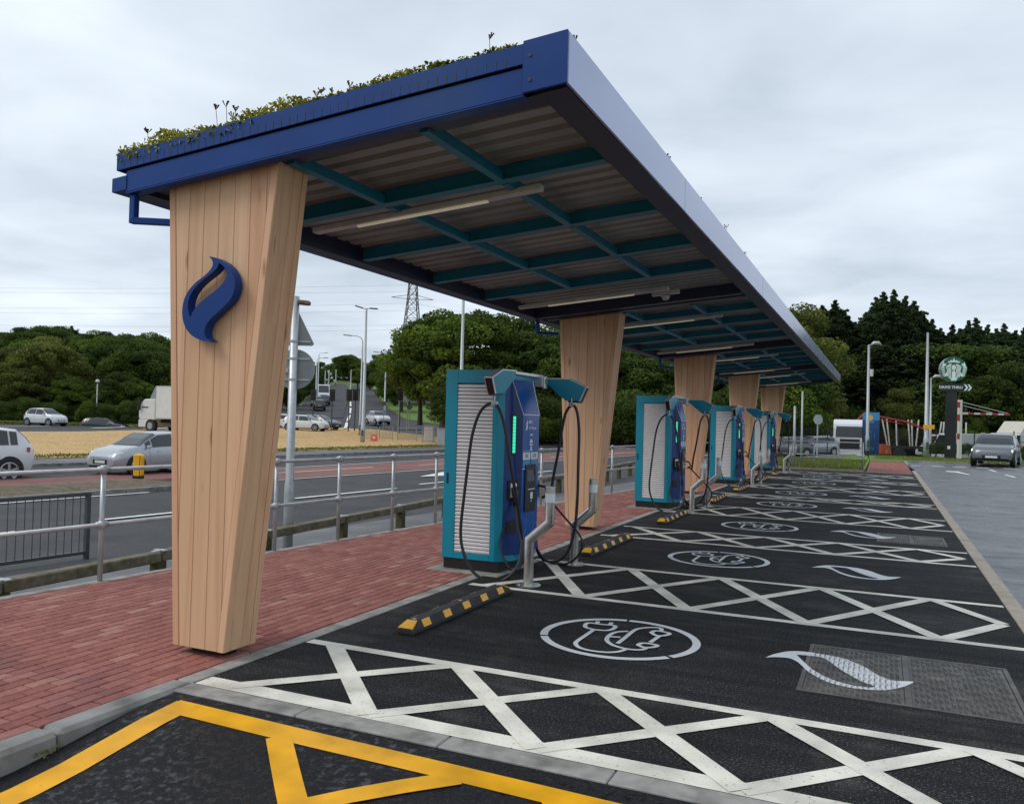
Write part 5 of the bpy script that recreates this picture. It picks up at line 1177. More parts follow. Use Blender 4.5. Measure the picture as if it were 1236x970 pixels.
# queue climbing away on the dual carriageway
Q = [('hatchback', 385, 496, 'cardark', 'dark car at the head of the queue on the hill road'), ('hatchback', 391.5, 489.5, 'carblue', 'blue car behind the dark one in the queue on the hill road'), ('hatchback', 382, 491, 'carsilver', 'silver car farther up the queue on the hill road')]
dh = ray(400, 480); rh = math.atan2(-dh.y, -dh.x)
for nm, u, v, c, lab in Q:
    q = hit(u, v); car(nm, HATCH, 4.2, 1.5, 1.76, M[c], lab, 'car', (q.x, q.y, tz(q.x, q.y)+.15), rh+pi+.05, (.17, .81), .32, 0)
def van(name, L, H, W, paint, label, cat, loc, rz, grille=True):
    r = thing(name, loc, rz, label, cat)
    hw = W/2; side = [(-L/2, .35), (L/2-.05, .35), (L/2, .55), (L/2-.05, 1.0), (L/2-.55, 1.22), (L/2-1.15, H-.12), (L/2-1.45, H), (-L/2+.05, H), (-L/2, H-.1)]
    mb = MB(); mb.prism(side, lambda a, z: (a, -hw*(1-.10*max(0, (z-1.1)/H)), z), lambda a, z: (a, hw*(1-.10*max(0, (z-1.1)/H)), z)); mb.build('body', paint, r, bevel=.04)
    nrm = Vector((.9, 0, .6)).normalized(); a0 = Vector((L/2-.58, 0, 1.26)); a1 = Vector((L/2-1.13, 0, H-.16)); k = .88
    mb = MB(); o_ = nrm*.012; mb.add([a0+Vector((0, -hw*k, 0))+o_, a0+Vector((0, hw*k, 0))+o_, a1+Vector((0, hw*k*.92, 0))+o_, a1+Vector((0, -hw*k*.92, 0))+o_], [(0, 1, 2, 3)]); mb.build('windscreen', M['glass'], r)
    for sg in (-1, 1):
        mb = MB(); ya = sg*(hw*.985+.012); mb.add([(L/2-.75, ya, 1.25), (L/2-1.75, ya, 1.25), (L/2-1.75, ya*.95, H-.45), (L/2-1.25, ya*.95, H-.45)], [(0, 1, 2, 3)]); mb.build('side_window', M['glass'], r)
        mb = MB(); mb.bar((L/2-.10, sg*hw*.62, .85), (L/2-.16, sg*hw*.92, .92), .12, .16); mb.build('headlight', M['headlight'], r)
        mb = MB(); mb.bar((L/2-.85, sg*hw, 1.3), (L/2-.85, sg*(hw+.2), 1.35), .08, .22); mb.build('door_mirror', M['black'], r)
        for xx in (-L/2+.9, L/2-.85):
            mb = MB(); mb.tube([(xx, sg*(hw-.22), .34), (xx, sg*(hw+.005), .34)], .34, 20); t = mb.build('tyre', M['tyre'], r); mb = MB(); mb.disc((xx, sg*(hw+.006), .34), (0, sg, 0), .2, .01, 14); mb.build('rim', M['rim'], t)
    mb = MB(); mb.bar((L/2-.01, -hw*.5, .78), (L/2-.01, hw*.5, .78), .05, .22); mb.build('grille', M['black'], r)
    mb = MB(); mb.box((L/2+.01, -.25, .48), (L/2+.02, .25, .58)); mb.build('number_plate', M['plate'], r)
    return r
q = hit(412, 489); van('box_van', 6.5, 3.0, 2.1, M['whitebox'], 'white van in the queue on the hill road', 'van', (q.x, q.y, tz(q.x, q.y)+.15), rh+pi) if False else None
q = hit(389, 484); van('panel_van', 6.0, 2.7, 2.1, M['carwhite'], 'white van at the top of the left queue on the hill road', 'van', (q.x, q.y, tz(q.x, q.y)+.15), rh+.1)
def lorry(name, L, cabL, Hc, Hb, W, cabm, boxm, label, loc, rz, logs=False, curtain=None):
    r = thing(name, loc, rz, label, 'lorry'); hw = W/2; xf = L/2; xc = xf-cabL
    mb = MB(); mb.prism([(xc, .95), (xf-.08, .95), (xf, 1.2), (xf-.02, 1.9), (xf-.22, Hc-.35), (xf-.55, Hc-.02), (xf-.8, Hc), (xc, Hc)], lambda a, z: (a, -hw*.97, z), lambda a, z: (a, hw*.97, z)); cab = mb.build('cab', cabm, r, bevel=.05)
    mb = MB(); mb.add([(xf+.004, -hw*.84, 1.95), (xf+.004, hw*.84, 1.95), (xf-.165, hw*.80, Hc-.55), (xf-.165, -hw*.80, Hc-.55)], [(0, 1, 2, 3)]); mb.build('windscreen', M['glass'], r)
    for sg in (-1, 1):
        mb = MB(); y = sg*(hw*.97+.006); mb.add([(xf-.25, y, 1.95), (xf-1.05, y, 1.95), (xf-1.05, y, Hc-.7), (xf-.45, y, Hc-.7)], [(0, 1, 2, 3)]); mb.build('side_window', M['glass'], r)
        mb = MB(); mb.box((xf-.25, sg*(hw+.02) if sg > 0 else -hw-.22, 1.7), (xf-.10, hw+.22 if sg > 0 else -hw-.02, 2.45)); mb.build('door_mirror', M['black'], r)
        mb = MB(); mb.box((xf-.02, sg*hw*.75-.18, .72), (xf+.03, sg*hw*.75+.18, .92)); mb.build('headlight', M['headlight'], r)
    mb = MB(); mb.box((xf-.01, -hw*.58, 1.05), (xf+.02, hw*.58, 1.80)); mb.build('grille', M['black'] if logs else M['darkrail'], r, bevel=.02)
    mb = MB(); mb.box((xc+.2, -hw*.97, .38), (xf+.01, hw*.97, .95)); mb.build('bumper', cabm, r, bevel=.03)
    mb = MB(); mb.box((xf+.011, -.3, .5), (xf+.02, .3, .62)); mb.build('number_plate', M['plate'], r)
    mb = MB(); mb.prism([(xc+.05, Hc), (xf-.9, Hc), (xc+.3, Hb-.05), (xc+.05, Hb-.05)], lambda a, z: (a, -hw*.8, z), lambda a, z: (a, hw*.8, z))
    if Hb > Hc+.15: mb.build('wind_deflector', (M['signback'] if boxm is M['whitebox'] else boxm) if not logs else cabm, r, bevel=.03)
    mb = MB(); mb.box((-L/2, -.45, .75), (xc+.3, .45, 1.0)); mb.build('chassis', M['black'], r)
    xs = [xf-1.3, -L/2+2.6, -L/2+1.2] if L < 9 else [xf-1.3, xf-4.6, -L/2+3.4, -L/2+2.2, -L/2+1.0]
    for xx in xs:
        for sg in (-1, 1):
            mb = MB(); mb.tube([(xx, sg*(hw-.32), .5), (xx, sg*(hw-.01), .5)], .5, 22); t = mb.build('tyre', M['tyre'], r); mb = MB(); mb.disc((xx, sg*(hw-.008), .5), (0, sg, 0), .27, .015, 14); mb.build('rim', M['rim'], t)
    if not logs:
        mb = MB(); mb.box((-L/2, -hw, 1.05), (xc-.12, hw, Hb)); mb.build('box_body', boxm, r, bevel=.02)
        mb = MB()
        for sg in (-1, 1): mb.box((-L/2, sg*(hw+.003)-.004, 1.05), (xc-.12, sg*(hw+.003)+.004, 1.15)); mb.box((-L/2, sg*(hw+.003)-.004, Hb-.08), (xc-.12, sg*(hw+.003)+.004, Hb))
        mb.build('body_trim', M['silver'], r); mb = MB(); mb.box((-L/2+.2, -hw+.05, .55), (xc-.5, -hw+.08, .95)); mb.build('side_guard', M['darkrail'], r)
    return r
x, y = put(228, 63)
lorry('box_lorry', 8.2, 1.75, 2.55, 3.55, 2.45, M['whitebox'], M['whitebox'], 'white box lorry on the far road, its rear hidden by the nearest timber column', (x, y, -.05), math.atan2(-_R0.y, -_R0.x)-.45)
# ---- logging lorry behind the blue totem
x, y = put(1026, 68); LH = thing  # heading towards the camera, trailer swings to the right
M['craner'] = mat('dark_red_crane_paint', (.26, .018, .022), .4, .1)
lg = lorry('logging_lorry', 6.5, 2.2, 3.35, 3.5, 2.5, M['carwhite'], M['carwhite'], 'white cabbed logging lorry with a folded red crane, parked behind the blue totem', (x, y, -1.0), math.atan2(-.98, .05)-.02, True)
place_text('cab_print', 'LOGS', .30, M['carred'], lg, (2.78, 0, 3.08), RX, True) if False else None
mb = MB(); mb.bar((2.60, -.55, 3.14), (2.60, .55, 3.14), .03, .13); mb.build('cab_print', M['cargrey'], lg)
mb = MB(); mb.tube([(-.2, .3, 3.0), (-.6, .9, 3.75), (-.7, 1.6, 3.8)], .11, 6); mb.tube([(-.7, 1.5, 3.8), (-1.0, 4.4, 3.25), (-1.2, 5.8, 2.6), (-1.3, 6.2, 1.9)], .09, 6); mb.tube([(-.7, 1.6, 3.55), (-1.0, 4.0, 3.1)], .05, 6); mb.build('crane', M['craner'], lg)
# trailer with stakes, standing across behind it
tx, ty = put(1113, 74); tr = thing('timber_trailer', (tx, ty, -1.0), math.atan2(_R0.y, _R0.x)-.12, 'empty timber trailer with tall white stakes, between the blue totem and the black sign post', 'trailer')
mb = MB(); mb.box((-4.2, -.4, .95), (4.8, .4, 1.2)); mb.build('chassis', M['black'], tr)
for u, du in ((1070, -.25), (1074, -.15), (1083.5, -.05), (1098, -.1), (1101.5, -.05), (1107.5, .10), (1133, .16), (1137, .06), (1145, .02), (1163, 0)):
    px_ = (u-1113)*74/995.8; mb = MB(); mb.tube([(px_-du, 0, 1.1), (px_+du, 0, 3.55 if u < 1110 else 3.45)], .065, 6); mb.build('stake', M['barrierwhite'], tr)
for k in (-3.4, -2.2, 2.4, 3.5):
    for sg in (-1, 1): mb = MB(); mb.tube([(k, sg*.8, .5), (k, sg*1.1, .5)], .5, 18); mb.build('wheel', M['tyre'], tr)
# grey SUV facing the camera at the give-way line
x, y = 9.05, 47.2
car('grey_suv', SUV, 4.5, 1.56, 1.86, M['cargrey'], 'grey electric SUV facing us at the give-way line, lamps lit', 'car', (x, y, .02), math.atan2(-1, -.20)-.0, (.17, .80), .37, 1, drl=True, rail=True)
# vans, lorry and parked cars in the yard behind
x, y = put(1161, 72); van('panel_van', 5.6, 2.45, 2.0, M['carwhite'], 'white panel van parked behind the height barrier post', 'van', (x, y, -1.0), math.atan2(-_R0.y, -_R0.x)+.3)
x, y = put(1146, 76); van('panel_van', 5.4, 2.3, 2.0, M['carwhite'], 'white van showing left of the black sign post', 'van', (x, y, -1.0), math.atan2(-_R0.y, -_R0.x)+.1)
x, y = put(1236, 66); lorry('curtain_lorry', 9.5, 2.1, 2.6, 3.55, 2.5, M['carwhite'], M['cream'], 'white lorry with a cream roof fairing at the right edge behind the SUV', (x+1.2, y+.6, -1.0), math.atan2(-_R0.y-.6, -_R0.x))
for k, (u, D, c, lab, hh) in enumerate(((946, 62, 'cargrey', 'dark grey parked car behind the far railing, leftmost', .3), (962, 66, 'cargrey', 'grey car parked behind the bare grey pole', .5), (980, 64, 'carsilver', 'silver car parked behind the small round sign', .4), (994, 67, 'carwhite', 'white car parked just left of the logging lorry', .6))):
    x, y = put(u, D); car('parked_car', HATCH, 4.3, 1.5, 1.78, M[c], lab, 'car', (x, y, tz(x, y)+.02), math.atan2(-_R0.y, -_R0.x)+hh, (.17, .81), .32, 0)
# ================================================================== STREET FURNITURE
def lamp(name, u, vb, D, h, label, z=None, r0=.09, r1=.05, head='flat', side=1, cat='street lamp', group=None, base=True, hz=.0):
    q = at(u, vb, D); zb_ = tz(q.x, q.y)+.08 if z is None else z
    r = thing(name, (q.x, q.y, zb_), YAW, label, cat, group)
    mb = MB(); mb.tube([(0, 0, 0), (0, 0, 1.2), (0, 0, 1.25), (0, 0, h)], [r0*1.25, r0*1.25, r0, r1], 10); mb.build('pole', M['polegrey'], r, smooth_=True)
    if base: mb = MB(); mb.box((-r0*.6, -r0*1.32, .5), (r0*.6, -r0*1.2, .95)); mb.build('access_door', M['darkrail'], r)
    if head == 'double':
        mb = MB(); mb.bar((-.25, 0, h+.02), (.25, 0, h+.02), .07, .05); mb.build('bracket', M['polegrey'], r)
        for s in (-1, 1): mb = MB(); mb.bar((s*.25, 0, h+.05), (s*.85, 0, h+(.22 if s < 0 else .02)), .30, .08); mb.build('lamp_head', M['darkrail'], r, bevel=.02)
    elif head == 'arm':
        mb = MB(); mb.tube(spline([(0, 0, h-.1), (side*.12, 0, h+.25), (side*.5, 0, h+.42), (side*1.1, 0, h+.46)], 4), .04, 6); mb.build('arm', M['polegrey'], r); mb = MB(); mb.bar((side*1.0, 0, h+.46), (side*1.75, 0, h+.52), .28, .12); mb.build('lamp_head', M['galv'], r, bevel=.03)
    elif head == 'flat':
        mb = MB(); mb.tube([(0, 0, h), (side*.25, 0, h+.03)], .035, 6); mb.build('bracket', M['polegrey'], r); mb = MB(); mb.tube([(side*.15, 0, h+.04), (side*.32, 0, h+.13), (side*.62, 0, h+.14), (side*.80, 0, h+.02)], [.05, .12, .12, .04], 8); mb.build('lamp_head', M['galv'], r, smooth_=True)
    return r
l1 = lamp('street_lamp', 438, 520, 61.9, 10.05, 'tall grey double-headed street lamp standing on the dry grass', head='double', r0=.14, r1=.07)
lamp('street_lamp', 554.5, 540, 57, 14, 'tall grey lamp post rising behind the nearest charger, its head hidden by the canopy', head='arm', r0=.14, r1=.08)
lamp('street_lamp', 434.5, 520, 74, 8.5, 'second lamp post, just left of the double-headed one', head='arm', side=-1, r0=.11, r1=.06)
lamp('street_lamp', 381, 487, 128, 7.2, 'curved street lamp at the left side of the hill road', head='arm', side=1, r0=.12, r1=.07)
lamp('street_lamp', 383.5, 478, 160, 8.0, 'farther curved street lamp at the left side of the hill road', head='arm', side=1, r0=.12, r1=.08)
lamp('street_lamp', 464, 500, 112, 8.4, 'curved street lamp on the green verge right of the hill road', head='arm', side=-1, r0=.12, r1=.07)
lamp('street_lamp', 423, 476, 155, 5.6, 'slim bare lamp pole between the two carriageways of the hill road', head='none', r0=.10, r1=.06)
for k, (u, v, D, h) in enumerate(((392, 472, 190, 4.4), (396.5, 472, 190, 4.6), (405, 470, 215, 4.2))): lamp('street_lamp', u, v, D, h, 'far slim pole at the top of the hill road, %s from the left' % ('first', 'second', 'third')[k], head='none', r0=.12, r1=.08, group='far slim poles on the hill road')
lamp('street_lamp', 739.5, 545, 80, 9, 'plain grey pole standing between the second column and the second charger', head='none', r0=.12, r1=.07)
lamp('street_lamp', 1046.5, 549, 52.5, 7.0, 'grey lamp post with a white box on its shaft, in front of the blue totem', z=0, head='flat', r0=.10, r1=.07)
R_ = [o for o in COL.objects if o.name.startswith('street_lamp') and o.type == 'EMPTY'][-1]
mb = MB(); mb.tube([(.18, 0, 5.0), (.18, 0, 5.45)], [.13, .15], 8); mb.bar((0, 0, 5.2), (.18, 0, 5.2), .05, .05); mb.build('camera_housing', M['barrierwhite'], R_)
mb = MB(); mb.tube([(0, 0, -.02), (0, 0, .25)], .15, 10); mb.build('base_band', M['black'], R_)
lamp('tall_mast', 1117.5, 553, 50, 7.6, 'tall pale mast with no lamp head, left of the green round sign', z=0, head='none', r0=.13, r1=.06, cat='pole')
R_ = COL.objects['tall_mast']; mb = MB(); mb.box((-.25, -.15, 1.75), (.42, -.12, 2.0)); mb.build('yellow_plate', M['yelref'], R_)
lamp('street_lamp', 1122.5, 540, 62, 6.2, 'slim lamp post with a domed head just right of the tall mast', z=-.6, head='flat', side=1, r0=.09, r1=.05)
lamp('sign_pole', 967, 563, 38.5, 3.35, 'bare grey pole beside the farthest charger', z=0, head='none', r0=.045, r1=.04, cat='pole', base=False)
lamp('sign_pole', 958, 565, 36.6, 2.6, 'shorter pale post between the farthest charger and the bare grey pole', z=0, head='none', r0=.05, r1=.05, cat='pole', base=False)
lamp('short_lamp', 116, 510, 80, 4.2, 'short white-topped lamp against the dark hedge on the left', head='none', r0=.06, r1=.05)
R_ = COL.objects['short_lamp']; mb = MB(); mb.tube([(0, 0, 4.15), (0, 0, 4.4)], [.22, .12], 8); mb.build('lamp_head', M['barrierwhite'], R_)
lamp('street_lamp', 203, 440, 110, 2.0, 'lamp post top peeping over the trees beside the red roof', z=8.0, head='none', r0=.08, r1=.08) if False else None
# round sign by the far railing
q = at(986, 560, 46); r = thing('round_sign', (q.x, q.y, 0), YAW+.2, 'small round grey-backed sign on a short pole by the farthest railing', 'road sign')
mb = MB(); mb.tube([(0, 0, 0), (0, 0, 2.3)], .04, 8); mb.build('pole', M['polegrey'], r)
mb = MB(); mb.disc((0, -.05, 2.1), (0, 1, 0), .28, .012, 24); mb.bar((-.17, -.04, 2.37), (.17, -.04, 2.37), .02, .03); mb.build('sign_face', M['polegrey'], r)
# nearby sign post with the backs of two signs
SX = gnd(347, 660, -.33); SD = (SX-CAM).dot(_F)
r = thing('road_sign_post', (SX.x, SX.y, tz(SX.x, SX.y)), YAW+.05, 'grey sign post with the backs of a triangular and a round sign', 'road sign')
top = at(362, 357, SD).z-tz(SX.x, SX.y)
mb = MB(); mb.tube([(0, 0, -.3), (0, 0, 1.05), (0, 0, 1.10), (0, 0, top)], [.075, .075, .062, .062], 14); mb.build('pole', M['galv'], r, smooth_=True)
zc = lambda v: at(356, v, SD).z-tz(SX.x, SX.y)
z1, z0_, = zc(378), zc(416); s_ = SD/FPX
mb = MB(); mb.prism([(-.30, z0_), (.26, z0_), (.29, z0_+.03), (.0+.03, z1+.06), (-.02, z1+.09), (-.05, z1+.06), (-.33, z0_+.03)], lambda a, z: (a, -.02+.09, z), lambda a, z: (a, .085, z)); mb.build('triangular_plate', M['signback'], r)
zr_ = zc(445); mb = MB(); mb.disc((.01, .07, zr_), (0, 1, 0), 24.5*s_, .012, 36); mb.build('round_plate', M['signback'], r)
mb = MB()
for z in (z0_+.06, zr_+.16, zr_-.16): mb.bar((-.2, .060, z), (.24, .060, z), .02, .025); mb.tube([(0, 0, z-.015), (0, 0, z+.015)], .068, 14)
mb.box((-.16, .045, zr_-.05), (-.09, .066, zr_+.01)); mb.build('sign_clip', M['galv'], r)
zt2 = zc(362); mb = MB(); mb.bar((.04, 0, zt2-.02), (.23, 0, zt2-.035), .12, .07); mb.build('lamp_head', M['timber'], r, bevel=.02)
# yellow bollard
q = gnd(158, 577, -.5); r = thing('keep_left_bollard', (q.x+.3, q.y, tz(q.x, q.y)+.1), YAW, 'yellow traffic bollard at the tip of the paved island', 'bollard')
s_ = (q-CAM).dot(_F)/FPX
mb = MB(); mb.box((-4.5*s_, -.12, 0), (5.5*s_, .12, .10)); mb.build('base', M['black'], r)
mb = MB(); mb.prism([(-4.5*s_, .12), (-2.5*s_, .06), (4*s_, .06), (6*s_, .12), (6*s_, 27*s_), (4.5*s_, 29.5*s_), (-3*s_, 30*s_), (-5*s_, 28*s_)], lambda a, z: (a, -.10, z), lambda a, z: (a, .10, z)); mb.build('shell', M['yellowbol'], r, bevel=.03)
mb = MB(); mb.box((3.2*s_, -.106, 3*s_), (3.8*s_, -.099, 28*s_)); mb.build('seam', M['black'], r)
# traffic signals at the junction
for k, (u, v, D, lab) in enumerate(((377, 503, 84, 'leftmost traffic signal at the far junction, over the waiting dark car'), (400, 506, 82, 'traffic signal at the far junction, second from the left'), (420.5, 507, 82, 'traffic signal at the far junction, third from the left'), (428, 507, 84, 'traffic signal at the far junction, fourth from the left'), (435.5, 507, 80, 'traffic signal close to the double-headed lamp post'), (482, 507, 84, 'traffic signal standing alone by the green verge'))):
    q = at(u, 515, D); z = tz(q.x, q.y)+.1; r = thing('traffic_signal', (q.x, q.y, z), YAW+.2, lab, 'traffic light', 'traffic signals at the far junction')
    ht = at(u, 471, D).z-z; mb = MB(); mb.tube([(0, 0, 0), (0, 0, ht)], .06, 8); mb.build('pole', M['darkrail'], r)
    mb = MB(); mb.box((-.28, -.18, ht-1.05), (.28, -.10, ht+.1)); mb.build('backing_board', M['black'], r)
    mb = MB()
    for zz_ in (.25, .55, .85): mb.tube([(0, -.19, ht-zz_+.08), (0, -.42, ht-zz_+.06)], .13, 10)
    mb.build('hood', M['black'], r)
# backs of direction signs by the verge
q = at(486, 500, 86); r = thing('direction_sign', (q.x, q.y, tz(q.x, q.y)), YAW, 'grey back of a rectangular direction sign under the big tree', 'road sign')
zb_ = tz(q.x, q.y); ha, hb = at(486, 471, 86).z-zb_, at(486, 484, 86).z-zb_
mb = MB(); mb.box((-.55, 0, hb), (.65, .04, ha)); mb.build('sign_panel', M['signback'], r)
mb = MB(); 
for s in (-.4, .5): mb.tube([(s, .06, 0), (s, .06, ha)], .05, 8)
mb.build('post', M['polegrey'], r)
for u, v, D, rad, lab in ((494, 491, 84, .30, 'small dark round sign on a post before the green verge'), (463, 487, 92, .25, 'small dark round sign on the verge edge by the curved lamp')):
    q = at(u, 505, D); z = tz(q.x, q.y); r = thing('round_sign', (q.x, q.y, z), YAW, lab, 'road sign'); h = at(u, v, D).z-z
    mb = MB(); mb.tube([(0, 0, 0), (0, 0, h)], .04, 6); mb.build('pole', M['polegrey'], r); mb = MB(); mb.disc((0, -.06, h), (0, 1, 0), rad, .02, 16); mb.build('sign_face', M['darkrail'], r)
# pedestrian barriers, cabinets
def panel(u0, u1, D, lab, g=None, rails=12):
    a, b = at(u0, 520, D), at(u1, 520, D); z = tz(a.x, a.y)+.1; r = thing('guard_barrier', (a.x, a.y, z), math.atan2(b.y-a.y, b.x-a.x), lab, 'railing', 'grey guard barriers at the far junction'); L = (Vector((b.x, b.y))-Vector((a.x, a.y))).length
    for zz_ in (.15, 1.05): mb = MB(); mb.bar((0, 0, zz_), (L, 0, zz_), .05, .05); mb.build('rail', M['signback'], r)
    for s in (0, L): mb = MB(); mb.bar((s, 0, 0), (s, 0, 1.1), .06, .06); mb.build('post', M['signback'], r)
    n = int(L/.11); mb = MB()
    for k in range(1, n): mb.bar((k*L/n, 0, .15), (k*L/n, 0, 1.05), .035, .02)
    mb.build('upright_bars', M['signback'], r, kind='stuff')
for k, (u0, u1, D, lab) in enumerate(((439, 455, 66, 'guard barrier just right of the double-headed lamp post'), (458, 474, 68, 'guard barrier in front of the white car at the junction'), (480, 503, 68, 'guard barrier left of the white cabinet'), (510, 525, 66, 'guard barrier around the white cabinet'))): panel(u0, u1, D, lab)
for u0, u1, vt, vb_, D, c, lab in ((512, 523, 515, 526, 67, 'barrierwhite', 'white roadside cabinet at the edge of the dry grass'), (527, 537, 517, 531, 62, 'polegrey', 'pale grey roadside cabinet just left of the nearest charger')):
    a, b = at(u0, vb_, D), at(u1, vb_, D); z = tz(a.x, a.y)+.08; h = at(u0, vt, D).z-z; r = thing('roadside_cabinet', (a.x, a.y, z), math.atan2(b.y-a.y, b.x-a.x), lab, 'utility cabinet'); L = (Vector((b.x, b.y))-Vector((a.x, a.y))).length
    mb = MB(); mb.box((0, 0, 0), (L, .45, h)); mb.build('case', M[c], r, bevel=.02); mb = MB(); mb.box((.04, -.012, .08), (L/2-.01, -.001, h-.08)); mb.box((L/2+.01, -.012, .08), (L-.04, -.001, h-.08)); mb.build('door', M[c], r); mb = MB(); mb.box((-.03, -.04, h), (L+.03, .48, h+.04)); mb.build('lid', M[c], r)
q = at(451.5, 525, 64); r = thing('works_sign', (q.x, q.y, tz(q.x, q.y)+.1), YAW, 'small red and white works sign at the foot of the double-headed lamp post', 'road sign'); mb = MB(); mb.add([(-.3, 0, 0), (.3, 0, 0), (.22, .1, .55), (-.22, .1, .55)], [(0, 1, 2, 3)]); mb.add([(-.3, .03, 0), (.3, .03, 0), (.22, .13, .55), (-.22, .13, .55)], [(3, 2, 1, 0)]); mb.build('panel', M['orange'], r); mb = MB(); mb.box((-.1, -.01, .2), (.1, .03, .4)); mb.build('face', M['barrierwhite'], r)
for u, v, lab in ((666, 520, 'small white marker post on the green verge, behind the nearest cable loop'),):
    q = at(u, v, 95); z = tz(q.x, q.y); r = thing('marker_post', (q.x, q.y, z), YAW, lab, 'bollard'); mb = MB(); mb.box((-.12, -.05, 0), (.12, .05, 1.5)); mb.build('post', M['barrierwhite'], r); mb = MB(); mb.box((-.1, -.06, 1.1), (.1, -.052, 1.35)); mb.build('band', M['darkrail'], r)
# pylon with its lines
q = at(496, 430, 330); r = thing('power_pylon', (q.x, q.y, tz(q.x, q.y)), YAW+.3, 'steel lattice electricity pylon rising beyond the big round tree', 'pylon')
zb_ = tz(q.x, q.y); H1 = at(496, 300, 330).z-zb_; mb = MB()
def hw_(z): t = z/H1; return lerp(5.2, 1.7, min(1, t*1.5)) if t < .67 else lerp(1.7, .8, (t-.67)/.33)
lv = [H1*k/14 for k in range(15)]
for sx_ in (-1, 1):
    for sy_ in (-1, 1): mb.tube([(sx_*hw_(z), sy_*hw_(z), z) for z in lv], .20, 4)
for a, b in zip(lv, lv[1:]):
    for s in (-1, 1):
        A, B = hw_(a), hw_(b)
        mb.tube([(-A, s*A, a), (B, s*B, b)], .10, 4); mb.tube([(A, s*A, a), (-B, s*B, b)], .10, 4); mb.tube([(s*A, -A, a), (s*B, B, b)], .10, 4); mb.tube([(s*A, A, a), (s*B, -B, b)], .10, 4)
        mb.tube([(-B, s*B, b), (B, s*B, b)], .09, 4); mb.tube([(s*B, -B, b), (s*B, B, b)], .09, 4)
mb.build('lattice_body', M['pylon'], r)
arms = []
for v, w_ in ((310, 8), (328, 10), (360, 8.5)):
    z = at(496, v, 330).z-zb_; mb = MB()
    for s in (-1, 1): mb.tube([(0, -.8, z+1.6), (s*w_, 0, z)], .10, 4); mb.tube([(0, .8, z-.2), (s*w_, 0, z)], .10, 4); arms.append((s*w_, z))
    mb.build('cross_arm', M['pylon'], r)
pr = thing('power_line', (q.x, q.y, zb_), 0, 'thin power lines crossing the grey sky on the left', 'power line')
for k, (v0, v1) in enumerate(((344, 346), (352, 350), (366, 372), (375, 377), (392, 388), (398, 396))):
    A = at(492, v0, 330); B = at(-420, v1-12 if k % 2 else v1-10, 420); pts = []
    for i in range(25): t = i/24; p_ = A.lerp(B, t); p_.z -= 4*3.0*t*(1-t); pts.append(p_-Vector((q.x, q.y, zb_)))
    mb = MB(); mb.tube(pts, .028, 4); mb.build('cable', M['pylon'], pr)
for k, (v0, v1) in enumerate(((366, 380), (340, 352))):
    A = at(500, v0, 330); B = at(900, v1+60, 500); pts = [A.lerp(B, i/10)-Vector((q.x, q.y, zb_)) for i in range(11)]
    mb = MB(); mb.tube(pts, .03, 4); mb.build('cable', M['pylon'], pr)
# house with a red roof behind the lorry
q = at(207, 480, 100); zg = tz(q.x, q.y); r = thing('house', (q.x, q.y, zg), YAW+.5, 'brown house with a red roof behind the lorry and the nearest column', 'house')
h1 = at(207, 444, 100).z-zg; h2 = at(207, 429, 100).z-zg
mb = MB(); mb.box((-2.4, -3, -.5), (6, 5, h1)); mb.build('wall', M['brownwall'], r)
mb = MB(); mb.prism([(-3.4, h1-.2), (5.4, h1-.2), (1, h2+2.0)], lambda a, z: (1+(a-1)*1.12, -3.4, z), lambda a, z: (1+(a-1)*1.12, 5.4, z)); mb.build('roof', M['roofred'], r)
for x_ in (-1.2, 1.5, 4.0):
    f = MB(); f.box((x_-.5, -3.03, 1.2), (x_+.5, -2.98, 2.5)); w_ = f.build('window', M['barrierwhite'], r); g = MB(); g.box((x_-.42, -3.045, 1.28), (x_+.42, -3.032, 2.42)); g.build('pane', M['glass'], w_)
# pale building glimpsed through the trees
q = at(495, 485, 150); zg = tz(q.x, q.y); r = thing('white_house', (q.x, q.y, zg), YAW, 'pale building glimpsed between the trunks right of the hill road', 'house')
mb = MB(); mb.box((-4, 0, -2), (5, 6, 2.6)); mb.build('wall', M['whitebox'], r); mb = MB(); mb.prism([(-4.4, 2.6), (5.4, 2.6), (.5, 4.4)], lambda a, z: (a, -.4, z), lambda a, z: (a, 6.4, z)); mb.build('roof', M['darkrail'], r)
for x_ in (-2.2, .5, 3.2): f = MB(); f.box((x_-.6, -.04, .8), (x_+.6, .02, 1.9)); f.build('window', M['glass'], r)

# ================================================================== RIGHT-HAND SIGNS
q = at(1146, 553, 50.5); r = thing('drive_through_sign', (q.x, q.y, 0), YAW-.25, 'black pillar sign with a green round emblem and a DRIVE THRU board with arrows', 'sign')
D0 = 50.5; k_ = D0/FPX; zz0 = lambda v: at(1148, v, D0).z
mb = MB(); mb.box((-.27, -.13, 0), (.33, .13, zz0(470))); mb.build('pillar', M['signblack'], r, bevel=.02)
mb = MB(); mb.box((-.27-.38, -.16, zz0(472.5)), (1.15, .16, zz0(462.5))); mb.build('board', M['signblack'], r, bevel=.02)
place_text('lettering', 'DRIVE THRU', .235, M['signwhite'], r, (-.02, -.167, zz0(467.5)), RYm, True)
mb = MB(); zc_ = zz0(467.5)
for x_ in (.70, .90): mb.prism([(x_, zc_-.19), (x_+.10, zc_-.19), (x_+.24, zc_), (x_+.10, zc_+.19), (x_, zc_+.19), (x_+.13, zc_)], lambda a, z: (a, -.161, z), lambda a, z: (a, -.172, z))
mb.build('chevron', M['signwhite'], r)
cz = zz0(445.5); RD = 14.8*k_; cx_ = .12
mb = MB(); mb.disc((cx_, -.17, cz), (0, 1, 0), RD, .42, 40); mb.build('drum', M['galv'], r, smooth_=False)
mb = MB(); mb.disc((cx_, -.185, cz), (0, 1, 0), RD*.995, .018, 40); mb.build('roundel', M['signgreen'], r)
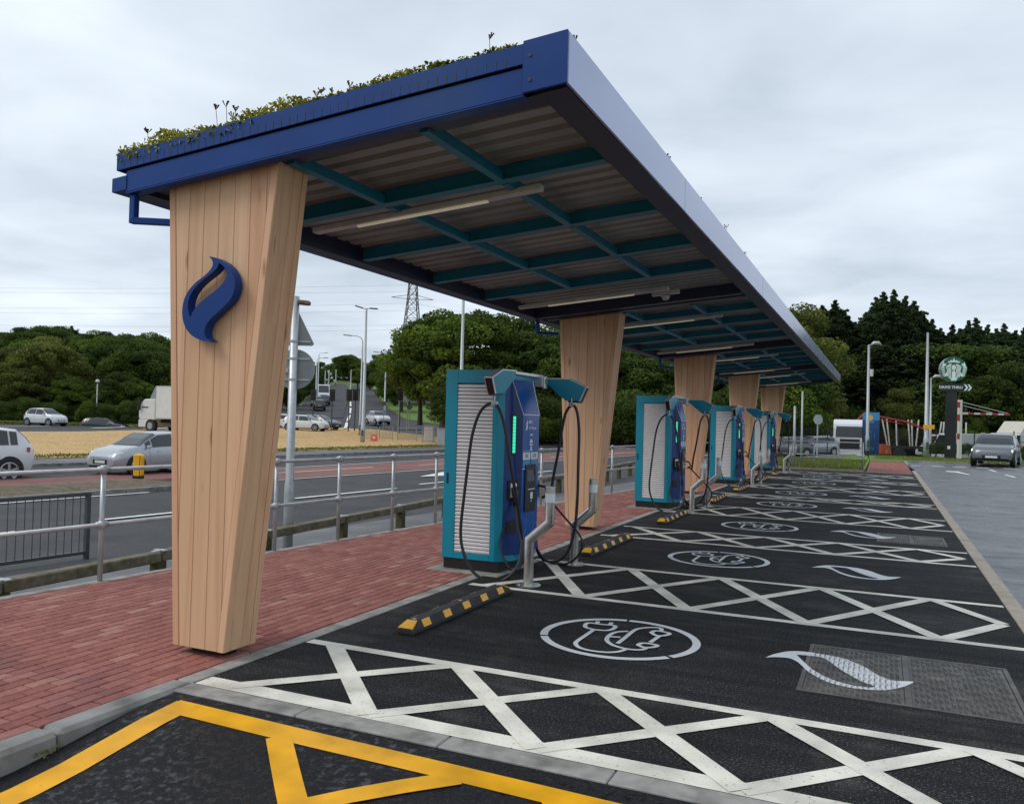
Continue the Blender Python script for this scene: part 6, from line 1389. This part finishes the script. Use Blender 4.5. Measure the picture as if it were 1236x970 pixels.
mb = MB(); mb.disc((cx_, -.182, cz), (0, 1, 0), RD, .008, 40); mb.build('neck', M['signblack'], r) if False else None
mb = MB(); yF = -.188
def E2(pts, w_=.03, y=yF): mb.tube([(cx_+a*RD, y, cz+b*RD) for a, b in pts], w_*RD, 4)
def P2(pts, y=yF): mb.prism([(cx_+a*RD, cz+b*RD) for a, b in pts], lambda a, z: (a, y, z), lambda a, z: (a, y-.010, z))
P2([(-.40, .50), (-.46, .66), (-.30, .62), (-.22, .76), (-.10, .66), (0, .92), (.10, .66), (.22, .76), (.30, .62), (.46, .66), (.40, .50), (.2, .56), (-.2, .56)])
P2([(-.13, .30), (-.17, .12), (-.10, -.05), (0, -.12), (.10, -.05), (.17, .12), (.13, .30), (0, .36)])
P2([(-.07, -.14), (-.16, -.30), (-.14, -.62), (-.20, -.93), (.20, -.93), (.14, -.62), (.16, -.30), (.07, -.14)])
for s in (-1, 1):
    for k, (x0, x1, x2) in enumerate(((.20, .26, .20), (.28, .36, .30), (.36, .46, .42), (.44, .56, .52))):
        E2([(s*x0*.9, .46-.05*k), (s*x1, .18), (s*x0, -.12), (s*x1, -.42), (s*x2, -.86+.11*k)], .034)
    P2([(s*.60, .30), (s*.55, .48), (s*.70, .42), (s*.78, .62), (s*.84, .38), (s*.90, .20), (s*.76, .16)])
    for k in range(5): z_ = .10-.16*k; E2([(s*(.68-.02*k), z_-.05), (s*(.82-.02*k), z_), (s*(.96-.035*k*(k > 1)), z_+.02)], .048)
    P2([(s*.52, -.30), (s*.70, -.42), (s*.60, -.62), (s*.46, -.50), (s*.40, -.44)])
mb.build('emblem', M['signwhite'], r)
for x_ in (-.03, .03): pass
mb = MB(); 
for s in (-1, 1): mb.box((cx_+s*.065*RD-.02, yF-.013, cz+.16*RD), (cx_+s*.065*RD+.02, yF-.010, cz+.19*RD))
mb.box((cx_-.03, yF-.013, cz-.0*RD), (cx_+.03, yF-.010, cz+.02*RD)); mb.build('emblem_line', M['signgreen'], r)
mb = MB(); mb.box((-.16, -.138, .55), (.0, -.131, .75)); mb.build('notice', M['signwhite'], r)
# height barrier
q = at(1157.5, 555, 49); r = thing('height_barrier', (q.x, q.y, 0), YAW+.02, 'white height barrier post with a red and white bar braced by cables', 'barrier'); k_ = 49/FPX; zz0 = lambda v: at(1158, v, 49).z
mb = MB(); mb.box((-.10, -.08, 0), (.12, .08, zz0(482.5))); mb.build('post', M['barrierwhite'], r, bevel=.01)
mb = MB(); mb.box((-.103, -.083, zz0(492)), (-.02, .083, zz0(485))); mb.box((-.103, -.083, zz0(508)), (-.02, .083, zz0(500))); mb.box((-.103, -.083, zz0(530)), (-.02, .083, zz0(523))); mb.build('red_stripe', M['barrierred'], r)
zb_ = zz0(498.5)
for i in range(8): mb = MB(); mb.box((.12+i*.36, -.05, zb_-.055), (.12+i*.36+.358, .05, zb_+.055)); mb.build('bar_segment', M['barrierred' if i % 2 else 'barrierwhite'], r)
for z0_, x1 in ((zz0(485), 2.9), (zz0(489), 2.0)): mb = MB(); mb.tube([(.12, 0, z0_), (x1, 0, zb_+.06)], .018, 5); mb.build('stay_cable', M['silver'], r)
mb = MB(); mb.bar((.30, 0, zz0(489)), (.36, 0, zb_+.05), .03, .03); mb.build('bracket', M['darkrail'], r)
# blue totem
q = at(1050.5, 552, 54); r = thing('charging_totem', (q.x, q.y, 0), YAW-.15, 'tall blue totem with a light blue head behind the lamp post', 'sign'); zz0 = lambda v: at(1050, v, 54).z; hwid = .50
zt_ = zz0(497.5); zm = zz0(507)
mb = MB(); mb.box((-hwid, -.12, 0), (hwid, .12, zm)); mb.build('panel', M['totemblue'], r)
mb = MB(); mb.prism([(-hwid, zm+.001), (hwid, zm+.001), (hwid, zt_), (-hwid+.18, zt_), (-hwid+.05, zt_-.06), (-hwid, zt_-.2)], lambda a, z: (a, -.12, z), lambda a, z: (a, .12, z)); mb.build('head', M['totemlight'], r)
mb = MB(); mb.disc((-.08, -.121, zm+.16), (0, -1, 0), .17, .004, 20); mb.build('crest', M['yelref'], r)
mb = MB(); mb.tube([(0, -.125, .9), (0, -.125, 1.6)], .015, 4); mb.tube([(-.2, -.125, 1.0), (-.2, -.125, 1.3), (0, -.125, 1.5), (.2, -.125, 1.3), (.2, -.125, 1.0)], .02, 4); mb.box((-.15, -.126, 2.05), (.15, -.121, 2.2)); mb.build('plug_graphic', M['totemlight'], r)
place_text('lettering', 'EV', .28, M['totemlight'], r, (.05, -.124, .35), RYm, True)
q = at(1066, 552, 55); r = thing('orange_cube', (q.x, q.y, 0), YAW+.3, 'orange-red box leaning at the foot of the blue totem', 'box')
mb = MB(); mb.prism([(-.3, 0), (.42, 0), (.30, .62), (-.32, .66)], lambda a, z: (a, -.3, z), lambda a, z: (a, .3, z)); mb.build('shell', M['orange'], r, bevel=.02); mb = MB(); mb.prism([(-.12, .1), (.1, .1), (.0, .36)], lambda a, z: (a, -.301, z), lambda a, z: (a, -.304, z)); mb.build('mark', M['yelref'], r)
# dark mesh fence in front of the lorry yard
fa = Vector((-1.5, 57.6, 0)); fb = Vector((26, 59.2, 0)); r = thing('mesh_fence', (fa.x, fa.y, -.05), 0, 'dark wire mesh fence between the mown grass and the lorry yard', 'fence')
n = 13; dd = (fb-fa)/n
for k in range(n+1): p = fa+dd*k; mb = MB(); mb.bar((p.x, p.y, -.1), (p.x, p.y, 1.75), .06, .06); mb.build('post', M['black'], r, world=True)
for k in range(n):
    a, b = fa+dd*k, fa+dd*(k+1); mb = MB()
    for z in [i*.1 for i in range(1, 17)]: mb.bar((a.x, a.y, z), (b.x, b.y, z), .012, .012)
    for i in range(1, 42): p = a.lerp(b, i/42); mb.bar((p.x, p.y, .08), (p.x, p.y, 1.65), .008, .008)
    mb.build('mesh_panel', M['black'], r, world=True)
# ================================================================== TREES AND HEDGES
def clump_tree(kind, seed, leafm):
    """unit tree about 10 m tall; returns (crown mesh, trunk mesh)"""
    g = np.random.default_rng(seed); random.seed(seed); cl = []
    tb = MB()
    if kind == 'broad':
        tb.tube([(0, 0, -.3), (.05, .03, 1.2), (.0, .1, 2.6), (.1, 0, 4.5)], [.38, .28, .24, .15], 8)
        for k in range(88):
            a = g.uniform(0, 2*pi); zc_ = g.uniform(-.75, 1); rr = math.sqrt(max(0, 1-zc_*zc_))*g.uniform(.55, 1.0)
            cl.append((rr*cos(a)*4.2, rr*sin(a)*4.2, 6.25+zc_*3.2-.5*rr, g.uniform(.6, 1.35)))
        for k in range(7):
            a = k*.9+g.uniform(0, .5); tb.tube([(0, 0, 2.2+k*.25), (cos(a)*1.4, sin(a)*1.4, 3.8+k*.3), (cos(a)*2.9, sin(a)*2.9, 5.2+k*.4)], [.14, .09, .04], 6)
        per = 430; sz = (.09, .21); sq = .68
    elif kind == 'tall':
        tb.tube([(0, 0, -.3), (.05, .03, 2), (.0, .1, 5), (.05, 0, 8.5)], [.26, .20, .13, .05], 8)
        for k in range(60):
            a = g.uniform(0, 2*pi); z = g.uniform(1.2, 9.7); R0 = 2.5*math.sin(min(1, (z-.6)/4.2)*pi/2)*math.sqrt(max(.03, 1-((z-4.8)/5.3)**2 if z > 4.8 else 1)); rr = R0*g.uniform(.5, 1.0)
            cl.append((rr*cos(a), rr*sin(a), z, g.uniform(.6, 1.2)))
        for k in range(7):
            a = k*2.3; tb.tube([(0, 0, 2+k*.7), (cos(a)*1.6, sin(a)*1.6, 3.2+k*.75)], [.08, .03], 5)
        per = 380; sz = (.08, .18); sq = .8
    elif kind == 'pine':
        tb.tube([(0, 0, -.3), (.08, .03, 2.5), (.0, .12, 5.5), (.1, .05, 9.3)], [.20, .16, .12, .03], 8)
        z = 1.6; k = 0
        while z < 9.25:
            nn = 6 if z < 8.3 else 4; Rm = (2.15*(1-((z-1.2)/8.9)**1.35)+.30)
            for j in range(nn):
                a = 2*pi*j/nn+g.uniform(-.5, .5)+k; rr = Rm*g.uniform(.35, 1.25); up = .16*rr
                for q_, c_ in ((.35, .34), (.65, .30), (.9, .24), (1.08, .15)): cl.append((rr*q_*cos(a)+g.uniform(-.1, .1), rr*q_*sin(a)+g.uniform(-.1, .1), z+up*q_*q_*2+g.uniform(-.08, .08), c_*g.uniform(.8, 1.4)*(1.15 if z < 8 else .95)))
                if j % 2: tb.tube([(0, 0, z-.15), (rr*.9*cos(a), rr*.9*sin(a), z+up)], [.04, .012], 4)
            z += g.uniform(.45, .75)*(1 if z < 7.5 else .42); k += 1
        cl += [(.08+g.uniform(-.35, .35)*(10.2-zq), .05+g.uniform(-.35, .35)*(10.2-zq), zq, lerp(.42, .09, (zq-8.4)/1.75)) for zq in np.arange(8.4, 10.15, .075)]; per = 520; sz = (.05, .13); sq = .42
    else:  # bush
        for k in range(34):
            a = g.uniform(0, 2*pi); rr = g.uniform(0, 1)**.6; cl.append((rr*cos(a)*4, rr*sin(a)*2.2, g.uniform(.8, 5.5)*math.sqrt(1.05-rr*rr*.75)+1.2, g.uniform(1.0, 1.9)))
        tb.tube([(0, 0, -.3), (0, 0, 3)], [.2, .1], 6)
        per = 420; sz = (.10, .22); sq = .75
    C = []; T = []; Nn = []
    for (x_, y_, z_, r_) in cl:
        m = int(per*(r_**1.3)*1.0); d = g.normal(size=(m, 3)); d /= np.linalg.norm(d, axis=1)[:, None]; rad = r_*g.uniform(.45, 1.08, size=m)**.6
        P_ = d*rad[:, None]*np.array([1, 1, sq])+np.array([x_, y_, z_]); C.append(P_); Nn.append(d); T.append(.38+g.normal(0, .17, m)+g.normal(0, .16)+0*d[:, 2])
    C = np.concatenate(C); T = np.concatenate(T); Nn = np.concatenate(Nn); global rng; rng = g
    me = leaf_mesh('crown', C, g.uniform(sz[0], sz[1], len(C)), leafm, T, nrm=Nn*.9+np.array([0, 0, .25]), aspect=1.5 if kind != 'pine' else 2.2)
    tm = tb.build('trunk_source', M['pinebark'] if kind == 'pine' else M['bark']); t_ = tm.data; bpy.data.objects.remove(tm); t_.name = 'trunk'
    return me, t_
KINDS = {'b1': clump_tree('broad', 11, M['lf1']), 'b2': clump_tree('broad', 12, M['lf3']), 'b3': clump_tree('broad', 13, M['lf2']), 't1': clump_tree('tall', 21, M['lf1']), 't2': clump_tree('tall', 22, M['lf2']), 't3': clump_tree('tall', 23, M['lf3']),
         'p1': clump_tree('pine', 31, M['lfp']), 'p2': clump_tree('pine', 32, M['lfp']), 'p3': clump_tree('pine', 33, M['lfp']), 's1': clump_tree('bush', 41, M['lf2']), 's2': clump_tree('bush', 42, M['lf1'])}
NM = dict(b='broad_tree', t='leafy_tree', p='pine_tree', s='shrub')
def tree(k, u, D, vtop, label, group=None, wid=1.0, zb=None, sink=0.0, rot=None, hk=10.0):
    q = at(u, 500, D); z = tz(q.x, q.y) if zb is None else zb; ht = at(u, vtop, D).z-z
    s = ht/(10.2 if k[0] != 's' else 7.2); cr_, tk = KINDS[k]
    r = thing(NM[k[0]], (q.x, q.y, z-sink), random.uniform(0, 6.28) if rot is None else rot, label, {'s': 'shrub'}.get(k[0], 'tree'), group); r.scale = (s*wid, s*wid, s)
    link('crown', cr_, r); link('trunk', tk, r); return r
random.seed(99)
ORD = ['first', 'second', 'third', 'fourth', 'fifth', 'sixth', 'seventh', 'eighth', 'ninth', 'tenth', 'eleventh', 'twelfth', 'thirteenth', 'fourteenth', 'fifteenth', 'sixteenth', 'seventeenth', 'eighteenth', 'nineteenth', 'twentieth', 'twenty-first', 'twenty-second', 'twenty-third', 'twenty-fourth', 'twenty-fifth', 'twenty-sixth', 'twenty-seventh', 'twenty-eighth', 'twenty-ninth']
# the big round tree and its neighbours
tree('b1', 536, 76, 372, 'big round broad-leaved tree in front of the pylon, behind the nearest charger', wid=1.12)
tree('b1', 581, 79, 372, 'broad dark tree joined to the right of the big round tree', wid=1.05, rot=2)
tree('b2', 507, 88, 412, 'smaller leafy tree at the left flank of the big round tree', wid=.85, sink=-1.2)
tree('b3', 560, 66, 455, 'low dark tree right behind the nearest charger top', wid=1.2)
G1 = 'dark leafy trees beyond the road, seen under the canopy'
rr = [(620, 84, 385), (640, 78, 400), (655, 88, 390), (682, 80, 398), (700, 92, 385), (722, 84, 392), (748, 88, 405), (765, 78, 415), (785, 86, 400), (806, 80, 420), (830, 86, 410), (852, 78, 425), (872, 84, 412), (893, 80, 430), (915, 84, 415), (935, 78, 420), (950, 86, 395)]
for i, (u, D, v) in enumerate(rr): tree(['t2', 'b3', 't1', 'b3', 't2', 'b1', 't2', 'b3'][i % 8], u, D, v, 'dark leafy tree in the row beyond the road under the canopy, %s from the left' % ORD[i], G1, wid=1.25)
for i in range(22): tree('s1' if i % 3 else 's2', 600+i*17, 72+random.uniform(-3, 3), 478+random.uniform(-12, 10), 'dark shrub at the foot of the tree row beyond the road, %s from the left' % ORD[i], 'shrubs under the tree row beyond the road', wid=1.1)
# hill road trees
hl = [('t1', 360, 170, 430), ('t2', 372, 190, 436), ('b1', 352, 150, 440), ('t2', 385, 215, 437), ('t1', 397, 235, 438), ('b1', 412, 262, 428), ('b3', 424, 262, 432), ('b1', 420, 275, 427), ('t1', 436, 235, 436), ('b2', 431, 200, 444), ('t3', 446, 200, 440), ('b1', 456, 170, 434), ('t2', 466, 150, 430), ('t1', 476, 140, 432), ('b1', 484, 125, 436), ('t3', 452, 255, 428), ('t2', 404, 250, 440), ('b3', 345, 130, 445), ('t2', 366, 150, 446), ('t2', 335, 120, 436), ('b1', 493, 145, 440), ('b3', 512, 170, 446), ('t2', 530, 160, 445), ('b1', 548, 165, 440), ('b1', 414, 285, 440), ('b3', 428, 290, 442), ('b1', 440, 285, 442)]
for i, (k, u, D, v) in enumerate(sorted(hl, key=lambda a: a[1])): tree(k, u, D, v, 'leafy tree beside the road that climbs the hill, %s from the left' % ORD[i], 'trees along the hill road', wid=1.25)
for i in range(8): tree('t2', 352+i*5, 120+i*12, 455-i*1.5, 'dark leafy tree close to the left kerb of the hill road, %s up the hill' % ORD[i], 'trees on the left kerb of the hill road', wid=1.3)
for i in range(7): tree('s2', 408+i*7, 276, 455, 'low bush at the top of the hill road, %s from the left' % ORD[i], 'bushes at the top of the hill road', wid=1.5)
for i in range(7): tree('b3' if i % 2 else 'b1', 512+i*15, 150+random.uniform(-8, 12), 446+random.uniform(-6, 6), 'dark tree on the green verge behind the direction sign, %s from the left' % ORD[i], 'trees on the green verge', wid=1.1)
# left hedge and wood
ll = [('b1', -18, 92, 425), ('b2', 12, 86, 418), ('b1', 30, 92, 408), ('b2', 58, 84, 410), ('t3', 76, 90, 420), ('b1', 92, 96, 404), ('b2', 60, 96, 404), ('t2', 98, 88, 428), ('b1', 122, 92, 404), ('b3', 150, 92, 402), ('b1', 178, 98, 400), ('b3', 165, 90, 408), ('b3', 192, 100, 406), ('b3', 140, 84, 448), ('b3', 120, 82, 462), ('b1', 160, 84, 455), ('b1', 215, 104, 415), ('t2', 228, 110, 420), ('b2', 35, 82, 440), ('b2', 5, 82, 436), ('b1', 85, 82, 455), ('b3', -45, 90, 420)]
for i, (k, u, D, v) in enumerate(sorted(ll, key=lambda a: a[1])): tree(k, u, D, v, 'broad leafy tree in the belt behind the far road, %s from the left' % ORD[i], 'trees in the belt on the left', wid=1.12)
for i in range(24): tree('s1' if i < 11 or i % 2 else 's2', -30+i*11.5, 79+random.uniform(-1.5, 2), (480 if i < 8 else 486)+random.uniform(-4, 5), 'dark bush of the hedge along the far road, %s from the left' % ORD[i], 'hedge bushes along the far road', wid=1.0, rot=random.uniform(-.3, .3)+YAW)
for i in range(22): tree(['t2', 'p1', 'b3', 'p2'][i % 4], -20+i*11.5, 165+random.uniform(-10, 20), 398+abs(i-8)*.9+random.uniform(-4, 3)+(6 if i > 14 else 0)-(4 if 3 < i < 10 else 0), 'dark tree on the wooded ridge at the left, %s from the left' % ORD[i], 'trees on the wooded ridge', wid=1.5)
# big pines on the right
pr_ = [('p2', 962, 96, 384, 1.1), ('p1', 978, 100, 376, 1.2), ('p3', 992, 96, 368, 1.1), ('p2', 1004, 93, 361, 1.0), ('p1', 1017, 98, 374, 1.15), ('p2', 1030, 102, 388, 1.1), ('p3', 1043, 97, 376, 1.0), ('p1', 1056, 94, 358, 1.0), ('p2', 1066, 92, 351, .9), ('p3', 1078, 91, 349, .9), ('p1', 1090, 95, 356, 1.0), ('p2', 1102, 96, 362, 1.0), ('p3', 1113, 102, 388, 1.0), ('p1', 1124, 97, 384, .95), ('p2', 1135, 104, 395, 1.0), ('p3', 1147, 98, 391, .95), ('p1', 1158, 100, 397, 1.0), ('p2', 1168, 96, 386, .95), ('p3', 1178, 94, 383, 1.0), ('p1', 1190, 100, 391, 1.0), ('p2', 1201, 98, 396, 1.0), ('p3', 1212, 102, 390, 1.0), ('p1', 1223, 97, 398, 1.1), ('p2', 1234, 100, 394, 1.1), ('p3', 1247, 98, 405, 1.1), ('p1', 1262, 100, 400, 1.1), ('p2', 1278, 100, 404, 1.1)]
for i, (k, u, D, v, w_) in enumerate(pr_): tree(k, u, D, v, 'tall dark pine in the wood behind the lorry yard, %s from the left' % ORD[i], 'pines behind the lorry yard', wid=w_, zb=-1.1)
tree('t3', 958, 82, 372, 'lighter leafy tree rising just beyond the far corner of the canopy', wid=1.3, zb=-1.1)
for i in range(24): tree(['t2', 'p1', 'p3'][i % 3], 945+i*14, 90+random.uniform(-2, 4), 428+random.uniform(-22, 22), 'dark understorey tree in front of the pines, %s from the left' % ORD[i], 'understorey trees behind the lorry yard', wid=1.7, zb=-1.1)
for i in range(26): tree('s1', 940+i*13, 86+random.uniform(0, 2), 486+random.uniform(-10, 10), 'dark shrub at the edge of the pine wood, %s from the left' % ORD[i], 'shrubs at the edge of the pine wood', wid=1.2, zb=-1.1)
tree('t3', 1085, 84, 470, 'pale green young tree in front of the pines', wid=1.0, zb=-1.1); tree('b3', 1222, 84, 435, 'rounded pale grey-green tree at the right edge before the pines', wid=1.0, zb=-1.1); tree('s2', 1176, 83, 505, 'light green shrub behind the red and white barrier bar', wid=.8, zb=-1.1)
# low hedge left and right of the sign pillar
for i, (u, v) in enumerate(((1124, 536), (1131, 533), (1138, 534), (1152, 534), (1170, 534), (1230, 540), (1238, 538))): tree('s1', u, 55.5, v, 'low clipped bush along the verge by the black sign pillar, %s from the left' % ORD[i], 'low bushes by the sign pillar', wid=1.15, zb=0, rot=YAW)
tree('s1', 1236, 52, 545, 'yellow-green low planting at the right edge', wid=1.3, zb=0)
# grass that stands up along the near verges
def tufts(name, pts, h, mt, label, tone=.4):
    n = len(pts); a = np.array(pts); C = a+np.stack([np.zeros(n), np.zeros(n), rng.uniform(.2, .6, n)*h], 1)
    me = leaf_mesh(name, C, rng.uniform(.5, 1.0, n)*h, mt, tone+rng.normal(0, .22, n), nrm=np.array([.0, -1.2, .2]), aspect=.5); tag(link(name, me), label, 'grass', None, 'stuff')
M['strawleaf'] = leafmat('dry_grass_blade', (.36, .24, .10), (.60, .42, .20), .2)
P_ = []
for _ in range(30000):
    s_, t_ = random.uniform(-8, 70), random.uniform(26.9, 44); x_, y_ = st(s_, t_)
    if x_ > -14-0.0 and y_ > 66: continue
    P_.append((x_, y_, tz(x_, y_)+.12))
tufts('dry_grass', P_, .055, M['strawleaf'], 'pale dry cut grass lying over the large island')
P_ = []
for _ in range(9000):
    s_, t_ = random.uniform(-8, 70), random.uniform(26.6, 28.2); x_, y_ = st(s_, t_); P_.append((x_, y_, tz(x_, y_)+.10))
tufts('green_edge_grass', P_, .16, M['lf3'], 'green fringe of grass along the kerb of the dry island', .55)
P_ = [(random.uniform(-1.1, 3.2), random.uniform(35.8, 47), .02) for _ in range(9000)]+[(random.uniform(3.5, 20), random.uniform(49, 57), .02) for _ in range(9000)]
tufts('mown_grass', P_, .07, M['lf3'], 'short green grass beyond the end railing', .6)

P_ = [(x_, y_, tz(x_, y_)+.03) for x_, y_ in ((lambda q: (q.x, q.y))(at(random.uniform(-20, 205), 500, random.uniform(76, 79.5))) for _ in range(9000))]
tufts('verge_grass', P_, .35, M['lf3'], 'long green grass in front of the hedge along the far road', .6)

P_ = [(-.01+random.gauss(0, .02)+.03, 2.93+random.gauss(0, .035), -.075+random.uniform(0, .01)) for _ in range(110)]
me = leaf_mesh('kerb_weed', np.array(P_)+np.stack([np.zeros(110), np.zeros(110), rng.uniform(0, .018, 110)], 1), rng.uniform(.005, .011, 110), M['lf3'], .6+rng.normal(0, .2, 110), aspect=1.8)
tag(link('kerb_weed', me), 'small green weed growing at the foot of the upstand kerb', 'weed', None, 'stuff')
